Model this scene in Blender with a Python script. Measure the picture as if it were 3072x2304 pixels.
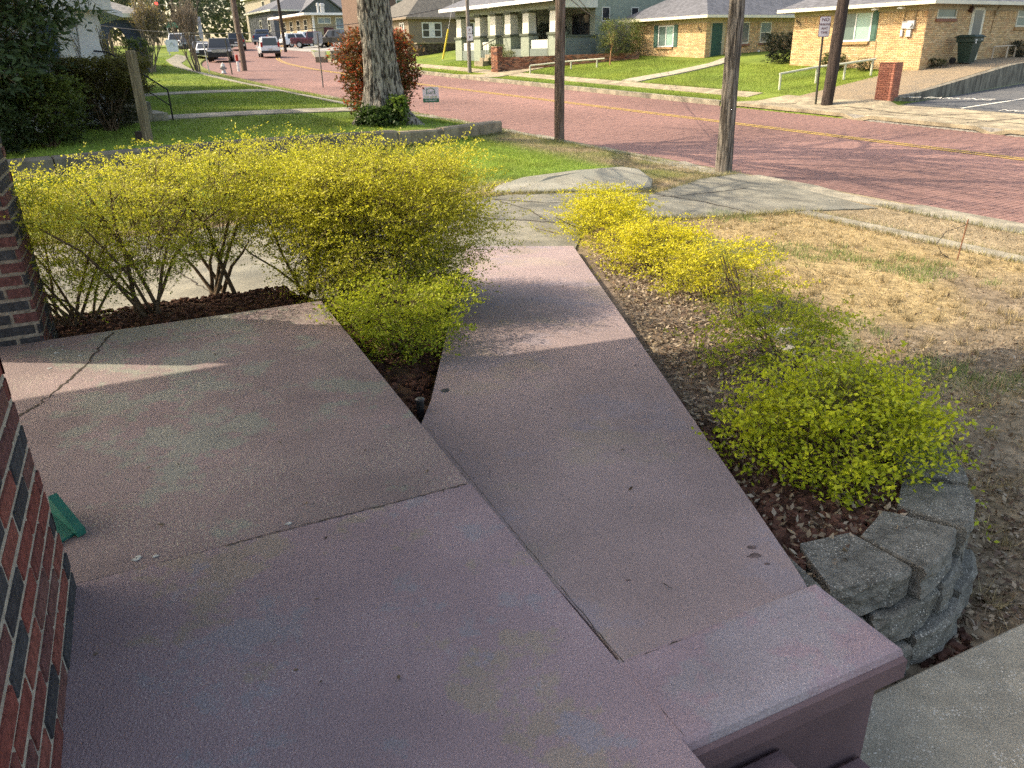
import bpy, bmesh, math, random
import numpy as np
from mathutils import Vector, Matrix

for o in list(bpy.data.objects):
    bpy.data.objects.remove(o)
scene = bpy.context.scene
COL = scene.collection

# ------------------------------------------------------------------ camera
cam_d = bpy.data.cameras.new('camera')
cam_d.sensor_width = 36.0
cam_d.lens = 27.035
cam_d.clip_start = 0.05
cam_d.clip_end = 2000
cam = bpy.data.objects.new('camera', cam_d)
COL.objects.link(cam)
_x = Vector((0.999686, -0.009919, -0.023001))
_yd = Vector((-0.025048, -0.395865, -0.917967))
_f = Vector((0.0, 0.918255, -0.395989))
_m = Matrix((_x, -_yd, -_f)).transposed().to_4x4()
_m.translation = Vector((0, 0, 1.5))
cam.matrix_world = _m
scene.camera = cam

# ------------------------------------------------------------------ light
SUN_TO = Vector((-1.0, 0.13, 0.92)).normalized()
world = bpy.data.worlds.new('World')
scene.world = world
world.use_nodes = True
wn = world.node_tree
wn.nodes.clear()
w_out = wn.nodes.new('ShaderNodeOutputWorld')
w_bg = wn.nodes.new('ShaderNodeBackground')
w_sky = wn.nodes.new('ShaderNodeTexSky')
w_sky.sky_type = 'NISHITA'
w_sky.sun_disc = False
w_sky.sun_elevation = math.asin(SUN_TO.z)
w_sky.sun_rotation = math.atan2(SUN_TO.x, SUN_TO.y)
w_sky.air_density = 1.0
w_sky.dust_density = 3.0
w_sky.ozone_density = 1.0
w_bg.inputs['Strength'].default_value = 0.15
wn.links.new(w_sky.outputs[0], w_bg.inputs[0])
wn.links.new(w_bg.outputs[0], w_out.inputs[0])
sun_d = bpy.data.lights.new('sun', 'SUN')
sun_d.energy = 2.0
sun_d.angle = math.radians(0.55)
sun_d.color = (1.0, 0.955, 0.89)
sun = bpy.data.objects.new('sun', sun_d)
COL.objects.link(sun)
sun.location = (-30, 10, 40)
sun.rotation_euler = (-SUN_TO).to_track_quat('-Z', 'Y').to_euler()
scene.view_settings.view_transform = 'Standard'
scene.view_settings.look = 'None'
scene.view_settings.gamma = 1.0
scene.view_settings.use_curve_mapping = False
scene.view_settings.exposure = 1.62
scene.view_settings.use_white_balance = True
scene.view_settings.white_balance_temperature = 8050
scene.view_settings.white_balance_tint = 10
scene.render.engine = 'CYCLES'
scene.cycles.max_bounces = 5
scene.cycles.diffuse_bounces = 3
scene.cycles.glossy_bounces = 2
scene.cycles.transmission_bounces = 3
scene.cycles.caustics_reflective = False
scene.cycles.caustics_refractive = False
scene.cycles.use_adaptive_sampling = True
scene.cycles.adaptive_threshold = 0.015
scene.cycles.use_denoising = False

# ------------------------------------------------------------------ frames
_AZ = math.radians(33.14)
DH = np.array([-math.sin(_AZ), math.cos(_AZ)])      # along the street
EH = np.array([math.cos(_AZ), math.sin(_AZ)])       # across the street
_PZ = math.radians(24.5)
PA_ = np.array([-math.sin(_PZ), math.cos(_PZ)])     # porch, away from the house
PB_ = np.array([math.cos(_PZ), math.sin(_PZ)])      # porch, to the right


def fW(p):
    return np.asarray(p, float)


def fS(p):      # (t, s, z)
    p = np.asarray(p, float)
    return np.stack([p[..., 0] * EH[0] + p[..., 1] * DH[0], p[..., 0] * EH[1] + p[..., 1] * DH[1], p[..., 2]], -1)


def fP(p):      # (b, a, z)
    p = np.asarray(p, float)
    return np.stack([p[..., 0] * PB_[0] + p[..., 1] * PA_[0], p[..., 0] * PB_[1] + p[..., 1] * PA_[1], p[..., 2]], -1)


def sm(a,b,x):
    x=np.clip((x-a)/(b-a),0,1); return x*x*(3-2*x)
def zr(s):
    s=np.asarray(s,float)
    return np.interp(s,[-60,0,45,84,106,150,500],[-3.465,-1.227,.452,1.57,2.6,4.2,9.])
def dl(s):
    s=np.asarray(s,float)
    return .0035*(np.clip(s,35,85)-35)**2+.35*np.maximum(s-85,0)
def swl(t):
    return np.interp(t,[-6,1,4,7.3,9.3,11.6],[15.6,15.9,16.2,16.5,17.0,17.9])
def bed_edge(y):
    return np.interp(y,[1.9,2.15,2.4,2.7,3.0,4.0,5.0,6.0,7.0,8.2,9],[1.0,1.12,1.48,1.70,1.82,1.98,1.9,1.75,1.45,.95,.6])
def zt(x,y):
    x=np.asarray(x,float); y=np.asarray(y,float)
    s=x*DH[0]+y*DH[1]; t=x*EH[0]+y*EH[1]
    t=t-dl(s); r=zr(s)
    yard=-.60+.018*(s-3)
    near=yard+(r+.10-yard)*sm(3.5,11.5,t)
    near=near+.33*sm(swl(t)-.05,swl(t)+.12,s)*(1-sm(9.5,12,t))+(.012*np.clip(s-15.5,0,60))*(1-sm(6,12,t))
    # raised bed right of the ramp
    zb=np.interp(y,[2,3,5,7,8.5],[-.2,-.22,-.36,-.5,-.56])
    be=bed_edge(y); wd=np.interp(y,[3.0,4.2],[.12,.55])
    k=(1-sm(-.5*wd,.5*wd,x-be))*sm(2.08,2.2,y)*(1-sm(7.5,8.6,y))*sm(-.6,-.4,x)
    near=near*(1-k)+np.maximum(zb,near)*k
    # mulch bed behind the landing and in the wedge
    a=x*PA_[0]+y*PA_[1]; b=x*PB_[0]+y*PB_[1]
    k=sm(4.6,5.0,a)*(1-sm(6.1,6.5,a))*sm(-4.5,-4.,b)*(1-sm(.9,1.3,b))
    near=near*(1-k)+(-.16)*k
    k=sm(.8,.95,b)*(1-sm(-.5,-.38,x))*sm(2.6,2.9,a)*(1-sm(5.7,6.6,a))
    near=near*(1-k)+(-.2-.05*np.clip(a-3,0,4))*k
    far=r+.13+.122*np.clip(t-24,0,9)+.03*np.clip(t-33,0,60)
    lot=r+.13+.045*np.clip(t-24,0,60)
    kl=1-sm(15.55,15.75,s)
    far=far*(1-kl)+lot*kl
    return np.where(t<12.2,near,np.where(t<22.75,r,far))


def zts(t, s):
    p = fS(np.array([t, s, 0.0]))
    return float(zt(p[0], p[1]))


# ------------------------------------------------------------------ materials
MATS = {}


def mat(name, col=(.5, .5, .5), rough=.85, var=.2, sc=5., bump=.15, bsc=60., spec=.25, col2=None, k2=(.45, .65),
        sc2=1.5, metal=0., vc=False, coat=0., stretch=None, speck=None, transl=0., col3=None, k3=(.55, .62), sc3=2.2, grain=0., det2=4.):
    if name in MATS:
        return MATS[name]
    m = bpy.data.materials.new(name)
    m.use_nodes = True
    nt = m.node_tree
    N, L = nt.nodes, nt.links
    bs = N['Principled BSDF']
    geo = N.new('ShaderNodeNewGeometry')
    pos = geo.outputs['Position']
    if stretch:
        mp = N.new('ShaderNodeMapping')
        mp.inputs['Scale'].default_value = stretch
        L.new(pos, mp.inputs[0])
        pos = mp.outputs[0]

    def noise(scale, det=3., rough_=.6):
        n = N.new('ShaderNodeTexNoise')
        n.inputs['Scale'].default_value = scale
        n.inputs['Detail'].default_value = det
        n.inputs['Roughness'].default_value = rough_
        L.new(pos, n.inputs['Vector'])
        return n.outputs['Fac']

    def mix(fac, a, b, mode='MIX'):
        x = N.new('ShaderNodeMix')
        x.data_type = 'RGBA'
        x.blend_type = mode
        if isinstance(fac, (int, float)):
            x.inputs[0].default_value = fac
        else:
            L.new(fac, x.inputs[0])
        for i, c in ((6, a), (7, b)):
            if isinstance(c, tuple):
                x.inputs[i].default_value = (*c[:3], 1)
            else:
                L.new(c, x.inputs[i])
        return x.outputs[2]

    def ramp(f, lo, hi, a=0., b=1.):
        r = N.new('ShaderNodeMapRange')
        r.interpolation_type = 'SMOOTHSTEP'
        r.inputs[1].default_value = lo
        r.inputs[2].default_value = hi
        r.inputs[3].default_value = a
        r.inputs[4].default_value = b
        L.new(f, r.inputs[0])
        return r.outputs[0]

    if vc:
        at = N.new('ShaderNodeAttribute')
        at.attribute_name = 'Col'
        base = at.outputs['Color']
    else:
        base = tuple(col)
    if col2 is not None:
        base = mix(ramp(noise(sc2, det2, .72), k2[0], k2[1]), base, tuple(col2))
    if col3 is not None:
        base = mix(ramp(noise(sc3, det2, .72), k3[0], k3[1]), base, tuple(col3))
    if grain > 0:
        f = ramp(noise(190., 2., .8), .3, .7, 1 - grain, 1 + grain)
        cb = N.new('ShaderNodeCombineColor')
        for i in range(3):
            L.new(f, cb.inputs[i])
        base = mix(1.0, base, cb.outputs[0], 'MULTIPLY')
    if var > 0:
        f = ramp(noise(sc), .3, .7, 1 - var, 1 + var)
        cb = N.new('ShaderNodeCombineColor')
        for i in range(3):
            L.new(f, cb.inputs[i])
        base = mix(1.0, base, cb.outputs[0], 'MULTIPLY')
    if speck:
        v = N.new('ShaderNodeTexVoronoi')
        v.inputs['Scale'].default_value = speck[0]
        L.new(pos, v.inputs['Vector'])
        sel = ramp(v.outputs['Distance'], speck[1], speck[1] + .05, 1., 0.)
        big = ramp(noise(speck[3] if len(speck) > 3 else 3.), .42, .62)
        mm = N.new('ShaderNodeMath')
        mm.operation = 'MULTIPLY'
        L.new(sel, mm.inputs[0])
        L.new(big, mm.inputs[1])
        base = mix(mm.outputs[0], base, tuple(speck[2]))
    if isinstance(base, tuple):
        bs.inputs['Base Color'].default_value = (*base, 1)
    else:
        L.new(base, bs.inputs['Base Color'])
    bs.inputs['Roughness'].default_value = rough
    bs.inputs['Metallic'].default_value = metal
    bs.inputs['Specular IOR Level'].default_value = spec
    if coat:
        bs.inputs['Coat Weight'].default_value = coat
    if bump > 0:
        b = N.new('ShaderNodeBump')
        b.inputs['Strength'].default_value = bump
        b.inputs['Distance'].default_value = .02
        L.new(noise(bsc, 2., .7), b.inputs['Height'])
        L.new(b.outputs[0], bs.inputs['Normal'])
    if transl > 0:
        tr = N.new('ShaderNodeBsdfTranslucent')
        if isinstance(base, tuple):
            tr.inputs[0].default_value = (*base, 1)
        else:
            L.new(base, tr.inputs[0])
        mx = N.new('ShaderNodeMixShader')
        mx.inputs[0].default_value = transl
        L.new(bs.outputs[0], mx.inputs[1])
        L.new(tr.outputs[0], mx.inputs[2])
        L.new(mx.outputs[0], N['Material Output'].inputs[0])
    MATS[name] = m
    return m


def lines_mat(name, col, dark, period, width=.12, axis=2, rough=.8, var=.15, bump=.3):
    """lap siding / shingle courses: narrow joints every period metres of height"""
    if name in MATS:
        return MATS[name]
    m = mat(name, col, rough, var, 4., 0.)
    nt = m.node_tree
    N, L = nt.nodes, nt.links
    bs = N['Principled BSDF']
    geo = N.new('ShaderNodeNewGeometry')
    sep = N.new('ShaderNodeSeparateXYZ')
    L.new(geo.outputs['Position'], sep.inputs[0])
    d = N.new('ShaderNodeMath')
    d.operation = 'DIVIDE'
    d.inputs[1].default_value = period
    L.new(sep.outputs[axis], d.inputs[0])
    fr = N.new('ShaderNodeMath')
    fr.operation = 'FRACT'
    L.new(d.outputs[0], fr.inputs[0])
    b = N.new('ShaderNodeBump')
    b.inputs['Strength'].default_value = bump
    b.inputs['Distance'].default_value = .05
    L.new(fr.outputs[0], b.inputs['Height'])
    L.new(b.outputs[0], bs.inputs['Normal'])
    lt = N.new('ShaderNodeMath')
    lt.operation = 'LESS_THAN'
    lt.inputs[1].default_value = width
    L.new(fr.outputs[0], lt.inputs[0])
    x = N.new('ShaderNodeMix')
    x.data_type = 'RGBA'
    L.new(lt.outputs[0], x.inputs[0])
    src = bs.inputs['Base Color'].links[0].from_socket if bs.inputs['Base Color'].links else None
    if src:
        L.new(src, x.inputs[6])
    else:
        x.inputs[6].default_value = (*col, 1)
    x.inputs[7].default_value = (*dark, 1)
    L.new(x.outputs[2], bs.inputs['Base Color'])
    return m


def glass_mat(name, col, rough=.06):
    return mat(name, col, rough, .1, 1.5, 0., spec=.6)


M_LEAF = mat('leaf_mat', vc=True, rough=.5, var=.12, sc=40., bump=0., spec=.3, transl=.45)
M_DRYLEAF = mat('dry_leaf_mat', vc=True, rough=.8, var=.1, sc=40., bump=0., spec=.15, transl=.1)
M_GRASS = mat('grass_mat', vc=True, rough=.6, var=.1, sc=10., bump=0., spec=.2, transl=.3)
M_BRICKVC = mat('brick_coloured', vc=True, rough=.9, var=.22, sc=45., bump=.5, bsc=160., spec=.15)
M_WOODSTEM = mat('stem_bark', (.12, .085, .055), .9, .3, 30., .3, 90.)
M_WHITE = mat('white_paint', (.72, .72, .69), .55, .08, 3., .03, 30.)
M_CREAM = mat('cream_paint', (.70, .66, .52), .6, .08, 3., .03, 30.)
M_TAN = mat('tan_trim', (.42, .36, .24), .7, .08, 3., .03, 30.)
M_BLACK = mat('black_metal', (.015, .015, .016), .45, .1, 9., .05, 60., spec=.4)
M_STEEL = mat('galvanised_steel', (.42, .43, .43), .45, .15, 12., .05, 60., metal=.7)
M_DARKGLASS = glass_mat('dark_glass', (.022, .026, .03))
M_GREYGLASS = glass_mat('grey_glass', (.13, .15, .15), .1)
M_TEALGLASS = glass_mat('teal_blind_glass', (.30, .46, .40), .12)
M_TEALDARK = glass_mat('teal_screen_glass', (.13, .19, .17), .2)
M_RUBBER = mat('tyre_rubber', (.018, .018, .018), .8, .1, 20., .1, 60.)
M_RIM = mat('wheel_rim', (.45, .46, .47), .3, .05, 9., 0., metal=.8)


# ------------------------------------------------------------------ mesh tools
ORIG = {}


def link_mesh(name, V, F, m, parent=None, col=None, smooth=False, loops=None):
    """V (n,3) world coordinates (or local when the parent sits at the origin); F list of faces or (m,k) array"""
    V = np.asarray(V, np.float64)
    if parent is not None:
        V = V - ORIG.get(parent.name, np.zeros(3))
    me = bpy.data.meshes.new(name)
    if isinstance(F, np.ndarray):
        nf, k = F.shape
        me.vertices.add(len(V))
        me.vertices.foreach_set('co', V.astype(np.float32).ravel())
        me.loops.add(nf * k)
        me.loops.foreach_set('vertex_index', F.astype(np.int32).ravel())
        me.polygons.add(nf)
        me.polygons.foreach_set('loop_start', np.arange(0, nf * k, k, dtype=np.int32))
        me.update(calc_edges=True)
    else:
        me.from_pydata([tuple(v) for v in V], [], F)
        me.update()
    if col is not None:
        at = me.color_attributes.new('Col', 'FLOAT_COLOR', 'POINT')
        c = np.ones((len(V), 4), np.float32)
        c[:, :3] = col
        at.data.foreach_set('color', c.ravel())
    me.polygons.foreach_set('use_smooth', np.full(len(me.polygons), bool(smooth)))
    me.materials.append(m)
    o = bpy.data.objects.new(name, me)
    COL.objects.link(o)
    if parent is not None:
        o.parent = parent
        ORIG[o.name] = ORIG.get(parent.name, np.zeros(3))
    else:
        ORIG[o.name] = np.zeros(3)
    return o


def tag(o, label=None, cat=None, group=None, kind=None):
    if label:
        o['label'] = label
    if cat:
        o['category'] = cat
    if group:
        o['group'] = group
    if kind:
        o['kind'] = kind
    return o


def thing(name, label, cat, loc=(0, 0, 0), group=None, rotz=0.):
    o = bpy.data.objects.new(name, None)
    o.empty_display_size = .1
    COL.objects.link(o)
    o.location = loc
    o.rotation_euler = (0, 0, rotz)
    ORIG[o.name] = np.array(loc, float)
    return tag(o, label, cat, group)


class MB:
    def __init__(self, fr=fW):
        self.v, self.f, self.fr = [], [], fr

    def add(self, vs, fs):
        n = len(self.v)
        self.v += [tuple(p) for p in self.fr(np.array(vs, float))]
        self.f += [tuple(i + n for i in f) for f in fs]
        return self

    def box(self, x0, x1, y0, y1, z0, z1):
        return self.add([(x0, y0, z0), (x1, y0, z0), (x1, y1, z0), (x0, y1, z0), (x0, y0, z1), (x1, y0, z1), (x1, y1, z1), (x0, y1, z1)],
                        [(0, 3, 2, 1), (4, 5, 6, 7), (0, 1, 5, 4), (1, 2, 6, 5), (2, 3, 7, 6), (3, 0, 4, 7)])

    def bbox(self, x0, x1, y0, y1, z0, z1, b=.01):
        """box with chamfered top edges"""
        return self.frus([(x0, y0), (x1, y0), (x1, y1), (x0, y1)], [(z0, 0), (z1 - b, 0), (z1, b)])

    def frus(self, poly, levels):
        """stack of inset copies of a polygon: levels (z, inset)"""
        P = np.array(poly, float)
        n = len(P)
        area = sum(P[i][0] * P[(i + 1) % n][1] - P[(i + 1) % n][0] * P[i][1] for i in range(n))
        if area < 0:
            P = P[::-1]
        vs = []
        for z, ins in levels:
            for i in range(n):
                a, b, c = P[i - 1], P[i], P[(i + 1) % n]
                d1 = (b - a) / (np.linalg.norm(b - a) + 1e-9)
                d2 = (c - b) / (np.linalg.norm(c - b) + 1e-9)
                n1 = np.array([-d1[1], d1[0]])
                n2 = np.array([-d2[1], d2[0]])
                q = n1 + n2
                q = q / max(.35, 1 + n1 @ n2)
                p = b + q * ins
                vs.append((p[0], p[1], z))
        fs = [tuple(range(n))[::-1], tuple(range((len(levels) - 1) * n, len(levels) * n))]
        for k in range(len(levels) - 1):
            for i in range(n):
                j = (i + 1) % n
                fs.append((k * n + i, k * n + j, (k + 1) * n + j, (k + 1) * n + i))
        return self.add(vs, fs)

    def prism(self, poly, z0, z1):
        return self.frus(poly, [(z0, 0), (z1, 0)])

    def tube(self, pts, r, n=8, cap=True):
        pts = self.fr(np.array(pts, float))
        m = len(pts)
        rr = np.broadcast_to(np.asarray(r, float), (m,)) if np.ndim(r) == 0 else np.interp(np.linspace(0, 1, m), np.linspace(0, 1, len(r)), r)
        T = np.gradient(pts, axis=0)
        T /= np.linalg.norm(T, axis=1)[:, None] + 1e-9
        up = np.array([0, 0, 1.]) if abs(T[0][2]) < .9 else np.array([1., 0, 0])
        vs, fs = [], []
        x = np.cross(up, T[0])
        for i in range(m):
            x = x - T[i] * (x @ T[i])
            x /= np.linalg.norm(x) + 1e-9
            y = np.cross(T[i], x)
            for k in range(n):
                a = 2 * math.pi * k / n
                vs.append(pts[i] + (x * math.cos(a) + y * math.sin(a)) * rr[i])
        for i in range(m - 1):
            for k in range(n):
                j = (k + 1) % n
                fs.append((i * n + k, i * n + j, (i + 1) * n + j, (i + 1) * n + k))
        if cap:
            fs += [tuple(range(n))[::-1], tuple(range((m - 1) * n, m * n))]
        o = len(self.v)
        self.v += [tuple(p) for p in vs]
        self.f += [tuple(i + o for i in f) for f in fs]
        return self

    def lathe(self, prof, c, n=16):
        vs, fs = [], []
        for r, z in prof:
            for k in range(n):
                a = 2 * math.pi * k / n
                vs.append((c[0] + r * math.cos(a), c[1] + r * math.sin(a), c[2] + z))
        m = len(prof)
        for i in range(m - 1):
            for k in range(n):
                j = (k + 1) % n
                fs.append((i * n + k, i * n + j, (i + 1) * n + j, (i + 1) * n + k))
        fs += [tuple(range(n))[::-1], tuple(range((m - 1) * n, m * n))]
        return self.add(vs, fs)

    def obj(self, name, m, parent=None, smooth=False, col=None):
        return link_mesh(name, np.array(self.v), self.f, m, parent, col, smooth)


def copy_tree(o, parent=None):
    c = o.copy()
    COL.objects.link(c)
    c.parent = parent
    ORIG[c.name] = ORIG.get(o.name, np.zeros(3))
    for ch in list(o.children):
        copy_tree(ch, c)
    return c


def text_part(name, s, size, m, parent, org, xdir, ydir, align='CENTER', extrude=.002):
    cu = bpy.data.curves.new(name, 'FONT')
    cu.body = s
    cu.size = size
    cu.align_x = align
    cu.extrude = extrude
    cu.resolution_u = 3
    to = bpy.data.objects.new(name + '_tmp', cu)
    COL.objects.link(to)
    bpy.context.view_layer.update()
    dg = bpy.context.evaluated_depsgraph_get()
    me = bpy.data.meshes.new_from_object(to.evaluated_get(dg))
    bpy.data.objects.remove(to)
    V = np.array([v.co[:] for v in me.vertices])
    F = [tuple(p.vertices) for p in me.polygons]
    bpy.data.meshes.remove(me)
    x = np.array(xdir, float)
    y = np.array(ydir, float)
    z = np.cross(x / np.linalg.norm(x), y / np.linalg.norm(y))
    W = np.array(org, float) + V[:, :1] * x + V[:, 1:2] * y + V[:, 2:3] * z
    return link_mesh(name, W, F, m, parent)


def vnoise(P, scale, seed=0):
    """smooth value noise, numpy, 3-D points"""
    rs = np.random.RandomState(seed)
    tab = rs.rand(4096)
    Q = P * scale
    I = np.floor(Q).astype(int)
    Fr = Q - I
    Fr = Fr * Fr * (3 - 2 * Fr)
    out = 0
    for dx in (0, 1):
        for dy in (0, 1):
            for dz in (0, 1):
                h = (I[:, 0] + dx) * 73856093 ^ (I[:, 1] + dy) * 19349663 ^ (I[:, 2] + dz) * 83492791
                w = (Fr[:, 0] if dx else 1 - Fr[:, 0]) * (Fr[:, 1] if dy else 1 - Fr[:, 1]) * (Fr[:, 2] if dz else 1 - Fr[:, 2])
                out = out + w * tab[h & 4095]
    return out


def leaf_quads(P, D, size, rs, flat=.5, wid=.55):
    """diamond leaves at P pointing roughly along D"""
    n = len(P)
    d = D + rs.normal(0, .55, (n, 3))
    d /= np.linalg.norm(d, axis=1)[:, None] + 1e-9
    up = np.array([0, 0, 1.]) * flat + rs.normal(0, 1 - flat * .6, (n, 3))
    w = np.cross(d, up)
    w /= np.linalg.norm(w, axis=1)[:, None] + 1e-9
    sz = size * rs.uniform(.6, 1.35, (n, 1))
    V = np.stack([P, P + d * sz * .45 + w * sz * wid * .5, P + d * sz, P + d * sz * .45 - w * sz * wid * .5], 1).reshape(-1, 3)
    return V, np.arange(4 * n).reshape(-1, 4)


def blades(P, h, w, rs, lean=.5):
    n = len(P)
    a = rs.uniform(0, 2 * np.pi, n)
    side = np.stack([np.cos(a), np.sin(a), np.zeros(n)], 1)
    hh = h * rs.uniform(.45, 1.3, (n, 1))
    la = rs.uniform(0, 2 * np.pi, n)
    ln = np.stack([np.cos(la), np.sin(la), np.zeros(n)], 1) * (rs.rand(n, 1) * lean) * hh
    V = np.stack([P - side * w * .5, P + side * w * .5, P + ln + np.array([0, 0, 1.]) * hh], 1).reshape(-1, 3)
    return V, np.arange(3 * n).reshape(-1, 3)


def brick_boxes(O, U, UP, Nn, W, H, rs, L=.2, h=.057, j=.01, depth=.03, openings=(), palette=None, soldier=0., jit=.0015):
    """running-bond bricks on the rectangle O + u*U + v*UP, standing proud along Nn. returns V,F,C"""
    O, U, UP, Nn = [np.array(q, float) for q in (O, U, UP, Nn)]
    B = []
    pit = h + j
    rows = int((H - soldier) / pit)
    for r in range(rows):
        z0 = r * pit + j * .5
        x = -((r % 2) * (L + j) * .5)
        while x < W:
            x0, x1 = max(x, 0) + j * .5, min(x + L + j, W) - j * .5
            x += L + j
            segs = [(x0, x1)]
            for (a, b, c, d) in openings:
                if z0 + h > c and z0 < d:
                    ns = []
                    for s0, s1 in segs:
                        if s1 <= a or s0 >= b:
                            ns.append((s0, s1))
                        else:
                            if s0 < a - .02:
                                ns.append((s0, a))
                            if s1 > b + .02:
                                ns.append((b, s1))
                    segs = ns
            for s0, s1 in segs:
                if s1 - s0 > .025:
                    B.append((s0, s1, z0, z0 + h))
    if soldier > 0:
        x = 0
        while x < W - h:
            B.append((x + j * .5, x + h + j * .5, rows * pit + j * .5, rows * pit + soldier - j))
            x += h + j
        B = [b for b in B if not any(b[2] >= rows * pit and b[1] > a and b[0] < bb and d > b[2] + .05 for (a, bb, c, d) in openings)]
    B = np.array(B)
    n = len(B)
    dd = depth + rs.normal(0, jit, n)
    k = np.zeros((n, 8, 3))
    for i, (u, v, w) in enumerate([(0, 2, 0), (1, 2, 0), (1, 3, 0), (0, 3, 0), (0, 2, 1), (1, 2, 1), (1, 3, 1), (0, 3, 1)]):
        k[:, i] = O + B[:, u, None] * U + B[:, v, None] * UP + (dd[:, None] * Nn if w else 0)
    F = np.array([(4, 5, 6, 7), (0, 1, 5, 4), (1, 2, 6, 5), (2, 3, 7, 6), (3, 0, 4, 7)])
    F = (np.arange(n)[:, None, None] * 8 + F[None]).reshape(-1, 4)
    pal = np.array(palette)
    C = pal[rs.randint(0, len(pal), n)] * rs.uniform(.82, 1.18, (n, 1))
    return k.reshape(-1, 3), F, np.repeat(C, 8, 0)


def merge(parts):
    V, F, C, o = [], [], [], 0
    for v, f, c in parts:
        V.append(v)
        F.append(f + o)
        C.append(c)
        o += len(v)
    return np.concatenate(V), np.concatenate(F), np.concatenate(C)


# ================================================================== SETTING
rs0 = np.random.RandomState(7)


def in_bed(x, y):
    return (x < bed_edge(y) + .1) & (x > .6) & (y > 2.0) & (y < 8.4)


def zone_col(x, y):
    s = x * DH[0] + y * DH[1]
    t = x * EH[0] + y * EH[1] - dl(s)
    P = np.stack([x, y, x * 0], 1)
    n1 = vnoise(P, .55, 1)[:, None]
    n2 = vnoise(P, 1.7, 2)[:, None]
    n3 = vnoise(P, 5., 3)[:, None]
    green = np.array([.108, .160, .034]) * (.75 + .5 * n2) + np.array([.05, .04, .0]) * n1
    c = green
    straw = np.array([.315, .24, .125]) * (.8 + .4 * n3)
    dirt = np.array([.145, .112, .085]) * (.7 + .6 * n3)
    greyst = np.array([.27, .215, .135]) * (.75 + .5 * n3)
    # our dry yard
    yard = ((s < 10.6) & (t < 12.3))[:, None]
    kd = sm(.35, .62, n1 * .6 + n2 * .4 + .28 * (1 - sm(4.2, 6.0, t - .15 * (s - 4)))[:, None] - .12)
    kgr = sm(.50, .62, vnoise(P, .9, 9)[:, None] * .7 + n3 * .3) * (sm(4., 4.8, t) * (1 - sm(6.3, 7.6, t)) * sm(1.0, 2.4, s) * (1 - sm(6.2, 7.2, s)) * sm(4.6, 5.3, y))[:, None]
    yc = straw * (1 - kd) + (dirt * .55 + greyst * .45) * kd
    yc = yc * (1 - .75 * kgr) + np.array([.15, .19, .075]) * .75 * kgr
    yc = np.where((t > 10.1)[:, None], greyst, yc)
    c = np.where(yard, yc, c)
    # lawn past the driveway: straw next to the concrete and along the kerb
    mid = ((s >= 10.6) & (s < 18.) & (t < 12.3))[:, None]
    ks = np.maximum((1 - sm(10.6, 11.5, s - .06 * t))[:, None], sm(10.0, 11.0, t)[:, None]) * (.4 + .9 * n2)
    ks = np.clip(ks, 0, 1)
    c = np.where(mid, green * 1.25 * (1 - ks) + (greyst * .8 + dirt * .2) * ks, c)
    # verge far up the road
    c = np.where(((t > 11.2) & (t < 12.3) & (s > 18))[:, None], green * .7 + greyst * .3, c)
    bed = ((x > -6) & (x < 0) & (y > 3) & (y < 7.2)) | in_bed(x, y)
    c = np.where(bed[:, None], np.where((x > .5)[:, None] & (y > 3.6)[:, None], np.array([.135, .105, .078]), np.array([.075, .048, .034])) * (.6 + .8 * n3), c)
    c = np.where(((s < 15.55) & (t > 22.7))[:, None], np.array([.2, .19, .17]), c)
    return c


def axis_pts(*segs):
    out = []
    for a, b, d in segs:
        out += list(np.arange(a, b - 1e-6, d))
    return np.array(out + [segs[-1][1]])


ga_t = axis_pts((-260, -40, 20), (-40, -10, 2), (-10, 12.1, .2), (12.1, 12.19, .045), (12.21, 22.7, 1.5), (22.74, 22.76, .02), (22.8, 36, .4), (36, 80, 2), (80, 400, 20))
ga_s = axis_pts((-80, -8, 4), (-8, 22, .2), (22, 60, .6), (60, 150, 2.5), (150, 600, 25))
TT, SS = np.meshgrid(ga_t, ga_s)
tw = TT + dl(SS)
GX = tw * EH[0] + SS * DH[0]
GY = tw * EH[1] + SS * DH[1]
GZ = zt(GX.ravel(), GY.ravel()).reshape(GX.shape)
GZ = np.where((TT > 12.2) & (TT < 22.75), GZ - .3, GZ)
GZ = GZ + (rs0.rand(*GZ.shape) - .5) * np.where((TT < 12) & (SS < 10) & (SS > -8), .018, .0)
V = np.stack([GX.ravel(), GY.ravel(), GZ.ravel()], 1)
nr, nc = GX.shape
I = np.arange(nr * nc).reshape(nr, nc)
F = np.stack([I[:-1, :-1].ravel(), I[:-1, 1:].ravel(), I[1:, 1:].ravel(), I[1:, :-1].ravel()], 1)
M_GROUND = mat('ground_soil_grass', vc=True, rough=.95, var=.3, sc=14., bump=.5, bsc=45., spec=.1)
ground = tag(link_mesh('ground', V, F, M_GROUND, None, zone_col(V[:, 0], V[:, 1]), True), kind='structure')


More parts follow.
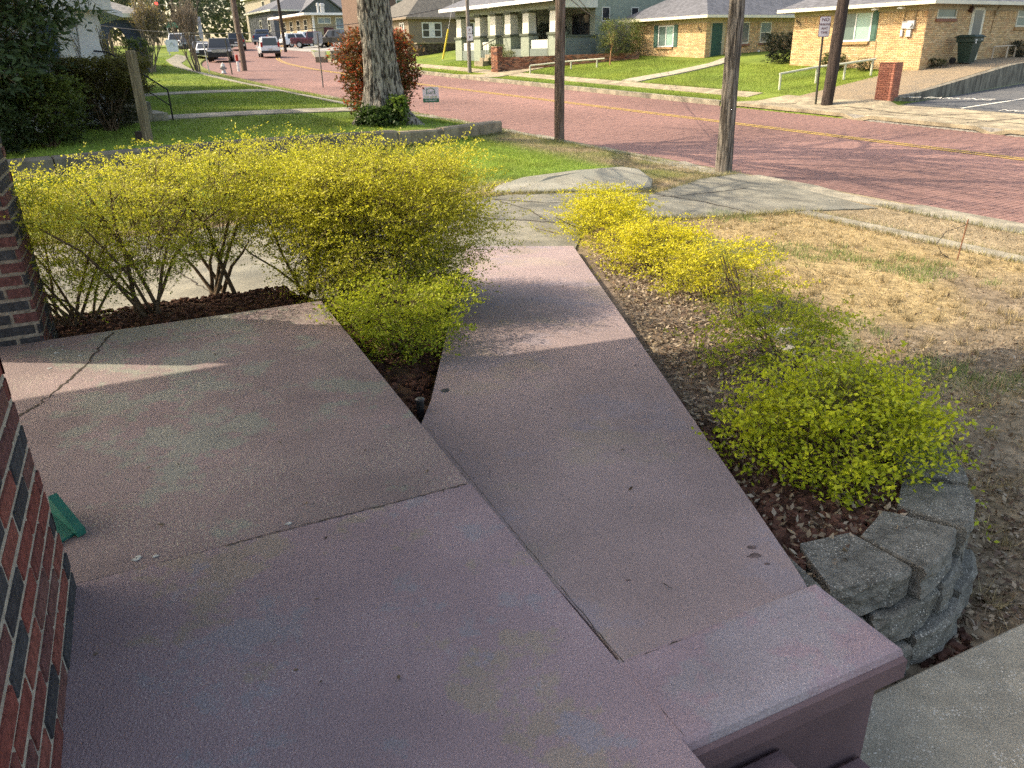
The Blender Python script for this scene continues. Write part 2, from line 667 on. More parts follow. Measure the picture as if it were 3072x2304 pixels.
def strip(name, A, B, n, m, dz, mt, fr=fW, parent=None, skirt=.1, zfun=None, crown=None, kind='structure', jag=0., seed=1):
    """surface ruled between two polylines, draped on the terrain, with a skirt so that it has thickness"""
    A = fr(np.array([(*p, 0.) for p in A], float))[:, :2]
    B = fr(np.array([(*p, 0.) for p in B], float))[:, :2]
    q = np.linspace(0, len(A) - 1, n + 1)
    k = np.arange(len(A))
    Ar = np.stack([np.interp(q, k, A[:, i]) for i in (0, 1)], 1)
    Br = np.stack([np.interp(q, k, B[:, i]) for i in (0, 1)], 1)
    rs = np.random.RandomState(seed)
    if jag:
        Ar = Ar + rs.normal(0, jag, Ar.shape)
        Br = Br + rs.normal(0, jag, Br.shape)
    w = np.linspace(0, 1, m + 1)
    G = Ar[:, None] * (1 - w)[None, :, None] + Br[:, None] * w[None, :, None]
    Z = (zfun or zt)(G[..., 0].ravel(), G[..., 1].ravel()).reshape(G.shape[:2]) + dz
    if crown is not None:
        Z = Z + crown(w)[None]
    V = np.concatenate([G, Z[..., None]], 2)
    V = np.concatenate([V[:, :1] - [0, 0, skirt], V, V[:, -1:] - [0, 0, skirt]], 1)
    e0, e1 = V[:1].copy(), V[-1:].copy()
    e0[..., 2] -= skirt * .9
    e1[..., 2] -= skirt * .9
    V = np.concatenate([e0, V, e1], 0)
    a, b = V.shape[:2]
    I = np.arange(a * b).reshape(a, b)
    F = np.stack([I[:-1, :-1].ravel(), I[:-1, 1:].ravel(), I[1:, 1:].ravel(), I[1:, :-1].ravel()], 1)
    o = link_mesh(name, V.reshape(-1, 3), F, mt, parent)
    if kind and parent is None:
        o['kind'] = kind
    return o


def fR(p):      # (t', s, z) following the bend of the street
    p = np.array(p, float)
    q = p.copy()
    q[..., 0] = p[..., 0] + dl(p[..., 1])
    return fS(q)


def zroad(x, y):
    return zr(x * DH[0] + y * DH[1])


srange = np.concatenate([np.arange(-60, 30, 10), np.arange(30, 150, 4), [150, 200]])
M_ROAD = mat('brick_street_far', (.19, .108, .092), .85, .2, 3., .3, 30., stretch=None, col2=(.17, .10, .088), sc2=.35)
road = strip('road', [(12.2, s) for s in srange], [(22.75, s) for s in srange], 160, 10, -.006, M_ROAD, fR, zfun=zroad, skirt=.2)

# street bricks: rows across the street, each brick a box
M_PAVER = mat('street_paver', vc=True, rough=.85, var=.14, sc=9., bump=.25, bsc=120., spec=.25)
pal_road = np.array([(.238, .134, .112), (.228, .130, .109), (.247, .140, .115), (.220, .126, .108), (.232, .134, .114), (.211, .121, .106)])
pal_road = pal_road.mean(0) * .35 + pal_road * .65
rows = np.arange(1.0, 42, .105)
tl = np.arange(12.25, 22.5, .213)
T0, S0 = np.meshgrid(tl, rows)
T0 = T0 + ((np.arange(len(rows)) % 2) * .105)[:, None] + rs0.normal(0, .0006, T0.shape)
T0, S0 = T0.ravel(), S0.ravel() + rs0.normal(0, .003, T0.size)
near_sel = (S0 > 4.55) & (S0 < 6.9) & (T0 > 12.3) & (T0 < 15.05)
cn = vnoise(np.stack([T0, S0, T0 * 0], 1), .33, 21)
ci = rs0.randint(0, 6, T0.size)
cc = pal_road[ci] * rs0.uniform(.95, 1.05, (T0.size, 1)) * (.74 + .52 * cn[:, None])


def paver_mesh(t0, s0, colr):
    n = len(t0)
    z = zr(s0 + .05) + rs0.normal(0, .0012, n)
    tx = rs0.normal(0, .0002, n)
    k = np.zeros((n, 8, 3))
    for i, (a, b, c) in enumerate([(0, 0, 0), (1, 0, 0), (1, 1, 0), (0, 1, 0), (0, 0, 1), (1, 0, 1), (1, 1, 1), (0, 1, 1)]):
        k[:, i, 0] = t0 + (.2128 if a else 0)
        k[:, i, 1] = s0 + (.1015 if b else 0)
        k[:, i, 2] = z - (.03 if not c else 0) + (tx if a else -tx) + (.5 if b else -.5) * (zr(s0 + .1) - zr(s0))
    ins = .004
    k[:, 4:6, 1] += ins
    k[:, 6:8, 1] -= ins
    Fb = np.array([(4, 5, 6, 7), (0, 1, 5, 4), (1, 2, 6, 5), (2, 3, 7, 6), (3, 0, 4, 7)])
    Fb = (np.arange(n)[:, None, None] * 8 + Fb[None]).reshape(-1, 4)
    return fS(k.reshape(-1, 3)), Fb, np.repeat(colr, 8, 0)


Vb, Fb, Cb = paver_mesh(T0[~near_sel], S0[~near_sel], cc[~near_sel])
tag(link_mesh('street_bricks', Vb, Fb, M_PAVER, road, Cb), kind='stuff')
# the bricks that show largest: one object each, six shared meshes
proto = []
for i in range(6):
    k = np.array([(0, 0, -.03), (.2125, 0, -.03), (.2125, .1015, -.03), (0, .1015, -.03), (0, .004, 0), (.2125, .004, 0), (.2125, .0975, 0), (0, .0975, 0)])
    k[:, 2] += (k[:, 1] - .05) * .0373
    o = link_mesh('brick', fS(k), [(4, 5, 6, 7), (0, 1, 5, 4), (1, 2, 6, 5), (2, 3, 7, 6), (3, 0, 4, 7)], M_PAVER, road, np.tile(pal_road[i], (8, 1)) * .98)
    proto.append(o)
used = [False] * 6
for idx in np.where(near_sel)[0][:300]:
    i = ci[idx]
    o = proto[i] if not used[i] else proto[i].copy()
    if used[i]:
        COL.objects.link(o)
        o.parent = road
    used[i] = True
    p = fS((T0[idx], S0[idx], float(zr(S0[idx] + .05)) + rs0.normal(0, .002)))
    o.location = p
    o.rotation_euler = (rs0.normal(0, .004), rs0.normal(0, .004), 0)

M_YEL = mat('road_line_yellow', (.42, .29, .075), .75, .25, 20., .3, 80., col2=(.26, .165, .11), k2=(.48, .66), sc2=7.)
for off in (-.13, .13):
    strip('centre_line', [(18.95 + off - .055, s) for s in srange], [(18.95 + off + .055, s) for s in srange], 400, 1, .012, M_YEL, fR, zfun=zroad, parent=road, skirt=.004)

# concrete of the near side
M_CONC = mat('old_concrete', (.195, .185, .145), .9, .22, 2.5, .35, 90., col2=(.135, .135, .112), k2=(.42, .66), sc2=.9, speck=(55., .16, (.42, .40, .34), 4.))
M_CONC2 = mat('pale_concrete', (.31, .265, .18), .9, .25, 2.5, .35, 80., col2=(.235, .20, .14), k2=(.45, .65), sc2=1.3)
M_CURB = mat('kerb_concrete', (.27, .245, .185), .9, .3, 3., .4, 70., col2=(.18, .168, .13), sc2=1.2)
sg = np.arange(-20, 34, 2.)
gutter = strip('gutter_strip', [(11.55 + (.25 if s > 12 else 0), s) for s in sg], [(12.2, s) for s in sg], 80, 3, .012, M_CURB, fR, jag=.01, skirt=.12)
edge = strip('sidewalk_edging', [(9.9, s) for s in (-16, -4, 3, 7.3)], [(10.2, s) for s in (-16, -4, 3, 7.3)], 60, 1, .035, M_CURB, fR, jag=.006)
dA = [(-14, .8), (-9, 3.1), (-6, 4.6), (-3.2, 6.0), (-1.5, 6.85), (-.46, 7.45), (-.47, 8.55), (.2, 8.50), (.72, 8.42), (.95, 9.7), (1.35, 10.75), (2.45, 10.78), (4.47, 11.75), (5.75, 12.0)]
dB = [(-15, 4.6), (-10, 6.9), (-7.2, 8.1), (-4.6, 9.3), (-3.46, 9.9), (-2.2, 10.7), (-1.4, 11.2), (-.6, 11.75), (0., 12.25), (.9, 12.6), (1.9, 12.9), (2.5, 13.0), (3.6, 14.55), (4.45, 15.1)]
driveway = strip('driveway', dA, dB, 130, 26, .02, M_CONC, jag=.004)
M_CRACK = mat('crack_dark', (.05, .042, .033), .95, .3, 30., .3, 80.)


def crack(name, pts, w, parent, mt, zf, dz, seed, n=40):
    rs = np.random.RandomState(seed)
    P = np.array(pts, float)
    q = np.linspace(0, len(P) - 1, n)
    c = np.stack([np.interp(q, np.arange(len(P)), P[:, i]) for i in (0, 1)], 1) + rs.normal(0, w * .7, (n, 2))
    T = np.gradient(c, axis=0)
    T /= np.linalg.norm(T, axis=1)[:, None]
    Nn = np.stack([-T[:, 1], T[:, 0]], 1)
    ww = w * rs.uniform(.25, 1., n)[:, None]
    ww[0] = ww[-1] = w * .1
    L_, R_ = c + Nn * ww, c - Nn * ww
    V = np.stack([np.concatenate([L_, zf(L_[:, 0], L_[:, 1])[:, None] + dz], 1), np.concatenate([R_, zf(R_[:, 0], R_[:, 1])[:, None] + dz], 1)], 1).reshape(-1, 3)
    F = np.array([(2 * i, 2 * i + 1, 2 * i + 3, 2 * i + 2) for i in range(n - 1)])
    return link_mesh(name, V, F, mt, parent)


for i, (pts, w) in enumerate([([(-1.2, 10.9), (-.4, 10.3), (.6, 10.1), (1.3, 10.2)], .03), ([(-.4, 11.8), (.6, 11.6), (1.6, 12.0), (2.2, 12.8)], .02), ([(.5, 10.2), (.3, 11.), (-.3, 11.9)], .015),
                              ([(2.3, 12.9), (3.1, 12.2), (3.6, 11.4)], .025), ([(1.4, 12.1), (2.8, 12.7), (4.2, 13.6)], .018), ([(-5, 8.6), (-3.6, 8.), (-2.6, 6.7)], .012)]):
    crack('crack', pts, w, driveway, M_CRACK, zt, .024, 30 + i)

# concrete kerb return lying at the corner of the far lawn
cb = thing('kerb_return', 'weathered concrete kerb return beside the driveway, in front of the green lawn', 'kerb', (1.2, 13.2, -.6))
base = [(-.25, 12.42), (1.0, 12.68), (2.05, 12.95), (2.42, 13.2), (2.52, 13.6), (2.4, 14.0), (2.1, 14.15), (1.2, 13.8), (.2, 13.4), (-.15, 13.2)]
hts = [.02, .06, .07, .10, .17, .25, .26, .22, .12, .03]
n = len(base)
zb_ = float(zt(1.2, 13.2))
vs = [(x, y, float(zt(x, y)) - .1) for x, y in base] + [(x, y, float(zt(x, y)) + h * .8) for (x, y), h in zip(base, hts)]
cxy = np.mean(np.array(base), 0)
for k_ in (.93, .55):
    vs += [(cxy[0] + (x - cxy[0]) * k_, cxy[1] + (y - cxy[1]) * k_, float(zt(x, y)) + h + .01) for (x, y), h in zip(base, hts)]
fs = [tuple(range(3 * n, 4 * n))]
for k_ in range(3):
    for i in range(n):
        j = (i + 1) % n
        fs.append((k_ * n + i, k_ * n + j, (k_ + 1) * n + j, (k_ + 1) * n + i))
MB().add(vs, fs).obj('slab', mat('kerb_return_concrete', (.27, .26, .21), .9, .2, 3., .4, 80., col2=(.20, .20, .165), sc2=1.5), cb)

# neighbour's front walks and the low retaining kerb
w1 = strip('front_walk', [(-7, 21.5), (3, 21.7), (11.9, 21.6)], [(-7, 22.6), (3, 22.75), (11.9, 22.7)], 30, 2, .03, M_CURB, fS)
w2 = strip('front_walk', [(-4, 30.2), (4, 30.1), (10.5, 29.9)], [(-4, 31.2), (4, 31.1), (10.5, 31.0)], 30, 2, .03, M_CURB, fS)
sidew = strip('sidewalk', [(9.7, s) for s in (22.7, 29.9, 40, 52, 64, 80)], [(10.7, s) for s in (22.7, 29.9, 40, 52, 64, 80)], 40, 1, .025, M_CURB, fR)
M_WALLK = mat('dark_kerb_concrete', (.13, .115, .095), .9, .3, 2., .5, 40., col2=(.20, .17, .13), sc2=1.2)
rw = thing('retaining_kerb', 'long low dark concrete retaining kerb along the neighbour lawn', 'retaining wall', tuple(fS((4, 16.2, -.4))))
tseg = [(-9, 15.3), (-3, 15.75), (1.0, 15.85), (4, 16.15), (7.0, 16.4), (7.9, 16.55), (9.3, 16.95), (11.55, 17.85)]
for i in range(len(tseg) - 1):
    (t0, s0), (t1, s1) = tseg[i], tseg[i + 1]
    d = np.array([t1 - t0, s1 - s0])
    d /= np.linalg.norm(d)
    nn = np.array([-d[1], d[0]]) * .30
    e = d * .012
    zt0, zt1 = zts(t0, s0 - .5) + (.40 if i < 5 else .36), zts(t1, s1 - .5) + (.40 if i < 5 else .34)
    q = MB(fS)
    P = [(t0 + e[0], s0 + e[1]), (t1 - e[0], s1 - e[1]), (t1 - e[0] + nn[0], s1 - e[1] + nn[1]), (t0 + e[0] + nn[0], s0 + e[1] + nn[1])]
    Z = [zt0, zt1, zt1, zt0]
    vs = [(p[0], p[1], z - .75) for p, z in zip(P, Z)] + [(p[0], p[1], z - .04) for p, z in zip(P, Z)]
    c = np.mean(np.array(P), 0)
    vs += [(p[0] + (c[0] - p[0]) * .01 + nn[0] * .1 * (1 if k < 2 else -1), p[1] + nn[1] * .1 * (1 if k < 2 else -1), z) for k, (p, z) in enumerate(zip(P, Z))]
    q.add(vs, [(0, 3, 2, 1), (8, 9, 10, 11)] + [(a + l, b + l, b + l + 4, a + l + 4) for l in (0, 4) for a, b in ((0, 1), (1, 2), (2, 3), (3, 0))])
    q.obj('kerb_section', M_WALLK if i < 4 else mat('light_kerb_concrete', (.25, .205, .145), .9, .3, 2., .5, 40., col2=(.15, .125, .095), sc2=1.6), rw)

# ---------------------------------------------------------------- far side of the street
fcs = np.concatenate([[20.6], np.arange(22, 96, 2.)])
kerb = strip('kerb', [(22.75, s) for s in fcs], [(22.98, s) for s in fcs], 120, 2, .0, M_CURB, fR, skirt=.3, zfun=lambda x, y: zroad(x, y) + .17, jag=.008)
fsw = np.arange(20.8, 70, 2.)
strip('sidewalk', [(24.5, s) for s in fsw], [(25.35, s) for s in fsw], 80, 1, .02, M_CONC2, fR)
apron = strip('driveway_apron', [(22.76, s) for s in (-6, 4, 10, 15.5, 18, 20.2)], [(26.0, s) for s in (-6, 4, 10, 14.0)] + [(25.3, 17.5), (25.3, 19.6)], 60, 10, .03, M_CONC2, fR, jag=.01)
for i, pts in enumerate([[(23.2, 14.6), (24.6, 13.2), (25.5, 12.6)], [(23.1, 12.), (24.4, 11.7), (25.8, 11.)], [(24.3, 16.8), (24.1, 13.), (24.3, 9.)], [(23.3, 17.), (23.9, 15.5), (24.2, 14.)], [(23.0, 19), (24.2, 18.3)], [(23.2, 10), (24.8, 9.2)]]):
    P = fS(np.array([(*p, 0) for p in pts]))[:, :2]
    crack('crack', P, .05, apron, M_CRACK, zt, .034, 80 + i, 30)
M_AGG = mat('pebble_driveway', (.25, .195, .13), .95, .3, 25., .6, 120., col2=(.20, .165, .12), sc2=1.2)
strip('side_driveway', [(25.32, s) for s in (15.95, 17.4, 19.1)], [(48, s) for s in (15.95, 17.0, 18.15)], 16, 40, .025, M_AGG, fS)
M_ASPH = mat('asphalt_lot', (.085, .09, .095), .9, .2, 8., .4, 120., col2=(.11, .112, .112), sc2=.6)
lot = strip('parking_lot', [(26.1, s) for s in (-25, -5, 8, 13.9, 15.5)], [(75, s) for s in (-25, -5, 8, 13, 15.45)], 30, 30, .03, M_ASPH, fS)
M_WORN = mat('worn_white_paint', (.62, .60, .52), .85, .2, 20., .2, 90., col2=(.22, .21, .19), k2=(.5, .7), sc2=9.)
strip('lot_line', [(26.15, 13.55), (30, 13.2), (44, 12.9)], [(26.15, 13.67), (30, 13.32), (44, 13.02)], 30, 1, .04, M_WORN, fS, parent=lot, skirt=.003)


def floor_text(s, t0, s0, size, parent, wid):
    cu_org = fS((t0, s0, zts(t0, s0) + .045))
    xd = fS((0, -1., 0))
    yd = fS((1., 0, .045))
    return text_part('lettering', s, size, M_WORN, parent, cu_org, xd * wid, yd, 'LEFT', .001)


floor_text('NO PARKING', 26.18, 15.95, .55, lot, .95)
floor_text('NO PARKING', 26.2, 12.55, .55, lot, .95)

# concrete retaining wall between the pebble drive and the lot
M_STAIN = mat('stained_concrete', (.21, .195, .155), .9, .25, 3., .3, 60., stretch=(3., 3., .5), col2=(.10, .092, .075), k2=(.42, .62), sc2=2.2)
q = MB(fS)
wt = np.arange(25.9, 50, .6)
vs, fs = [], []
for i, t in enumerate(wt):
    z1 = zts(t, 16.2) + .06
    z0 = zts(t, 15.2) - .3
    so = 15.62 + .25 * math.exp(-(t - 25.9) / 1.0)
    vs += [(t, so - .12, z0), (t, so - .12, z1), (t, so + .14, z1 + .0), (t, so + .14, z0)]
for i in range(len(wt) - 1):
    for k in range(4):
        fs.append((4 * i + k, 4 * i + (k + 1) % 4, 4 * i + 4 + (k + 1) % 4, 4 * i + 4 + k))
fs.append((0, 1, 2, 3))
q.add(vs, fs)
tag(q.obj('retaining_wall', M_STAIN), 'stained concrete retaining wall rising beside the grey parking lot', 'retaining wall')
# front walk up to the yellow brick houses
M_WALKF = mat('house_walk', (.33, .30, .23), .9, .2, 3., .3, 60.)
strip('front_walk', [(25.4, 29.0), (26.0, 29.0), (28, 28.5), (30.5, 28.4), (32.3, 29.0)], [(25.4, 27.9), (26.0, 27.9), (28, 27.6), (30.5, 27.6), (33.4, 29.0)], 30, 2, .05, M_WALKF, fS)
strip('front_walk', [(22.99, 40.2), (24.0, 39.4), (25.3, 38.6), (27, 38.2)], [(22.99, 37.2), (24.0, 37.2), (25.3, 37.2), (27, 37.3)], 20, 4, .035, M_CONC2, fS)

# ---------------------------------------------------------------- porch, landing, ramp
M_PORCH = mat('worn_mauve_concrete', (.245, .185, .202), .82, .18, .8, .45, 130., spec=.35, col2=(.245, .202, .175), k2=(.525, .565), sc2=1.15, col3=(.222, .20, .222), k3=(.55, .585), sc3=2.1, grain=.2, det2=9., speck=(130., .2, (.42, .375, .37), 1.6))
M_LAND = mat('worn_landing_concrete', (.222, .174, .172), .85, .2, .9, .45, 130., spec=.3, col2=(.218, .218, .192), k2=(.52, .56), sc2=.8, col3=(.238, .182, .182), k3=(.54, .575), sc3=2.6, grain=.2, det2=9., speck=(95., .24, (.40, .38, .30), 1.4))
M_RAMP = mat('worn_ramp_concrete', (.262, .202, .200), .82, .16, 1.0, .42, 140., spec=.35, col2=(.258, .208, .186), k2=(.52, .58), sc2=.9, col3=(.245, .202, .215), k3=(.55, .59), sc3=1.6, grain=.17, det2=9., speck=(150., .15, (.38, .33, .315), 1.8))
M_STEPS = mat('mauve_steps', (.125, .080, .086), .75, .15, 3.2, .3, 150., spec=.3)
porch = MB(fP).frus([(-3.2, -3.5), (.902, -3.5), (.902, 2.378), (-3.2, 2.378)], [(-.75, 0), (-.005, 0), (0, .003)]).obj('porch_floor', M_PORCH)
porch['kind'] = 'structure'
landing = MB(fP).frus([(-1.9, 2.382), (.90, 2.382), (.915, 5.07), (-1.9, 5.09)], [(-.75, 0), (-.010, 0), (-.005, .004)]).obj('landing', M_LAND)
landing['kind'] = 'structure'


def zland(x, y):
    return np.asarray(x) * 0.


p1 = [fP((b, a, 0))[:2] for b, a in [(-.36, 5.05), (-.47, 4.55), (-.56, 4.3), (-.66, 4.05), (-.73, 3.94), (-.80, 3.85)]]
crack('crack', p1, .009, landing, M_CRACK, zland, -.003, 5, 60)
p1 = [fP((b, a, 0))[:2] for b, a in [(.89, 2.379), (.6, 2.376), (.3, 2.38), (.0, 2.378)]]
crack('crack', p1, .0035, landing, M_CRACK, zland, .002, 6, 60)
# paint chips
M_CHIP = mat('paint_chip', (.42, .44, .42), .8, .2, 30., .1, 60.)
q = MB(fP)
rsx = random.Random(4)
for _ in range(13):
    b, a = (-.62 + rsx.gauss(0, .06), 4.78 + rsx.gauss(0, .12)) if _ < 9 else (rsx.uniform(-.3, .5), 2.43 + rsx.gauss(0, .015))
    s_ = rsx.uniform(.003, .011)
    q.prism([(b + s_ * rsx.uniform(.5, 1.6) * math.cos(k), a + s_ * rsx.uniform(.4, 1.) * math.sin(k)) for k in (0, 1.1, 2.2, 3.2, 4.3, 5.4)], -.004, -.003 + .0015)
q.obj('paint_chip', M_CHIP, landing)


def ramp_z(y):
    return np.interp(y, [0, 1.75, 8.5], [0, 0, -.49])


# ramp walk: left edge follows the porch joint, then runs straight out
ye = [1.02, 1.31, 1.64, 1.9, 2.1, 2.5, 2.9, 3.17, 3.6, 4.2, 5, 6, 7, 8, 8.48]
Lf = [np.array(fP((.908, a, 0)))[:2] for a in (1.3235, 1.4, 1.6, 1.95, 2.25, 2.65, 3.06)]
Rt = [np.array(fP((1.568, 1.3235, 0)))[:2], np.array([.882, 1.93]), np.array([.882, 2.06]), np.array([.876, 2.35]), np.array([.866, 2.7]), np.array([.858, 3.0]), np.array([.85, 3.3])]
for y in np.arange(3.6, 8.3, .4):
    Lf.append(np.array([-.415 - .01 * (y - 3.2), y]))
    Rt.append(np.array([.885 - .0265 * (y - 2.0), y - .02]))
Lf.append(np.array([-.468, 8.55]))
Rt.append(np.array([.715, 8.42]))
m = 10
vs = []
for l, r in zip(Lf, Rt):
    for k in range(m + 1):
        p = l + (r - l) * k / m
        vs.append((p[0], p[1], float(ramp_z(p[1]))))
nL = len(Lf)
fs = []
for i in range(nL - 1):
    for k in range(m):
        a = i * (m + 1) + k
        fs.append((a, a + 1, a + m + 2, a + m + 1))
# side walls
o0 = len(vs)
for i, (l, r) in enumerate(zip(Lf, Rt)):
    zl_ = -.72
    vs += [(l[0] + .0, l[1], zl_), (r[0], r[1], zl_)]
for i in range(nL - 1):
    fs += [(i * (m + 1), (i + 1) * (m + 1), o0 + 2 * i + 2, o0 + 2 * i), (i * (m + 1) + m, o0 + 2 * i + 1, o0 + 2 * i + 3, (i + 1) * (m + 1) + m)]
fs.append((0, o0, o0 + 1, m))
ramp = MB().add(vs, fs).obj('ramp_walk', M_RAMP)
ramp['kind'] = 'structure'
# rounded nosing along the front of the ramp slab, and the wall under it
nose = MB()
MB(fP).frus([(.872, 1.04), (1.625, 1.04), (1.625, 1.362), (.872, 1.362)], [(-.108, .012), (-.095, 0), (-.03, 0), (-.012, .006), (-.002, .018), (.003, .04)]).obj('landing_block', mat('landing_block_mauve', (.262, .196, .216), .82, .16, 1.6, .45, 130., spec=.35, col2=(.248, .215, .230), k2=(.48, .54), sc2=2.2, grain=.17, speck=(130., .2, (.42, .375, .37), 1.6)), ramp)
A, B = fP((.912, 1.045, 0)), fP((1.645, 1.045, 0))
prof = [(.004, 0.0012), (-.004, -.001), (-.014, -.010), (-.026, -.03), (-.03, -.09), (-.022, -.105), (.03, -.108)]
vs, fs = [], []
for P_ in (A, B):
    for o_, z in prof:
        vs.append((P_[0] + PA_[0] * o_, P_[1] + PA_[1] * o_, z))
k = len(prof)
for i in range(k - 1):
    fs.append((i, i + 1, k + i + 1, k + i))
fs += [tuple(range(k)), tuple(range(k, 2 * k))[::-1]]
MB(fP).frus([(.913, 1.03), (1.632, 1.03), (1.632, 1.3), (.913, 1.3)], [(-.112, .01), (-.105, 0), (-.045, 0), (-.034, .008)]).obj('nosing', M_STEPS, ramp)
MB(fP).box(.912, 1.575, 1.066, 1.327, -.70, -.105).obj('front_wall', M_STEPS, ramp)
steps = thing('porch_steps', 'two mauve painted concrete steps going down right of the porch', 'steps', tuple(fP((1.2, .4, -.57))))
MB(fP).frus([(.909, -2.5), (1.232, -2.5), (1.232, 1.062), (.909, 1.062)], [(-.75, 0), (-.205, 0), (-.19, .014)]).obj('step', M_STEPS, steps)
MB(fP).frus([(1.235, -2.5), (1.555, -2.5), (1.555, 1.060), (1.235, 1.060)], [(-.75, 0), (-.395, 0), (-.38, .014)]).obj('step', M_STEPS, steps)
M_WALKA = mat('exposed_aggregate_walk', (.34, .305, .235), .9, .15, 6., .5, 200., col2=(.30, .275, .22), sc2=1., grain=.25, speck=(75., .26, (.55, .52, .45), 9.))
lower = MB(fP).frus([(1.2, -3), (7, -3), (7, 1.34), (1.2, 1.32)], [(-.8, 0), (-.575, 0), (-.565, .01)]).obj('lower_walk', M_WALKA)
lower['kind'] = 'structure'
# small features of the ramp
MB().lathe([(.022, -.001), (.022, .0015), (.016, .0016), (.0155, .0005)], (-.325, 3.42, .0), 14).obj('drain_hole', M_BLACK, ramp)
crack('crack', [fP((.91, a, 0))[:2] for a in (1.06, 1.5, 2.0, 2.4, 2.9)], .0018, ramp, M_CRACK, zland, .0022, 9, 70)
crack('crack', [fP((b, 1.3235, 0))[:2] for b in (.92, 1.0, 1.1)], .0035, ramp, M_CRACK, zland, .0022, 10, 14)
crack('crack', [(.44, 1.92), (.47, 1.88)], .003, ramp, M_CRACK, zland, .0022, 11, 8)

# ---------------------------------------------------------------- brick porch piers, brick by brick
pal_pier = [(.185, .055, .045), (.155, .052, .045), (.12, .054, .052), (.050, .052, .058), (.042, .042, .047), (.14, .068, .062), (.20, .068, .055)]
M_PB = [mat('pier_brick_%s' % n_, c_, .88, .3, 40., .6, 140., spec=.2) for n_, c_ in zip(('red', 'oxide', 'maroon', 'slate', 'charcoal', 'rose', 'bright'), pal_pier)]
M_MORTAR = mat('pale_mortar', (.32, .295, .25), .95, .2, 30., .5, 90.)


def brick_pier(name, label, b0, b1, a0, a1, z0, z1, faces, batter=.0, seed=1, pick=range(7), mort=None):
    rs = random.Random(seed)
    root = thing(name, label, 'porch pier', tuple(fP(((b0 + b1) / 2, (a0 + a1) / 2, z0))))
    ins = .0035
    q = MB(fP)
    q.frus([(b0, a0), (b1, a0), (b1, a1), (b0, a1)], [(z0, ins), (z1, ins + batter * (z1 - z0))])
    q.obj('mortar_core', mort or M_MORTAR, root)
    pit, Lb, h, j = .0735, .205, .060, .0125
    cache = {}
    for face in faces:
        if face == 'B':      # right-hand face, runs along a
            lo, hi = a0, a1
        elif face == 'A':    # near face (towards the house), runs along b
            lo, hi = b0, b1
        else:                # far face
            lo, hi = b0, b1
        for r in range(int((z1 - z0) / pit)):
            z = z0 + r * pit + .006
            off = batter * (z - z0)
            x = lo + off - ((r % 2) * .5 * (Lb + j) if face != 'B' else ((r + 1) % 2) * .5 * (Lb + j)) - (0 if face != 'B' else 0)
            while x < hi - off:
                x0, x1 = max(x, lo + off), min(x + Lb, hi - off)
                x += Lb + j
                if x1 - x0 < .03:
                    continue
                key = (face == 'B', round(x1 - x0, 2), rs.choice(pick))
                w = x1 - x0
                if key not in cache:
                    bm = MB(fP)
                    d = .02
                    c = .004
                    if face == 'B':
                        k = [(-d, 0, 0), (0, c, c), (0, w - c, c), (-d, w, 0), (-d, 0, h), (0, c, h - c), (0, w - c, h - c), (-d, w, h)]
                    elif face == 'A':
                        k = [(0, d, 0), (c, 0, c), (w - c, 0, c), (w, d, 0), (0, d, h), (c, 0, h - c), (w - c, 0, h - c), (w, d, h)]
                    else:
                        k = [(0, -d, 0), (c, 0, c), (w - c, 0, c), (w, -d, 0), (0, -d, h), (c, 0, h - c), (w - c, 0, h - c), (w, -d, h)]
                    bm.add(k, [(1, 2, 6, 5), (0, 1, 5, 4), (2, 3, 7, 6), (4, 5, 6, 7), (0, 3, 2, 1)])
                    o = link_mesh('brick', np.array(bm.v), bm.f, M_PB[key[2]])
                    cache[key] = o
                    first = True
                else:
                    o = cache[key].copy()
                    COL.objects.link(o)
                if face == 'B':
                    p = (b1 - off + rs.gauss(0, .0015), x0, z)
                elif face == 'A':
                    p = (x0, a0 + off + rs.gauss(0, .0015), z)
                else:
                    p = (x0, a1 - off + rs.gauss(0, .0015), z)
                o.parent = root
                o.location = fP(p) - ORIG[root.name]
    return root


brick_pier('porch_pier', 'near red and slate brick porch pier with white mortar at the left edge', -1.10, -.435, .55, 2.37, -.01, 1.05, ('B', 'F'), .02, 3)
brick_pier('porch_pier', 'brick porch pier, bricks and mortar darkened for the shade, at the far left corner of the landing', -1.40, -.715, 5.06, 5.62, -.55, 1.5, ('A', 'B', 'F'), .012, 5, (2, 3, 4, 4, 2), mat('shade_dark_mortar', (.20, .175, .145), .95, .3, 30., .5, 90.))  # dark bricks and mortar carry the backlit shade in their colour

# unseen porch roof on the piers, cut to shade the landing and admit skylight
proof = thing('porch_roof', 'unseen porch roof deck on the brick piers, shaped to shade the landing', 'roof', tuple(fP((0, 3, 2.5))))
M_SOFF = mat('porch_soffit', (.62, .60, .55), .7, .08, 3., .05, 30.)
MB(fP).prism([(-4.4, 2.2), (4.3, 2.2), (4.3, 5.35), (-1.8, 5.62), (-4.4, 5.62)], 2.55, 2.70).obj('shade_roof_deck', M_SOFF, proof)
MB(fP).box(-1.32, -.8, 5.1, 5.56, 1.5, 2.55).obj('column', M_WHITE, proof)
MB(fP).box(-1.02, -.6, 1.85, 2.33, 1.05, 2.55).obj('column', M_WHITE, proof)

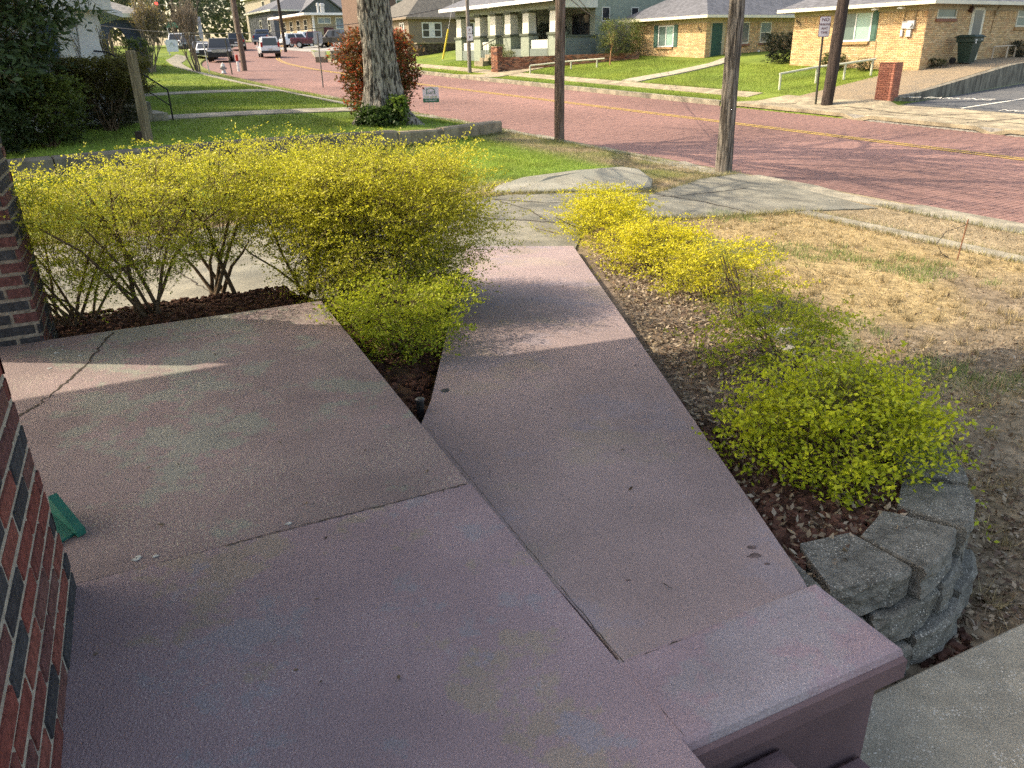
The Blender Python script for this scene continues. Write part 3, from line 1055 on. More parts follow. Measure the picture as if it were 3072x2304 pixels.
# ---------------------------------------------------------------- retaining blocks round the bed
M_BLOCK = mat('split_face_block', (.175, .168, .145), .95, .2, 30., .7, 130., col2=(.105, .10, .085), k2=(.48, .66), sc2=9., grain=.35, speck=(85., .22, (.50, .48, .42), 7.))
bw = thing('block_wall', 'curved wall of grey split-face concrete blocks holding the bed by the steps', 'block wall', (1.5, 2.5, -.57))
path = np.array([(.86, 2.08), (1.10, 2.11), (1.34, 2.17), (1.52, 2.28), (1.68, 2.44), (1.82, 2.65), (1.92, 2.90), (1.98, 3.2)])
path_len = np.concatenate([[0], np.cumsum(np.linalg.norm(np.diff(path, axis=0), axis=1))])


def path_at(d):
    return np.array([np.interp(d, path_len, path[:, i]) for i in (0, 1)])


rb = np.random.RandomState(12)
for course in range(3):
    zc0 = -.60 + course * .144
    off = (course % 2) * .17
    out = (2 - course) * .03
    d = off - .17
    bl = .335
    while d < path_len[-1] - .05:
        c = path_at(np.clip(d + bl / 2, 0, path_len[-1]))
        t_ = path_at(np.clip(d + bl / 2 + .08, 0, path_len[-1])) - path_at(np.clip(d + bl / 2 - .08, 0, path_len[-1]))
        d += bl + .028
        t_ = t_ / (np.linalg.norm(t_) + 1e-9)
        nrm = np.array([t_[1], -t_[0]])      # outwards (towards the lower walk)
        c = c + nrm * (out + rb.normal(0, .011))
        yw_ = rb.normal(0, .05)
        t_ = np.array([t_[0] * math.cos(yw_) - t_[1] * math.sin(yw_), t_[0] * math.sin(yw_) + t_[1] * math.cos(yw_)])
        nrm = np.array([t_[1], -t_[0]])
        fw, bwid, dep = .168, .108, .25
        nf_ = 9
        ring = [(-fw + 2 * fw * k / (nf_ - 1), .022 * (1 - abs(2 * k / (nf_ - 1) - 1) ** 2.2) - .006) for k in range(nf_)]
        ring += [(fw * .93, -.07), (bwid + .012, -dep + .02), (bwid, -dep), (-bwid, -dep), (-bwid - .012, -dep + .02), (-fw * .93, -.07)]
        vs, fs = [], []
        n = len(ring)
        levels = [0.006, .022, .045, .068, .092, .114, .128, .135]
        for li, z in enumerate(levels):
            for k, (u_, w_) in enumerate(ring):
                front = k < nf_
                rough_ = (rb.normal(0, .0062) if li < 6 else rb.normal(0, .003)) if front else rb.normal(0, .0012)
                ins_ = (.010 if li == len(levels) - 1 else 0.) if front else 0.
                p = c + t_ * (u_ * (1 - (.02 if li == len(levels) - 1 else 0))) + nrm * (w_ + rough_ - ins_)
                vs.append((p[0], p[1], zc0 + z + (rb.normal(0, .0025) if 0 < li < len(levels) - 1 else 0)))
        nl_ = len(levels)
        for li in range(nl_ - 1):
            for k in range(n):
                j = (k + 1) % n
                fs.append((li * n + k, li * n + j, (li + 1) * n + j, (li + 1) * n + k))
        fs += [tuple(range((nl_ - 1) * n, nl_ * n)), tuple(range(n))[::-1]]
        MB().add(vs, fs).obj('block', M_BLOCK, bw)
# loose flat stones edging the bed farther along
M_STONE = mat('field_stone', (.26, .245, .21), .95, .25, 8., .6, 50., col2=(.18, .17, .15), sc2=3.)
for i, (x, y, r, lab) in enumerate([(2.02, 6.35, .21, 'flat grey edging stone beside the thin bare shrub'), (2.1, 5.75, .16, 'small flat grey edging stone half hidden behind the sparse shrub'),
                                    (2.2, 4.85, .13, 'rounded pale edging stone behind the large low yellow shrub'), (2.06, 5.3, .09, 'smallest pale edging stone between the two stones of the bed edge')]):
    q = MB()
    k = 11
    ring = [(x + r * (1 + .22 * math.sin(3 * a + i)) * math.cos(a) * 1.2, y + r * .75 * (1 + .15 * math.cos(2 * a + i)) * math.sin(a)) for a in np.linspace(0, 2 * math.pi, k, endpoint=False)]
    z = float(zt(x, y))
    q.frus(ring, [(z - .06, 0), (z + .03, -.005), (z + .06, .02), (z + .07, .06)])
    tag(q.obj('edging_stone', M_STONE, None, True), lab, 'stone', 'edging stones of the right bed')

# pits and a rust ring in the ramp surface
rsx = random.Random(14)
for (x_, y_, r_) in ((.782, 2.12, .018), (.775, 2.07, .022), (.80, 2.02, .01), (.50, 1.66, .014), (.345, 1.95, .008)):
    z_ = float(ramp_z(y_)) + .0012
    MB().frus([(x_ + r_ * rsx.uniform(.6, 1.3) * math.cos(k * .7), y_ + r_ * .6 * rsx.uniform(.6, 1.3) * math.sin(k * .7)) for k in range(9)], [(z_ - .002, 0), (z_ + .001, 0)]).obj('surface_pit', mat('pit_brown', (.13, .095, .092), .95, .4, 60., .5, 120.), ramp)

# ================================================================== BUILDINGS
pal_yel = [(.58, .40, .215), (.62, .435, .24), (.55, .365, .20), (.64, .46, .27), (.56, .35, .19), (.53, .385, .22), (.63, .43, .22)]
pal_red = [(.27, .095, .06), (.24, .09, .06), (.30, .12, .08), (.20, .08, .06)]
M_MORT2 = mat('grey_mortar', (.46, .36, .24), .95, .15, 20., .3, 60.)
M_ROOF = lines_mat('slate_shingles', (.12, .125, .14), (.07, .075, .085), .075, .18, bump=.25, var=.25)
M_ROOF2 = lines_mat('brown_shingles', (.115, .108, .092), (.07, .066, .06), .075, .18, bump=.25, var=.3)
M_DKGREEN = mat('dark_green_paint', (.02, .075, .055), .5, .1, 4., .05, 30.)
M_SHUT = mat('green_shutter', (.06, .13, .10), .55, .12, 5., .05, 30.)


def wp(face, c, u, z, d=0.):
    """point on a wall: face T looks towards the street (normal -t), face S looks down the street (normal -s)"""
    return (c - d, u, z) if face == 'T' else (u, c - d, z)


def wbox(q, face, c, u0, u1, z0, z1, d0, d1):
    if face == 'T':
        q.box(c - d1, c - d0, u0, u1, z0, z1)
    else:
        q.box(u0, u1, c - d1, c - d0, z0, z1)
    return q


def window(parent, face, c, u0, u1, z0, z1, fm, gm, mull=None, fw=.06, sill=None, gm2=None, name='window', outer=.04):
    q = MB(fS)
    wbox(q, face, c, u0, u0 + fw, z0, z1, -.02, outer)
    wbox(q, face, c, u1 - fw, u1, z0, z1, -.02, outer)
    wbox(q, face, c, u0 + fw, u1 - fw, z1 - fw, z1, -.02, outer - .002)
    wbox(q, face, c, u0 + fw, u1 - fw, z0, z0 + fw, -.02, outer - .002)
    um, zm = (u0 + u1) / 2, (z0 + z1) / 2
    if mull == 'v':
        wbox(q, face, c, um - fw * .4, um + fw * .4, z0 + fw, z1 - fw, -.02, outer - .005)
    if mull == 'h':
        wbox(q, face, c, u0 + fw, u1 - fw, zm - fw * .4, zm + fw * .4, -.02, outer - .005)
    o = q.obj(name, fm, parent)
    gl = [(u0 + fw, um - fw * .4, z0 + fw, z1 - fw), (um + fw * .4, u1 - fw, z0 + fw, z1 - fw)] if mull == 'v' else \
         [(u0 + fw, u1 - fw, z0 + fw, zm - fw * .4), (u0 + fw, u1 - fw, zm + fw * .4, z1 - fw)] if mull == 'h' else [(u0 + fw, u1 - fw, z0 + fw, z1 - fw)]
    for k, (a, b, cc_, d) in enumerate(gl):
        wbox(MB(fS), face, c, a, b, cc_, d, -.03, .008).obj('pane', gm2 if (gm2 and k) else gm, o)
    if sill:
        wbox(MB(fS), face, c, u0 - .06, u1 + .06, z0 - .11, z0 - .005, -.02, .09).obj('sill', sill, o)
    return o


def hip_roof(parent, t0, t1, s0, s1, ze, over, rise, m, fm, sm_, fasc=.16, hipT=True):
    a0, a1, b0, b1 = t0 - over, t1 + over, s0 - over, s1 + over
    w, l = a1 - a0, b1 - b0
    if l >= w:
        r0, r1 = ((a0 + a1) / 2, b0 + w / 2 * .98), ((a0 + a1) / 2, b1 - w / 2 * .98)
    else:
        r0, r1 = (a0 + l / 2 * .98, (b0 + b1) / 2), (a1 - l / 2 * .98, (b0 + b1) / 2)
    q = MB(fS)
    z = ze + fasc
    vs = [(a0, b0, z), (a1, b0, z), (a1, b1, z), (a0, b1, z), (*r0, z + rise), (*r1, z + rise)]
    if l >= w:
        fs = [(0, 1, 4), (1, 2, 5, 4), (2, 3, 5), (3, 0, 4, 5)]
    else:
        fs = [(0, 1, 5, 4), (1, 2, 5), (2, 3, 4, 5), (3, 0, 4)]
    q.add(vs, fs + [(0, 3, 2, 1)])
    ro = q.obj('roof', m, parent)
    q = MB(fS)
    q.box(a0 - .02, a0 + .02, b0, b1, ze, z + .02)
    q.box(a1 - .02, a1 + .02, b0, b1, ze, z + .02)
    q.box(a0 + .02, a1 - .02, b0 - .02, b0 + .02, ze, z + .018)
    q.box(a0 + .02, a1 - .02, b1 - .02, b1 + .02, ze, z + .018)
    q.obj('fascia', fm, ro)
    MB(fS).box(a0 + .021, a1 - .021, b0 + .021, b1 - .021, ze + .01, ze + .05).obj('soffit', sm_, ro)
    return ro


def brick_house(name, label, t0, t1, s0, s1, zb, ze, holesT, holesS, seed, hb):
    root = thing(name, label, 'house', tuple(fS(((t0 + t1) / 2, (s0 + s1) / 2, zb))))
    rs = np.random.RandomState(seed)
    MB(fS).box(t0, t1, s0, s1, zb - .8, ze + .02).obj('wall', M_MORT2, root)
    e, d = fS((1, 0, 0.)), fS((0, 1, 0.))
    H = ze - hb - zb + .12
    pr = []
    pr.append(brick_boxes(fS((t0, s0, zb - .12)), d, (0, 0, 1), -e, s1 - s0, H, rs, depth=.022, openings=[(a - s0, b - s0, c - zb + .12, f - zb + .12) for a, b, c, f in holesT], palette=pal_yel, soldier=.21))
    pr.append(brick_boxes(fS((t0 - .02, s0, zb - .12)), e, (0, 0, 1), -d, t1 - t0, H, rs, depth=.022, openings=[(a - t0 + .02, b - t0 + .02, c - zb + .12, f - zb + .12) for a, b, c, f in holesS], palette=pal_yel, soldier=.21))
    Vx, Fx, Cx = merge(pr)
    tag(link_mesh('wall_bricks', Vx, Fx, M_BRICKVC, root, Cx), kind='stuff')
    q = MB(fS)
    q.box(t0 - .05, t0 - .001, s0 - .05, s1, ze - hb, ze + .01)
    q.box(t0, t1, s0 - .05, s0 - .001, ze - hb, ze + .009)
    q.obj('frieze_board', M_TAN, root)
    hip_roof(root, t0, t1, s0, s1, ze, .55, 1.75, M_ROOF, M_CREAM, M_TAN, .11)
    return root


def shutter(parent, face, c, u0, u1, z0, z1):
    q = MB(fS)
    wbox(q, face, c, u0, u1, z0, z1, -.02, .045)
    zm = z0 + (z1 - z0) * .55
    for za, zb_ in ((z0 + .06, zm - .03), (zm + .03, z1 - .06)):
        wbox(q, face, c, u0 + .05, u1 - .05, za, zb_, .046, .058)
    return q.obj('shutter', M_SHUT, parent)


def digits(parent, s, face, c, u, z, size, du, dz, m=M_BLACK):
    for k, ch in enumerate(s):
        org = fS(wp(face, c, u + du * k, z + dz * k, .05))
        xd = fS((0, -1, 0.)) if face == 'T' else fS((1., 0, 0))
        text_part('house_number', ch, size, m, parent, org, xd, (0, 0, 1.), 'CENTER', .006)


# right-hand yellow brick house
RH = brick_house('brick_house', 'yellow brick house with teal blinds beside the pebble driveway, right edge', 31.2, 44., 18.2, 24.25, .50, 2.80,
                 [(20.42, 22.0, 1.50, 2.80)], [(31.78, 33.2, 2.30, 2.80), (34.3, 35.3, .5, 2.80), (37.9, 38.9, 1.95, 2.80)], 3, .16)
window(RH, 'T', 31.2, 20.47, 21.92, 1.58, 2.74, M_WHITE, M_TEALGLASS, 'v', .065, None, M_TEALDARK)
wbox(MB(fS), 'T', 31.2, 20.50, 22.05, 1.47, 1.57, -.01, .10).obj('brick_sill', mat('sill_brick', (.40, .25, .12), .9, .25, 25., .4, 90.), RH)
shutter(RH, 'T', 31.2, 20.20, 20.46, 1.58, 2.76)
shutter(RH, 'T', 31.2, 21.93, 22.18, 1.58, 2.76)
digits(RH, '303', 'T', 31.2, 24.12, 2.42, .2, -.11, -.085)
window(RH, 'S', 18.2, 31.8, 33.18, 2.32, 2.77, M_CREAM, M_TEALDARK, None, .06)
wbox(MB(fS), 'S', 18.2, 31.75, 33.2, 2.21, 2.31, -.01, .09).obj('brick_sill', mat('sill_brick_red', (.27, .13, .09), .9, .25, 25., .4, 90.), RH)
dr = wbox(MB(fS), 'S', 18.2, 34.3, 35.28, .52, 2.78, -.02, .05).obj('door_frame', M_CREAM, RH)
wbox(MB(fS), 'S', 18.2, 34.38, 35.16, .56, 2.72, .045, .07).obj('storm_door', M_CREAM, dr)
wbox(MB(fS), 'S', 18.2, 34.46, 35.08, 1.68, 2.62, .069, .078).obj('pane', M_GREYGLASS, dr)
wbox(MB(fS), 'S', 18.2, 34.46, 35.08, .70, 1.56, .069, .078).obj('pane', M_GREYGLASS, dr)
window(RH, 'S', 18.2, 37.95, 38.9, 2.0, 2.78, M_CREAM, M_TEALDARK, 'h', .06)
wbox(MB(fS), 'S', 18.2, 37.9, 38.95, 1.87, 1.99, -.01, .09).obj('brick_sill', MATS['sill_brick'], RH)
q = MB(fS).lathe([(.03, 0), (.07, .05), (.075, .2), (.03, .26)], (34.05, 18.08, 2.52), 8)
wbox(q, 'S', 18.2, 33.98, 34.12, 2.56, 2.70, -.01, .1)
q.obj('wall_lamp', mat('lamp_bronze', (.06, .03, .025), .5, .1, 5., .05), RH)
# meters and conduits on the front wall
M_METER = mat('meter_box_grey', (.52, .53, .53), .5, .08, 8., .05, metal=.2)
q = MB(fS)
wbox(q, 'T', 31.2, 18.62, 18.90, 1.98, 2.28, -.01, .12)
wbox(q, 'T', 31.2, 18.90, 19.14, 2.0, 2.26, -.01, .07)
wbox(q, 'T', 31.2, 18.72, 18.90, 1.70, 1.95, -.01, .10)
wbox(q, 'T', 31.2, 19.06, 19.16, 1.72, 1.96, -.01, .08)
mo = q.obj('meter_box', M_METER, RH)
MB(fS).tube([wp('T', 31.2, 18.74, 2.13, .10), wp('T', 31.2, 18.74, 2.13, .2)], .075, 12).obj('meter', mat('meter_glass', (.6, .62, .63), .2, .1, 5., 0.), mo)
q = MB(fS)
q.tube([wp('T', 31.2, 18.66, 2.28, .05), wp('T', 31.2, 18.62, 2.78, .05), wp('T', 31.2, 18.55, 2.9, .1)], .025, 6)
q.tube([wp('T', 31.2, 19.12, 1.98, .04), wp('T', 31.2, 19.08, 2.8, .04)], .018, 6)
q.tube([wp('T', 31.2, 20.15, .95, .03), wp('T', 31.2, 20.15, 1.57, .03)], .01, 5)
q.obj('conduit', mat('conduit_tan', (.33, .25, .15), .7, .1, 9., .05), RH)
for u in (19.0, 20.1):
    wbox(MB(fS), 'T', 31.2, u, u + .2, 2.70, 2.76, .25, .45).obj('flood_lamp', M_WHITE, RH)
q = MB(fS)
q.tube([wp('S', 18.2, 36.3, 2.95, .1), wp('S', 18.2, 36.1, 2.55, .05), wp('S', 18.2, 36.0, 1.75, .04)], .015, 6)
wbox(q, 'S', 18.2, 36.02, 36.24, 2.46, 2.62, -.01, .1)
q.obj('conduit', MATS['conduit_tan'], RH)
MB(fS).box(34.0, 36.6, 17.35, 18.17, .35, .66).obj('door_step', M_CONC2, RH)

# left-hand yellow brick house
LH = brick_house('brick_house', 'yellow brick house with dark green front door and teal blinds in the middle', 32.0, 44.5, 30.2, 35.85, .60, 2.86,
                 [(32.4, 33.7, 1.52, 2.86)], [(32.3, 33.35, .6, 2.86), (34.3, 35.25, 1.6, 2.86), (36.05, 36.95, 1.62, 2.86)], 4, .16)
window(LH, 'T', 32.0, 32.45, 33.62, 1.57, 2.62, M_WHITE, M_TEALGLASS, 'v', .06, None, M_TEALDARK)
wbox(MB(fS), 'T', 32., 32.50, 33.7, 1.47, 1.56, -.01, .10).obj('brick_sill', MATS['sill_brick'], LH)
shutter(LH, 'T', 32.0, 32.16, 32.43, 1.56, 2.64)
shutter(LH, 'T', 32.0, 33.64, 33.96, 1.56, 2.64)
digits(LH, '305', 'T', 32.0, 30.72, 2.40, .2, -.10, -.09)
df = wbox(MB(fS), 'S', 30.2, 32.30, 33.36, .86, 2.72, -.02, .035).obj('door_frame', M_TAN, LH)
dd_ = wbox(MB(fS), 'S', 30.2, 32.40, 33.14, .90, 2.62, .034, .05).obj('door', M_DKGREEN, df)
MB(fS).lathe([(.005, -.03), (.03, -.02), (.03, .02), (.005, .03)], (33.06, 30.12, 1.72), 8).obj('door_knob', M_STEEL, df)
window(LH, 'S', 30.2, 34.35, 35.2, 1.64, 2.68, M_CREAM, M_GREYGLASS, None, .05, MATS['sill_brick_red'])
window(LH, 'S', 30.2, 36.08, 36.93, 1.66, 2.68, M_CREAM, M_GREYGLASS, 'h', .05, MATS['sill_brick_red'], M_TEALDARK)
MB(fS).box(32.3, 35.2, 29.2, 30.17, .3, .84).obj('door_step', M_CONC2, LH)
wbox(MB(fS), 'S', 30.2, 33.62, 33.78, 1.9, 2.12, -.01, .1).obj('mailbox', M_BLACK, LH)
wbox(MB(fS), 'S', 30.2, 36.0, 36.12, 1.10, 1.30, -.01, .09).obj('outlet_box', M_WHITE, LH)
MB(fS).tube([wp('S', 30.2, 36.03, 1.12, .03), wp('S', 30.2, 35.9, 1.0, .03), wp('S', 30.2, 35.9, 2.8, .03)], .012, 5).obj('conduit', MATS['conduit_tan'], LH)
q = MB(fS)
wbox(q, 'T', 32., 35.35, 35.6, 2.48, 2.78, -.01, .16)
wbox(q, 'T', 32., 34.72, 34.84, 2.64, 2.8, -.01, .1)
q.obj('vent_box', M_CREAM, LH)

# red brick pier at the lot corner, brick by brick
rp = thing('brick_pier', 'slender red brick pier at the corner of the parking lot', 'pier', tuple(fS((25.9, 16.1, -.35))))
MB(fS).box(25.69, 26.11, 15.79, 16.35, -.5, .885).obj('mortar_core', mat('pink_mortar', (.40, .24, .18), .95, .15, 20., .2, 60.), rp)
rsb = random.Random(8)
M_RB = [mat('red_brick_%d_tone' % i, c, .9, .2, 30., .4, 100.) for i, c in enumerate([(.37, .15, .10), (.33, .13, .09), (.40, .175, .12), (.30, .12, .085)])]
bc = {}
for face, lo, hi, fix in (('T', 15.79, 16.35, 25.69), ('S', 25.69, 26.11, 15.79)):
    for r in range(19):
        z = -.42 + r * .068
        x = lo - (r % 2) * .105
        while x < hi:
            x0, x1 = max(x, lo), min(x + .198, hi)
            x += .208
            if x1 - x0 < .03:
                continue
            key = (face, round(x1 - x0, 2), rsb.randrange(4))
            if key not in bc:
                q = MB(fS)
                w = x1 - x0
                if face == 'T':
                    q.box(-.018, 0, 0, w, 0, .058)
                else:
                    q.box(0, w, -.018, 0, 0, .058)
                bc[key] = q.obj('brick', M_RB[key[2]])
                o = bc[key]
            else:
                o = bc[key].copy()
                COL.objects.link(o)
            o.parent = rp
            o.location = fS((fix, x0, z) if face == 'T' else (x0, fix, z)) - ORIG[rp.name]
MB(fS).box(25.66, 26.13, 15.765, 16.37, .885, .90).obj('cap', MATS['red_brick_0_tone'], rp)

# green bungalow with columned porch
GH = thing('green_house', 'sage green bungalow with a deep porch on white square columns', 'house', tuple(fS((34, 43, 1.3))))
M_SAGE = lines_mat('sage_siding', (.30, .34, .27), (.20, .23, .18), .12, .1, var=.1)
M_SAGED = lines_mat('dark_sage_siding', (.19, .225, .205), (.13, .15, .14), .14, .1, var=.1)
M_SAGETRIM = mat('dark_sage_trim', (.10, .115, .085), .7, .1, 4., .05)
M_CREAMW = mat('porch_cream', (.62, .62, .53), .6, .08, 4., .05)
MB(fS).box(30.75, 44, 37.5, 49, .5, 8.2).obj('wall', M_SAGE, GH)
zf, zp, zbm, zee = 1.42, 2.42, 3.66, 4.0
MB(fS).box(27.9, 30.75, 37.6, 48.6, .4, zf + .25).obj('porch_base', M_SAGED, GH)
MB(fS).box(27.92, 30.75, 37.42, 37.58, .6, 2.22).obj('end_wall', M_SAGED, GH)
MB(fS).box(27.85, 30.8, 37.36, 37.62, 2.22, 2.32).obj('end_wall_cap', M_SAGETRIM, GH)
for k, s_ in enumerate((48.1, 45.75, 43.95, 42.3, 40.4, 37.75)):
    pr_ = MB(fS).frus([(27.85, s_ - .42), (28.55, s_ - .42), (28.55, s_ + .42), (27.85, s_ + .42)], [(.5, 0), (zp - .06, .02)]).obj('pier', MATS['sage_siding'], GH)
    MB(fS).box(27.8, 28.6, s_ - .46, s_ + .46, zp - .06, zp + .06).obj('pier_cap', M_SAGETRIM, pr_)
    co = MB(fS).frus([(27.92, s_ - .32), (28.48, s_ - .32), (28.48, s_ + .32), (27.92, s_ + .32)], [(zp + .06, 0), (zbm - .1, .03)]).obj('column', M_CREAMW, GH)
    MB(fS).box(27.88, 28.52, s_ - .36, s_ + .36, zbm - .1, zbm + .02).obj('column_capital', M_SAGETRIM, co)
for a, b in ((38.2, 39.95), (44.4, 45.3), (46.2, 47.65)):
    MB(fS).box(27.98, 28.12, a, b, zf + .25, 2.12).obj('porch_rail', M_CREAMW, GH)
q = MB(fS)
q.box(27.95, 28.45, 37.4, 48.5, zbm + .02, zee)
q.box(28.45, 30.75, 37.4, 37.7, zbm + .02, zee + .4)
q.obj('beam', MATS['sage_siding'], GH)
MB(fS).box(28.4, 30.8, 37.36, 37.395, zbm + .05, 4.35).obj('gable_board', M_CREAMW, GH)
q = MB(fS)
q.add([(27.2, 36.7, zee + .02), (27.2, 49.3, zee + .02), (31.2, 49.3, 5.35), (31.2, 36.7, 5.35), (27.2, 36.7, zee + .16), (27.2, 49.3, zee + .16), (31.2, 49.3, 5.5), (31.2, 36.7, 5.5)],
      [(0, 3, 2, 1), (4, 5, 6, 7), (0, 1, 5, 4), (1, 2, 6, 5), (2, 3, 7, 6), (3, 0, 4, 7)])
gr_ = q.obj('porch_roof', M_ROOF, GH)
MB(fS).box(27.16, 27.199, 36.7, 49.3, zee - .02, zee + .17).obj('fascia', M_WHITE, gr_)
hip_roof(GH, 30.75, 44, 37.5, 49, 8.2, .6, 2.5, M_ROOF, M_CREAMW, M_CREAMW)
window(GH, 'S', 37.5, 31.2, 31.8, 3.0, 3.75, M_CREAMW, M_DARKGLASS, None, .05)
window(GH, 'S', 37.5, 33.4, 34.0, 3.0, 3.75, M_CREAMW, M_DARKGLASS, None, .05)
window(GH, 'S', 37.5, 35.9, 37.2, 3.2, 3.75, M_CREAMW, M_DARKGLASS, None, .05)
M_PDOOR = mat('dark_wood_door', (.035, .03, .03), .4, .2, 5., .05)
for a, b, z0, z1 in ((38.0, 39.6, 1.75, 3.45), (40.4, 41.5, 1.65, 3.6), (43.2, 44.4, 2.0, 3.5)):
    window(GH, 'T', 30.75, a, b, z0, z1, M_PDOOR, M_DARKGLASS, 'v', .08)
q = MB(fS)
for k in range(4):
    q.box(26.3 + .4 * k, 27.85, 42.6 + .0, 43.6, .6, 1.05 + .18 * k)
st_ = q.obj('porch_stairs', M_CONC2, GH)
q = MB(fS)
q.tube([(26.3, 42.55, 1.9), (27.9, 42.55, 2.5)], .025, 6)
q.tube([(26.3, 42.55, 1.0), (26.3, 42.55, 1.9)], .025, 6)
for k in range(9):
    q.tube([(26.4 + k * .17, 42.55, 1.15 + k * .06), (26.4 + k * .17, 42.55, 1.92 + k * .063)], .012, 5)
q.obj('stair_railing', M_BLACK, GH)

# low red brick garden wall in front of the green house
gw = thing('garden_wall', 'low weathered red brick garden wall with a taller end pier', 'garden wall', tuple(fS((27.6, 37, .5))))
rsg = np.random.RandomState(3)
MB(fS).add([(25.35, 39.25, .0), (25.35, 38.95, .0), (30.9, 33.9, .3), (30.9, 34.2, .3), (25.35, 39.25, 1.22), (25.35, 38.95, 1.22), (30.9, 33.9, 1.32), (30.9, 34.2, 1.32)],
           [(0, 3, 2, 1), (4, 5, 6, 7), (0, 1, 5, 4), (1, 2, 6, 5), (2, 3, 7, 6), (3, 0, 4, 7)]).obj('mortar_core', M_MORT2, gw)
pal_old = [(.25, .10, .06), (.20, .085, .055), (.28, .135, .085), (.14, .07, .05), (.30, .16, .11), (.10, .06, .05)]
ud = fS((30.9 - 25.35, 33.9 - 38.95, .09))
Lw = np.linalg.norm(ud[:2])
ud = ud / Lw
nd = np.array([ud[1], -ud[0], 0])
Vx, Fx, Cx = brick_boxes(fS((25.35, 38.95, .32)), ud, (0, 0, 1), nd, Lw, .95, rsg, depth=.02, palette=pal_old, jit=.006)
tag(link_mesh('wall_bricks', Vx, Fx, M_BRICKVC, gw, Cx), kind='stuff')
pp = MB(fS).box(25.0, 25.34, 38.95, 39.6, .1, 1.82).obj('end_pier', M_MORT2, gw)
e, d = fS((1, 0, 0.)), fS((0, 1, 0.))
V1 = brick_boxes(fS((25.0, 38.95, .2)), d, (0, 0, 1), -e, .65, 1.62, rsg, depth=.02, palette=pal_old, jit=.005)
V2 = brick_boxes(fS((24.98, 38.95, .2)), e, (0, 0, 1), -d, .36, 1.62, rsg, depth=.02, palette=pal_old, jit=.005)
Vx, Fx, Cx = merge([V1, V2])
tag(link_mesh('pier_bricks', Vx, Fx, M_BRICKVC, pp, Cx), kind='stuff')

# tan stucco cottage
TH = thing('stucco_house', 'tan stucco cottage with white double windows and a hipped grey roof', 'house', tuple(fS((35, 63, 2.))))
M_STUC = mat('tan_stucco', (.245, .195, .145), .9, .1, 3., .3, 60.)
MB(fS).box(30.4, 43, 60.2, 68, .8, 4.1).obj('wall', M_STUC, TH)
hip_roof(TH, 30.4, 43, 60.2, 68, 4.08, .35, 2.4, M_ROOF2, M_STUC, M_STUC, .12)
for u0, u1 in ((31.55, 33.35), (34.85, 36.7)):
    o = window(TH, 'S', 60.2, u0, u1, 2.72, 3.86, M_WHITE, M_DARKGLASS, None, .09)
    mid = (u0 + u1) / 2
    q = wbox(MB(fS), 'S', 60.2, mid - .26, mid + .26, 2.80, 3.78, .009, .035) if u0 < 34 else wbox(MB(fS), 'S', 60.2, u0 + .09, u0 + .36, 2.80, 3.78, .009, .035)
    if u0 > 34:
        wbox(q, 'S', 60.2, u1 - .36, u1 - .09, 2.80, 3.78, .009, .035)
        wbox(q, 'S', 60.2, mid - .03, mid + .03, 2.80, 3.78, .009, .035)
    wbox(q, 'S', 60.2, u0 + .09, u1 - .09, 3.26, 3.32, .009, .03)
    q.obj('mullion', M_WHITE, o)
window(TH, 'T', 30.4, 60.95, 61.75, 2.72, 3.86, M_WHITE, M_DARKGLASS, 'v', .1)
q = MB(fS)
q.add([(34.75, 59.7, 4.02), (36.85, 59.7, 4.02), (35.8, 59.7, 4.78), (34.75, 61.4, 4.02), (36.85, 61.4, 4.02), (35.8, 62.5, 4.78)], [(0, 1, 2), (0, 2, 5, 3), (1, 4, 5, 2), (0, 3, 4, 1)])
q.obj('gable', M_STUC, TH)
q = MB(fS)
for a, b in (((34.6, 4.0), (35.8, 4.86)), ((37.0, 4.0), (35.8, 4.86))):
    q.add([(a[0], 59.6, a[1]), (b[0], 59.6, b[1]), (b[0], 62.6, b[1]), (a[0], 61.5, a[1]), (a[0], 59.6, a[1] + .1), (b[0], 59.6, b[1] + .1), (b[0], 62.6, b[1] + .1), (a[0], 61.5, a[1] + .1)],
          [(0, 3, 2, 1), (4, 5, 6, 7), (0, 1, 5, 4), (1, 2, 6, 5), (2, 3, 7, 6), (3, 0, 4, 7)])
q.obj('gable_roof', M_ROOF2, TH)
# brown two-storey behind it
BH = thing('brown_house', 'tall brown clapboard house with cream corner boards behind the oak trunk', 'house', tuple(fS((38, 76, 2.))))
M_BROWN = lines_mat('brown_siding', (.17, .115, .09), (.11, .075, .06), .14, .1, var=.1)
MB(fS).box(34, 48, 72, 82, .5, 9).obj('wall', M_BROWN, BH)
for u in (34.0, 37.0, 43.):
    wbox(MB(fS), 'S', 72, u, u + .35, .6, 9, .001, .06).obj('corner_board', M_CREAMW, BH)
window(BH, 'S', 72, 35.2, 36.3, 5.2, 7.2, M_CREAMW, mat('green_glass', (.10, .15, .09), .2, .2, 2., 0.), 'h', .1)
hip_roof(BH, 34, 48, 72, 82, 9, .5, 3, M_ROOF2, M_CREAMW, M_CREAMW)

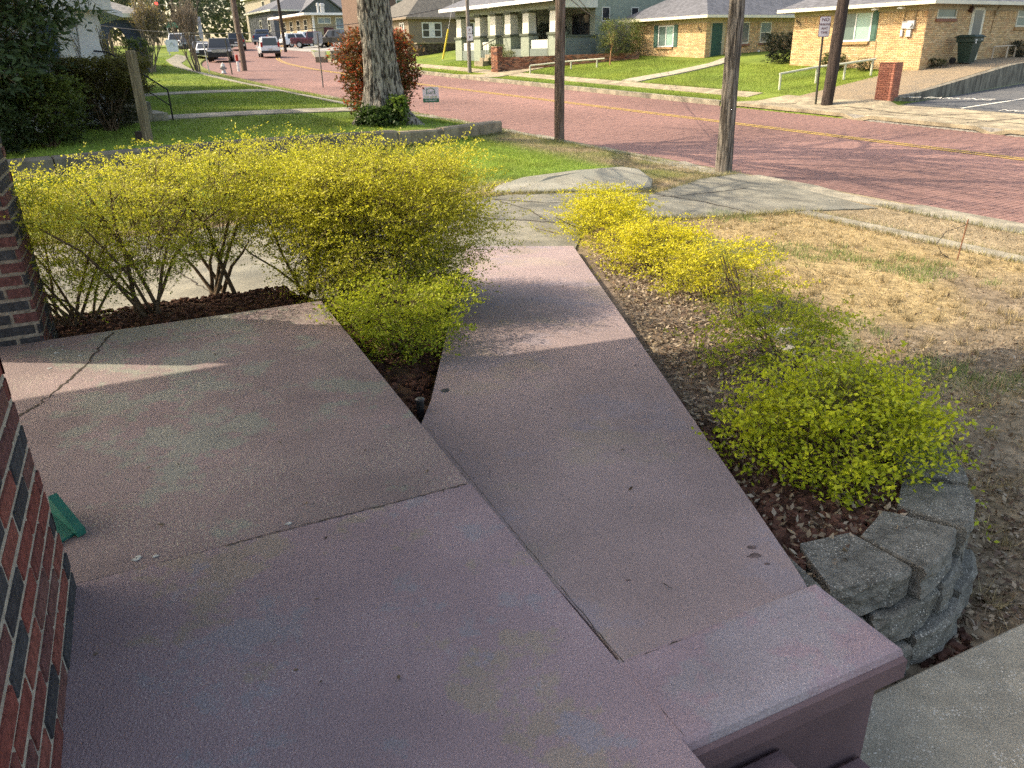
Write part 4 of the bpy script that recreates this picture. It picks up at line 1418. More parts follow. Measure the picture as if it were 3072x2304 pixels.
# commercial building and houses at the far end
CB = thing('commercial_building', 'low tan flat-roofed commercial building behind the parked cars', 'building', tuple(fS((50, 126, 4.))))
M_TANSID = lines_mat('tan_metal_siding', (.31, .265, .175), (.22, .19, .12), .35, .06, var=.08)
zc = 3.4
MB(fS).box(43.6, 60, 117, 131, zc - 1, 7.0).obj('wall', M_TANSID, CB)
MB(fS).box(42.2, 61, 115.8, 132, 7.0, 7.3).obj('roof_slab', M_WHITE, CB)
for u in (43.75, 51.5):
    wbox(MB(fS), 'S', 117, u, u + .28, zc, 7.0, .02, .25).obj('downpipe', M_WHITE, CB)
for u0, u1, z0, z1 in ((44.6, 46.6, 5.9, 6.75), (47.3, 50.6, 5.2, 6.75), (52.0, 54.5, 5.9, 6.75)):
    window(CB, 'S', 117, u0, u1, z0, z1, M_CREAMW, mat('blue_grey_glass', (.20, .25, .28), .2, .25, 2., 0.), 'v', .12)
for k in range(4):
    window(CB, 'T', 43.6, 118.6 + k * 3.1, 120 + k * 3.1, 5.0, 6.6, M_CREAMW, M_DARKGLASS, 'h', .12)
sg = wbox(MB(fS), 'S', 117, 45.4, 46.9, 4.4, 5.4, .02, .08).obj('wall_sign', mat('maroon_sign', (.10, .03, .035), .6, .1, 5., 0.), CB)
for c_ in ((46., 120), (47.2, 121), (46.7, 120.4)):
    q = MB(fS).lathe([(.18, 0), (.18, 1.1), (.25, 1.1), (.25, 1.4), (.05, 1.5)], (c_[0], c_[1], 7.3), 8)
    q.obj('roof_vent', M_STEEL, CB)


def far_house(name, label, t0, t1, s0, s1, zb, ze, rise, wm, rm, wins, gab=None):
    r = thing(name, label, 'house', tuple(fS(((t0 + t1) / 2, (s0 + s1) / 2, zb))))
    MB(fS).box(t0, t1, s0, s1, zb - 2, ze).obj('wall', wm, r)
    hip_roof(r, t0, t1, s0, s1, ze, .6, rise, rm, M_CREAMW, M_CREAMW, .25)
    for f, c, u0, u1, z0, z1 in wins:
        window(r, f, c, u0, u1, z0, z1, M_CREAMW, M_DARKGLASS, 'h', .12)
    if gab:
        g0, g1, gz = gab
        q = MB(fS)
        gm_ = (g0 + g1) / 2
        q.add([(g0, s0 - 1.2, ze - .6), (g1, s0 - 1.2, ze - .6), (gm_, s0 - 1.2, gz), (g0, s0 + 4, ze - .6), (g1, s0 + 4, ze - .6), (gm_, s0 + 4, gz)], [(0, 1, 2), (0, 2, 5, 3), (1, 4, 5, 2)])
        q.obj('gable', wm, r)
        q = MB(fS)
        for sgn, ge in ((-1, g0 - .5), (1, g1 + .5)):
            q.add([(ge, s0 - 1.6, ze - .85), (gm_, s0 - 1.6, gz + .1), (gm_, s0 + 4.2, gz + .1), (ge, s0 + 4.2, ze - .85), (ge, s0 - 1.6, ze - .6), (gm_, s0 - 1.6, gz + .35), (gm_, s0 + 4.2, gz + .35), (ge, s0 + 4.2, ze - .6)],
                  [(0, 3, 2, 1), (4, 5, 6, 7), (0, 1, 5, 4), (1, 2, 6, 5), (2, 3, 7, 6), (3, 0, 4, 7)])
        q.obj('gable_roof', rm, r)
        MB(fS).box(g0, g1, s0 - 1.2, s0, zb, ze - .6).obj('porch_front', wm, r)
    return r


M_SLATEB = lines_mat('slate_blue_siding', (.105, .115, .13), (.07, .08, .09), .16, .1, var=.1)
M_BEIGE = lines_mat('beige_siding', (.33, .30, .24), (.24, .22, .18), .16, .1, var=.1)
far_house('grey_house', 'slate grey gabled house beyond the tan commercial building', 49, 68, 150, 165, 5.0, 9.2, 3.4, M_SLATEB, M_ROOF, [('S', 150, 64, 65.2, 6.6, 8.2), ('T', 49, 152, 153.4, 6, 8), ('T', 49, 157, 158.4, 6, 8)], (53.5, 62.5, 11.8))
far_house('beige_house', 'large beige two-storey house highest at the far end of the street', 56, 82, 172, 190, 6, 13.2, 3.5, M_BEIGE, M_ROOF, [('S', 172, 60, 61.6, 10.5, 12.5), ('S', 172, 66, 67.6, 10.5, 12.5), ('S', 172, 71, 72.6, 10.5, 12.5), ('S', 172, 76, 77.6, 10.5, 12.5), ('T', 56, 176, 177.6, 10.5, 12.5)])
# houses on the near side of the street, upper left
WH = thing('white_house', 'white and blue clapboard house with tapered white porch column', 'house', tuple(fS((-3, 32, .6))))
M_BLUE = lines_mat('blue_siding', (.11, .155, .235), (.075, .105, .16), .13, .1, var=.1)
M_WSID = lines_mat('white_siding', (.60, .63, .64), (.46, .48, .49), .13, .1, var=.06)
MB(fS).box(-9, 1.5, 20.6, 28, -.2, 7.5).obj('wall', M_WSID, WH)
MB(fS).box(1.5, 3.0, 21.6, 27.6, -.2, 1.12).obj('porch_base', M_WSID, WH)
MB(fS).box(1.45, 3.08, 21.5, 27.7, 1.12, 1.22).obj('porch_deck', M_WHITE, WH)
MB(fS).box(1.5, 2.35, 21.55, 21.75, 1.22, 1.55).obj('porch_rail', mat('grey_porch_boards', (.25, .25, .25), .8, .15, 5., .1), WH)
MB(fS).frus([(2.42, 21.6), (2.95, 21.6), (2.95, 22.1), (2.42, 22.1)], [(1.22, 0), (1.55, .02), (2.6, .12)]).obj('column', M_WHITE, WH)
MB(fS).frus([(2.5, 26.9), (2.95, 26.9), (2.95, 27.4), (2.5, 27.4)], [(1.22, 0), (1.55, .02), (2.6, .1)]).obj('column', M_WHITE, WH)
MB(fS).box(1.2, 3.25, 21.3, 27.9, 2.6, 2.95).obj('porch_beam', M_WHITE, WH)
q = MB(fS)
q.add([(3.55, 21.0, 2.93), (3.55, 28.2, 2.93), (1.2, 28.2, 3.9), (1.2, 21.0, 3.9), (3.55, 21.0, 3.05), (3.55, 28.2, 3.05), (1.2, 28.2, 4.0), (1.2, 21.0, 4.0)],
      [(0, 1, 2, 3), (4, 7, 6, 5), (0, 4, 5, 1), (1, 5, 6, 2), (2, 6, 7, 3), (3, 7, 4, 0)])
q.obj('porch_roof', M_ROOF, WH)
for k in range(3):
    MB(fS).box(3.0 + .35 * k, 3.36 + .35 * k, 21.5, 23.0, -.1, .86 - .27 * k).obj('porch_step', M_CURB, WH)
q = MB(fS)
q.tube([(2.7, 21.45, 1.75), (3.0, 21.45, 1.72), (4.15, 21.45, .85), (4.15, 21.45, .05)], .022, 6)
q.tube([(3.0, 21.45, 1.72), (3.0, 21.45, 1.0)], .02, 6)
q.tube([(3.05, 21.45, 1.35), (4.15, 21.45, .48)], .015, 6)
q.obj('stair_railing', M_BLACK, WH)
window(WH, 'S', 20.6, -.4, .6, 1.6, 3.2, M_WHITE, M_DARKGLASS, 'h', .09)

BL = thing('blue_house', 'slate blue clapboard house with white gutter behind the white house', 'house', tuple(fS((0, 33, .6))))
MB(fS).box(-8, 4.0, 29.5, 37, -.2, 6.6).obj('wall', M_BLUE, BL)
q = MB(fS)
q.box(3.7, 4.06, 29.42, 29.499, .2, 6.6)
q.box(2.0, 4.2, 29.38, 29.6, 2.92, 3.15)
q.obj('corner_trim', M_WHITE, BL)
q = MB(fS)
q.add([(4.7, 29.0, 2.78), (4.7, 37.4, 2.78), (2.5, 37.4, 3.55), (2.5, 29.0, 3.55), (4.7, 29.0, 2.95), (4.7, 37.4, 2.95), (2.5, 37.4, 3.7), (2.5, 29.0, 3.7)],
      [(0, 1, 2, 3), (4, 7, 6, 5), (0, 4, 5, 1), (1, 5, 6, 2), (2, 6, 7, 3), (3, 7, 4, 0)])
q.obj('porch_roof', M_WHITE, BL)
window(BL, 'S', 29.5, 3.15, 3.6, 3.45, 4.6, M_WHITE, M_DARKGLASS, None, .08)
wbox(MB(fS), 'S', 29.5, 3.05, 3.6, 1.5, 2.6, .0, .06).obj('door', M_WHITE, BL)
hip_roof(BL, -8, 4.0, 29.5, 37, 6.6, .5, 3., M_ROOF, M_WHITE, M_WHITE)
AH = thing('arched_porch_house', 'dark blue house with an arched porch opening under a grey roof', 'house', tuple(fS((4, 50, 1.))))
M_NAVY = lines_mat('navy_siding', (.06, .075, .12), (.04, .05, .08), .13, .1, var=.1)
MB(fS).box(-6, 5.8, 45.5, 56, 0, 3.75).obj('wall', M_NAVY, AH)
q = MB(fS)
n = 14
arc = [(6.9 + .42 * math.cos(a), 2.45 + .62 * math.sin(a)) for a in np.linspace(math.pi, 0, n)]
pl = [(5.85, .6), (5.85, 3.4), (8.2, 3.4), (8.2, .6), (7.32, .6), (7.32, 2.45)] + arc[::-1] + [(6.48, 2.45), (6.48, .6)]
for s_ in (45.4, 45.65):
    pass
pl = [(5.85, 3.4)] + [(a, 3.4) for a, _ in arc] + [(8.2, 3.4)]
lo = [(5.85, 2.45)] + arc + [(8.2, 2.45)]
for i in range(len(pl) - 1):
    q.add([(pl[i][0], 45.4, pl[i][1]), (pl[i + 1][0], 45.4, pl[i + 1][1]), (lo[i + 1][0], 45.4, lo[i + 1][1]), (lo[i][0], 45.4, lo[i][1]),
           (pl[i][0], 45.65, pl[i][1]), (pl[i + 1][0], 45.65, pl[i + 1][1]), (lo[i + 1][0], 45.65, lo[i + 1][1]), (lo[i][0], 45.65, lo[i][1])],
          [(0, 1, 2, 3), (4, 7, 6, 5), (0, 4, 5, 1), (2, 6, 7, 3)])
q.box(5.85, 6.46, 45.4, 45.65, .4, 2.45)
q.box(7.34, 8.2, 45.4, 45.65, .4, 2.45)
q.box(6.47, 7.33, 45.42, 45.62, .4, 1.6)
q.obj('arched_wall', M_NAVY, AH)
MB(fS).box(8.0, 8.2, 45.66, 55, .4, 1.7).obj('porch_wall', M_NAVY, AH)
hip_roof(AH, -6, 8.3, 45.4, 56, 3.5, .4, 2.2, lines_mat('grey_shingles', (.21, .205, .19), (.15, .145, .135), .09, .18, var=.25), M_CREAMW, M_CREAMW)

# ================================================================== STREET FURNITURE
def wood_mat(name, c1, c2):
    return mat(name, c1, .9, .4, 5., 1., 14., stretch=(6., 6., .45), col2=c2, k2=(.40, .60), sc2=4.)


M_POLEA = wood_mat('weathered_pole_wood', (.055, .045, .036), (.23, .20, .165))
M_POLEB = wood_mat('brown_pole_wood', (.11, .075, .055), (.17, .125, .10))
M_POLEC = wood_mat('creosote_pole_wood', (.035, .026, .022), (.065, .05, .042))
M_POLEG = wood_mat('grey_pole_wood', (.16, .14, .12), (.23, .21, .18))


def rough_pole(q, p0, p1, r0, r1, seed, n=22, m=46):
    """pole with checks and flutes along the grain"""
    rs = np.random.RandomState(seed)
    p0, p1 = np.array(p0, float), np.array(p1, float)
    fl = rs.normal(0, .05, n)
    vs, fs = [], []
    for i in range(m + 1):
        f = i / m
        r = r0 + (r1 - r0) * f
        fl = fl * .96 + rs.normal(0, .02, n)
        for k in range(n):
            a = 2 * math.pi * k / n
            rr = r * (1 + fl[k])
            vs.append(p0 + (p1 - p0) * f + np.array([math.cos(a) * rr, math.sin(a) * rr, 0]))
    for i in range(m):
        for k in range(n):
            j = (k + 1) % n
            fs.append((i * n + k, i * n + j, (i + 1) * n + j, (i + 1) * n + k))
    fs.append(tuple(range(m * n, (m + 1) * n)))
    q.add(vs, fs)


def utility_pole(label, t, s, h, r0, r1, m, lean=(0, 0), arm=True, seed=1, r=True):
    b = fS((t, s, zts(t, s)))
    root = thing('utility_pole', label, 'utility pole', tuple(b), 'utility poles along the street')
    top = b + np.array([lean[0] * h, lean[1] * h, h])
    q = MB()
    rough_pole(q, b - np.array([lean[0] * .3, lean[1] * .3, .3]), top, r0, r1, seed)
    q.obj('pole', m, root, True)
    if arm:
        q = MB()
        d = np.array([EH[0], EH[1], 0])
        c = top - np.array([0, 0, .5])
        q.tube([c - d * 1.2, c + d * 1.2], .06, 6)
        ar = q.obj('crossarm', m, root)
        q = MB()
        for k in (-1.1, -.5, .5, 1.1):
            q.lathe([(.03, .05), (.05, .1), (.03, .14), (.05, .18), (.02, .22)], c + d * k, 8)
        q.obj('insulator', M_STEEL, ar)
    return root, top


pA, tA = utility_pole('weathered grey wooden utility pole nearest the driveway', 11.94, 10.56, 8.5, .155, .115, M_POLEA, (-.003, 0), True, 2)
pB, tB = utility_pole('smooth brown wooden utility pole on the verge beside the retaining kerb end', 11.95, 15.89, 8.5, .118, .10, M_POLEB, (0.006, 0), True, 3)
pC, tC = utility_pole('black leaning creosoted utility pole behind the parking sign', 24.36, 17.24, 9, .195, .15, M_POLEC, (.03, 0), True, 4)
pD, tD = utility_pole('leaning brown utility pole beside the striped marker post up the street', 16.0, 56.4, 9, .17, .14, M_POLEB, (-.012, 0), True, 5)
pE, tE = utility_pole('dark utility pole at the lot entrance behind the white van', 32.3, 96., 11, .18, .14, M_POLEC, (-.02, 0), True, 6)
pF, tF = utility_pole('thin grey utility pole in front of the tan cottage', 24.46, 41.1, 9, .11, .09, M_POLEG, (.006, 0), True, 7)
utility_pole('pale far utility pole right of the leaning pole up the street', 33.2, 118, 12, .17, .13, M_POLEG, (-.03, 0), True, 8)
utility_pole('slim far brown utility pole between the crape myrtles', 14.5, 100, 12, .16, .13, M_POLEB, (-.03, 0), True, 9)


def wire(label, a, b, sag, r=.012):
    a, b = np.array(a), np.array(b)
    f = np.linspace(0, 1, 24)
    P = a + (b - a) * f[:, None] - np.array([0, 0, 1]) * (4 * sag * f * (1 - f))[:, None]
    o = MB().tube(P, r, 5).obj('overhead_wire', M_BLACK)
    return tag(o, label, 'wire', 'overhead wires')


wire('black service wire sagging in front of the parked pickup to the oak', (-21.5, 40.8, 3.55), (-2.2, 30., 2.95), .75, .013)
wire('upper wire between the driveway pole and the brown verge pole', tA - [0, 0, .3], tB - [0, 0, .3], .2)
wire('upper wire running up the street from the brown verge pole', tB - [0, 0, .3], tD - [0, 0, .3], .9)
wire('service wire dropping to the green bungalow from the brown pole', tB - [0, 0, 4.9], fS((31.9, 37.3, 3.4)), .5)
wire('lower service wire dropping behind the driveway pole to the brick house', tB - [0, 0, 5.2], fS((32.2, 36., 2.95)), .45)
wire('wire crossing the street from the far dark pole', tC - [0, 0, .4], tF - [0, 0, .4], .6)
wire('traffic signal span wire over the far street', (-27.3, 67, 5.5), tD - [0, 0, 3.9], .25, .02)
wire('wire above the signal span wire over the far street', (-27.3, 67, 6.0), tD - [0, 0, 3.4], .25, .015)

M_SIGNW = mat('sign_white', (.62, .62, .64), .5, .06, 5., .0)
M_SIGNRED = mat('sign_text_maroon', (.10, .02, .04), .5, .05, 5., 0.)
M_POSTG = mat('sign_post_olive', (.055, .055, .04), .6, .2, 9., .1)
# parking sign: stands in front of the black pole, faces the viewer
sb = fS((24.25, 17.6, zts(24.25, 17.6)))
sp = thing('parking_sign', 'white no parking any time sign on a dark post beside the black pole', 'sign', tuple(sb))
vx = np.array([.985, -.10, 0])
vx /= np.linalg.norm(vx)
vn = np.array([-vx[1], vx[0], 0]) * -1
ln = np.array([-.022, 0, 1.0])
MB().tube([sb - [0, 0, .2], sb + ln * 2.72], .038, 8).obj('post', M_POSTG, sp)
c0 = sb + ln * 2.45 - np.array([0, .07, 0])


def plate(c, w, h, th, m, parent, name, vx, rnd=.03):
    q = MB()
    vn = np.cross(vx, [0, 0, 1.])
    pts = []
    for cx_, cz_, a0 in ((w / 2 - rnd, h / 2 - rnd, 0), (-w / 2 + rnd, h / 2 - rnd, 90), (-w / 2 + rnd, -h / 2 + rnd, 180), (w / 2 - rnd, -h / 2 + rnd, 270)):
        for k in (0, 45, 90):
            a = math.radians(a0 + k)
            pts.append((cx_ + rnd * math.cos(a), cz_ + rnd * math.sin(a)))
    n = len(pts)
    vs = [c + vx * p[0] + np.array([0, 0, p[1]]) + vn * d for d in (0, th) for p in pts]
    q.add(vs, [tuple(range(n)), tuple(range(n, 2 * n))[::-1]] + [(i, (i + 1) % n, n + (i + 1) % n, n + i) for i in range(n)])
    return q.obj(name, m, parent)


pl_ = plate(c0, .36, .62, -.006, M_SIGNRED, sp, 'sign_border', vx, .04)
plate(c0 - np.array([0, .008, 0]), .335, .595, -.006, M_SIGNW, sp, 'sign_plate', vx, .035)
for k, (tx_, sz) in enumerate((('NO', .15), ('PARKING', .095), ('ANY', .10), ('TIME', .10))):
    text_part('lettering', tx_, sz, M_SIGNRED, sp, c0 + np.array([0, -.02, .165 - .125 * k]), vx, (0, 0, 1.))
# small signs beside the grey pole
sb = fS((24.35, 40.75, zts(24.35, 40.75)))
s2 = thing('street_sign', 'pair of small white signs on a thin post beside the thin grey pole', 'sign', tuple(sb))
MB().tube([sb - [0, 0, .2], sb + [0, 0, 2.2]], .035, 8).obj('post', M_POSTG, s2)
plate(sb + [0, -.05, 2.25], .30, .36, -.01, M_SIGNW, s2, 'sign_plate', np.array([1., 0, 0]), .03)
plate(sb + [0.02, -.05, 1.87], .32, .34, -.01, M_SIGNW, s2, 'sign_plate', np.array([1., 0, 0]), .03)
for dz, tx_ in ((2.18, 'P'), (1.80, 'P')):
    text_part('lettering', tx_, .2, M_SIGNRED, s2, sb + [0, -.07, dz], (1., 0, 0), (0, 0, 1.))
# posts on the near verge up the street (seen from behind)
for t, s, h, w, hh, lab in ((14.25, 37.6, 2.35, .42, .0, 'bare grey steel sign post standing at the road edge left of the oak'),):
    b = fS((t, s, zts(t, s)))
    r = thing('sign_post', lab, 'sign', tuple(b))
    MB().tube([b - [0, 0, .2], b + [-.03 * 0, 0, h]], .03, 6).obj('post', mat('post_grey', (.12, .11, .10), .6, .2, 9., .1), r)
    plate(b + [0, .04, h - .2], .4, .5, .01, mat('sign_back_grey', (.38, .40, .42), .5, .1, 5., 0., metal=.4), r, 'sign_plate', np.array([1., 0.1, 0]))
for t, s, h, lab in ((12.8, 52.7, 2.4, 'white steel sign post with a narrow panel behind the crape myrtle'), (13.95, 51.9, 2.0, 'thin dark post standing between the hydrant and the black pickup')):
    b = fS((t, s, zts(t, s)))
    r = thing('sign_post', lab, 'sign', tuple(b))
    MB().tube([b - [0, 0, .2], b + [-.12, 0, h]], .035, 6).obj('post', M_STEEL if 'white' in lab else M_POSTG, r)
    if 'white' in lab:
        plate(b + [-.13, .0, h + .1], .22, 1.2, .03, MATS['sign_back_grey'], r, 'sign_plate', np.array([1., 0.3, 0]))
b = fS((15.6, 76.5, zts(15.6, 76.5)))
r = thing('estate_sign', 'white hanging estate agent sign on a post in the far lawn', 'sign', tuple(b))
MB().tube([b - [0, 0, .2], b + [-.35, 0, 1.15]], .05, 6).obj('post', M_STEEL, r)
plate(b + [.25, 0, .75], .95, .95, .03, mat('estate_sign_white', (.50, .55, .60), .5, .05, 5., 0.), r, 'sign_plate', np.array([.98, .15, 0]), .08)
q = MB()
q.tube([b + [.0, -.05, .7], b + [.25, -.05, 1.05], b + [.5, -.05, .7]], .03, 5)
q.obj('house_emblem', mat('emblem_grey', (.25, .3, .35), .6, .1, 5., 0.), r)
# for-lease yard sign
b = fS((13.45, 25.3, -.29))
yl = thing('yard_sign', 'small white and green for lease yard sign on wire legs beside the street', 'sign', tuple(b))
M_GRN = mat('sign_green', (.03, .14, .08), .6, .05, 5., 0.)
M_GRNL = mat('sign_lime', (.30, .42, .12), .6, .05, 5., 0.)
vx = np.array([.995, .06, 0])
for dx in (-.07, .07):
    MB().tube([b + vx * dx - [0, 0, .1], b + vx * dx + [0, 0, .3]], .008, 5).obj('wire_leg', M_STEEL, yl)
bd = plate(b + [0, 0, .50], .56, .50, .01, M_SIGNW, yl, 'sign_plate', vx, .01)
plate(b + [0, -.012, .315], .56, .13, .002, M_GRN, yl, 'green_band', vx, .005)
text_part('lettering', 'FOR LEASE', .095, M_GRNL, yl, b + [0, -.013, .40], vx * 1.02, (0, 0, 1.))
text_part('lettering', '903-595-0070', .07, M_SIGNW, yl, b + [0, -.015, .295], vx, (0, 0, 1.))
q = MB()
o_ = b + np.array([0, -.014, .60])
q.tube([o_ + vx * -.14 + [0, 0, -.09], o_ + vx * -.14 + [0, 0, .06], o_ + [0, 0, .13], o_ + vx * .14 + [0, 0, .06], o_ + vx * .14 + [0, 0, -.09]], .012, 5)
q.obj('roof_emblem', M_GRN, yl)
text_part('lettering', 'GBT', .12, M_GRN, yl, o_ + [0, 0, -.08], vx, (0, 0, 1.))
# street name sign, far
b = fS((21.5, 104, zts(21.5, 104)))
r = thing('street_name_sign', 'far green street name sign at the intersection', 'sign', tuple(b))
MB().tube([b, b + [-.2, 0, 3.1]], .05, 6).obj('post', M_STEEL, r)
plate(b + [.55, -.06, 2.7], 1.5, .55, -.02, mat('street_sign_green', (.02, .20, .14), .5, .05, 5., 0.), r, 'sign_plate', np.array([1., 0, 0]), .04)
# traffic signal
b = np.array([-26.9, 67., 5.3])
r = thing('traffic_signal', 'traffic signal with red lamp hanging over the far street', 'traffic signal', tuple(b))
MB().box(b[0] - .16, b[0] + .16, b[1] - .12, b[1] + .12, b[2] - .5, b[2] + .5).obj('housing', mat('signal_dark', (.03, .03, .02), .6, .1, 5., 0.), r)
lm = bpy.data.materials.new('signal_red')
lm.use_nodes = True
lm.node_tree.nodes['Principled BSDF'].inputs['Base Color'].default_value = (.6, .02, .03, 1)
lm.node_tree.nodes['Principled BSDF'].inputs['Emission Color'].default_value = (1, .05, .06, 1)
lm.node_tree.nodes['Principled BSDF'].inputs['Emission Strength'].default_value = 1.5
MB().tube([b + [0, -.12, .3], b + [0, -.17, .3]], .13, 12).obj('red_lamp', lm, r)

# hydrant
b = fS((13.82, 53.3, zts(13.82, 53.3)))
hy = thing('fire_hydrant', 'white and grey fire hydrant at the sidewalk up the street', 'hydrant', tuple(b))
MB().lathe([(.17, 0), (.17, .05), (.12, .06), (.12, .38), (.15, .39), (.15, .43), (.12, .45), (.11, .52), (.06, .58), (.03, .6), (.03, .64)], b, 14).obj('barrel', mat('hydrant_white', (.5, .5, .48), .5, .1, 9., .05), hy, True)
q = MB()
q.tube([b + [-.2, 0, .3], b + [.2, 0, .3]], .06, 10)
q.tube([b + [0, -.2, .28], b + [0, 0, .28]], .075, 10)
q.obj('nozzle', mat('hydrant_grey', (.25, .25, .25), .5, .1, 9., .05), hy)
b = fS((15.36, 55.5, zts(15.36, 55.5)))
r = thing('marker_post', 'white marker post with red top beside the leaning pole', 'marker post', tuple(b))
MB().lathe([(.085, -.1), (.085, .62)], b, 10).obj('post', M_WHITE, r)
MB().lathe([(.087, .62), (.087, .98), (.05, 1.02)], b, 10).obj('red_cap', mat('marker_red', (.42, .04, .025), .5, .05, 5., 0.), r)
# yellow guy-wire guards
M_GUY = mat('guy_guard_yellow', (.62, .48, .06), .6, .1, 5., .05)
for (t, s, dx, dz, lab) in ((27.7, 50.1, .5, 1.95, 'yellow guy wire guard leaning on the lawn before the tan cottage'), (29.6, 57., -1.3, 1.4, 'orange yellow guy wire guard by the left corner of the tan cottage')):
    b = fS((t, s, zts(t, s)))
    r = thing('guy_wire', lab, 'guy wire', tuple(b))
    MB().tube([b + [dx * .05, 0, .1], b + [dx, 0, dz]], .06, 8).obj('guard', M_GUY, r)
    MB().tube([b, b + [dx * 2.6, 0, dz * 2.6]], .012, 5).obj('cable', M_STEEL, r)

# pipe rails on the far lawns
M_PIPE = mat('pale_pipe_paint', (.50, .50, .38), .6, .15, 9., .08)


def pipe_rail(label, pts, h, r=.055, posts=None):
    P = [fS((t, s, zts(t, s))) for t, s in pts]
    root = thing('pipe_rail', label, 'rail', tuple(P[0]), 'pale pipe rails on the far lawns')
    MB().tube([p + np.array([0, 0, h]) for p in P], r, 8).obj('rail', M_PIPE, root)
    for f in (posts or np.linspace(0, 1, 4)):
        k = f * (len(P) - 1)
        p = np.array([np.interp(k, range(len(P)), [q_[i] for q_ in P]) for i in range(3)])
        MB().tube([p - [0, 0, .2], p + [0, 0, h]], r, 8).obj('post', M_PIPE, root)
    return root


pipe_rail('long pale pipe rail along the lawn edge behind the black pole', [(26.03, 20.65), (27.75, 20.3), (28.74, 19.75), (29.96, 19.28)], .58, .045, [0.01, .34, .67, .97])
pipe_rail('pale pipe rail on the lawn along the low brick garden wall', [(25.35, 36.3), (27.0, 35.2), (28.3, 33.7)], .40, .042, [0, .55, .9])
# handrail by the side door
hr = thing('handrail', 'pale pipe handrail beside the side door step', 'handrail', tuple(fS((37, 17.6, .5))))
q = MB(fS)
q.tube([(36.0, 17.9, .3), (36.0, 17.9, 1.25), (36.9, 17.8, 1.27), (37.4, 17.7, 1.27), (37.4, 17.7, .4)], .035, 8)
q.obj('rail', mat('pale_tan_pipe', (.48, .40, .30), .6, .1, 9., .05), hr)
MB(fS).tube([(36.85, 17.75, .3), (36.85, 17.75, 1.27)], .04, 8).obj('post', MATS['pale_tan_pipe'], hr)

# wheeled bin
bb = fS((33.15, 17.45, zts(33.15, 17.45) + .03))
wb = thing('wheeled_bin', 'dark green wheeled rubbish bin against the side of the right brick house', 'bin', tuple(bb))
M_BIN = mat('bin_green', (.012, .032, .024), .45, .1, 6., .05, spec=.4)
q = MB(fS)
q.frus([(32.86, 17.15), (33.46, 17.15), (33.46, 17.75), (32.86, 17.75)], [(.03 + bb[2], .09), (.75 + bb[2], .0), (.78 + bb[2], -.05), (.93 + bb[2], -.05)])
q.obj('body', M_BIN, wb)
q = MB(fS)
q.frus([(32.76, 17.05), (33.56, 17.05), (33.56, 17.85), (32.76, 17.85)], [(.93 + bb[2], 0), (.96 + bb[2], -.01), (1.03 + bb[2], .12)])
q.obj('lid', M_BIN, wb)
for t_ in (32.82, 33.5):
    c_ = fS((t_, 17.8, bb[2] + .11))
    MB().tube([c_ - fS((.04, 0, 0)), c_ + fS((.04, 0, 0))], .12, 12).obj('wheel', M_RUBBER, wb)
q = MB(fS)
q.box(32.90, 33.02, 17.085, 17.096, bb[2] + .82, bb[2] + .86)
q.box(32.92, 32.99, 17.085, 17.096, bb[2] + .72, bb[2] + .79)
q.box(33.30, 33.42, 17.085, 17.096, bb[2] + .85, bb[2] + .87)
q.obj('white_print', M_WHITE, wb)

# steel stake with wire in the dry yard
b = fS((9.35, 4.57, zts(9.35, 4.57)))
r = thing('survey_stake', 'thin rusty steel stake with a loop of wire in the dry yard', 'stake', tuple(b))
MB().tube([b - [0, 0, .1], b + [.035, 0, .48]], .0075, 6).obj('rod', mat('rust', (.20, .095, .055), .8, .2, 20., .2), r)
q = MB()
q.tube([b + [.02, -.02, .42], b + [-.2, 0, .34], b + [-.28, 0, .2], b + [-.2, 0, .08], b + [-.1, 0, .02]], .004, 5)
q.obj('wire_loop', M_BLACK, r)
# wooden post on the neighbour lawn
b = fS((2.85, 17.55, zts(2.85, 17.55)))
r = thing('wooden_post', 'square weathered wooden post standing alone behind the hedge', 'post', tuple(b))
q = MB()
q.frus([(b[0] - .075, b[1] - .07), (b[0] + .075, b[1] - .07), (b[0] + .075, b[1] + .07), (b[0] - .075, b[1] + .07)], [(b[2] - .2, 0), (b[2] + 1.66, 0), (b[2] + 1.69, .015)])
q.obj('post', wood_mat('post_wood', (.17, .135, .085), (.23, .19, .125)), r)
MB().box(b[0] - .2, b[0] - .08, b[1] - .1, b[1] + .06, b[2] - .1, b[2] + .2).obj('stump_block', mat('dark_block', (.05, .035, .028), .9, .2, 9., .2), r)
# black path light in the wedge bed
b = np.array([-.462, 3.50, -.16])
r = thing('path_light', 'small black path light in the planting wedge between landing and ramp', 'path light', tuple(b))
MB().lathe([(.02, -.05), (.02, .075)], b, 12).obj('body', M_BLACK, r)
MB().lathe([(.023, .075), (.024, .083), (.014, .088)], b, 12).obj('cap', mat('path_light_cap', (.06, .06, .06), .3, .1, 5., 0., spec=.5), r)

# green dustpan standing behind the near pier
M_PAN = mat('dustpan_green', (.008, .115, .088), .4, .1, 6., .03, spec=.4)
c0 = fP((-.535, 2.72, 0.))
dp = thing('dustpan', 'green plastic dustpan on edge peeking out behind the near brick pier', 'dustpan', tuple(c0))
pb, pa = np.array([*PB_, 0]), np.array([*PA_, 0])
X_ = pb * .75 + pa * .55
X_ /= np.linalg.norm(X_)
Y_ = np.cross([0, 0, 1], X_)
q = MB()


def dpt(u_, v_, w_):
    return c0 + (X_ * u_ + Y_ * v_ + np.array([0, 0, w_])) * .78


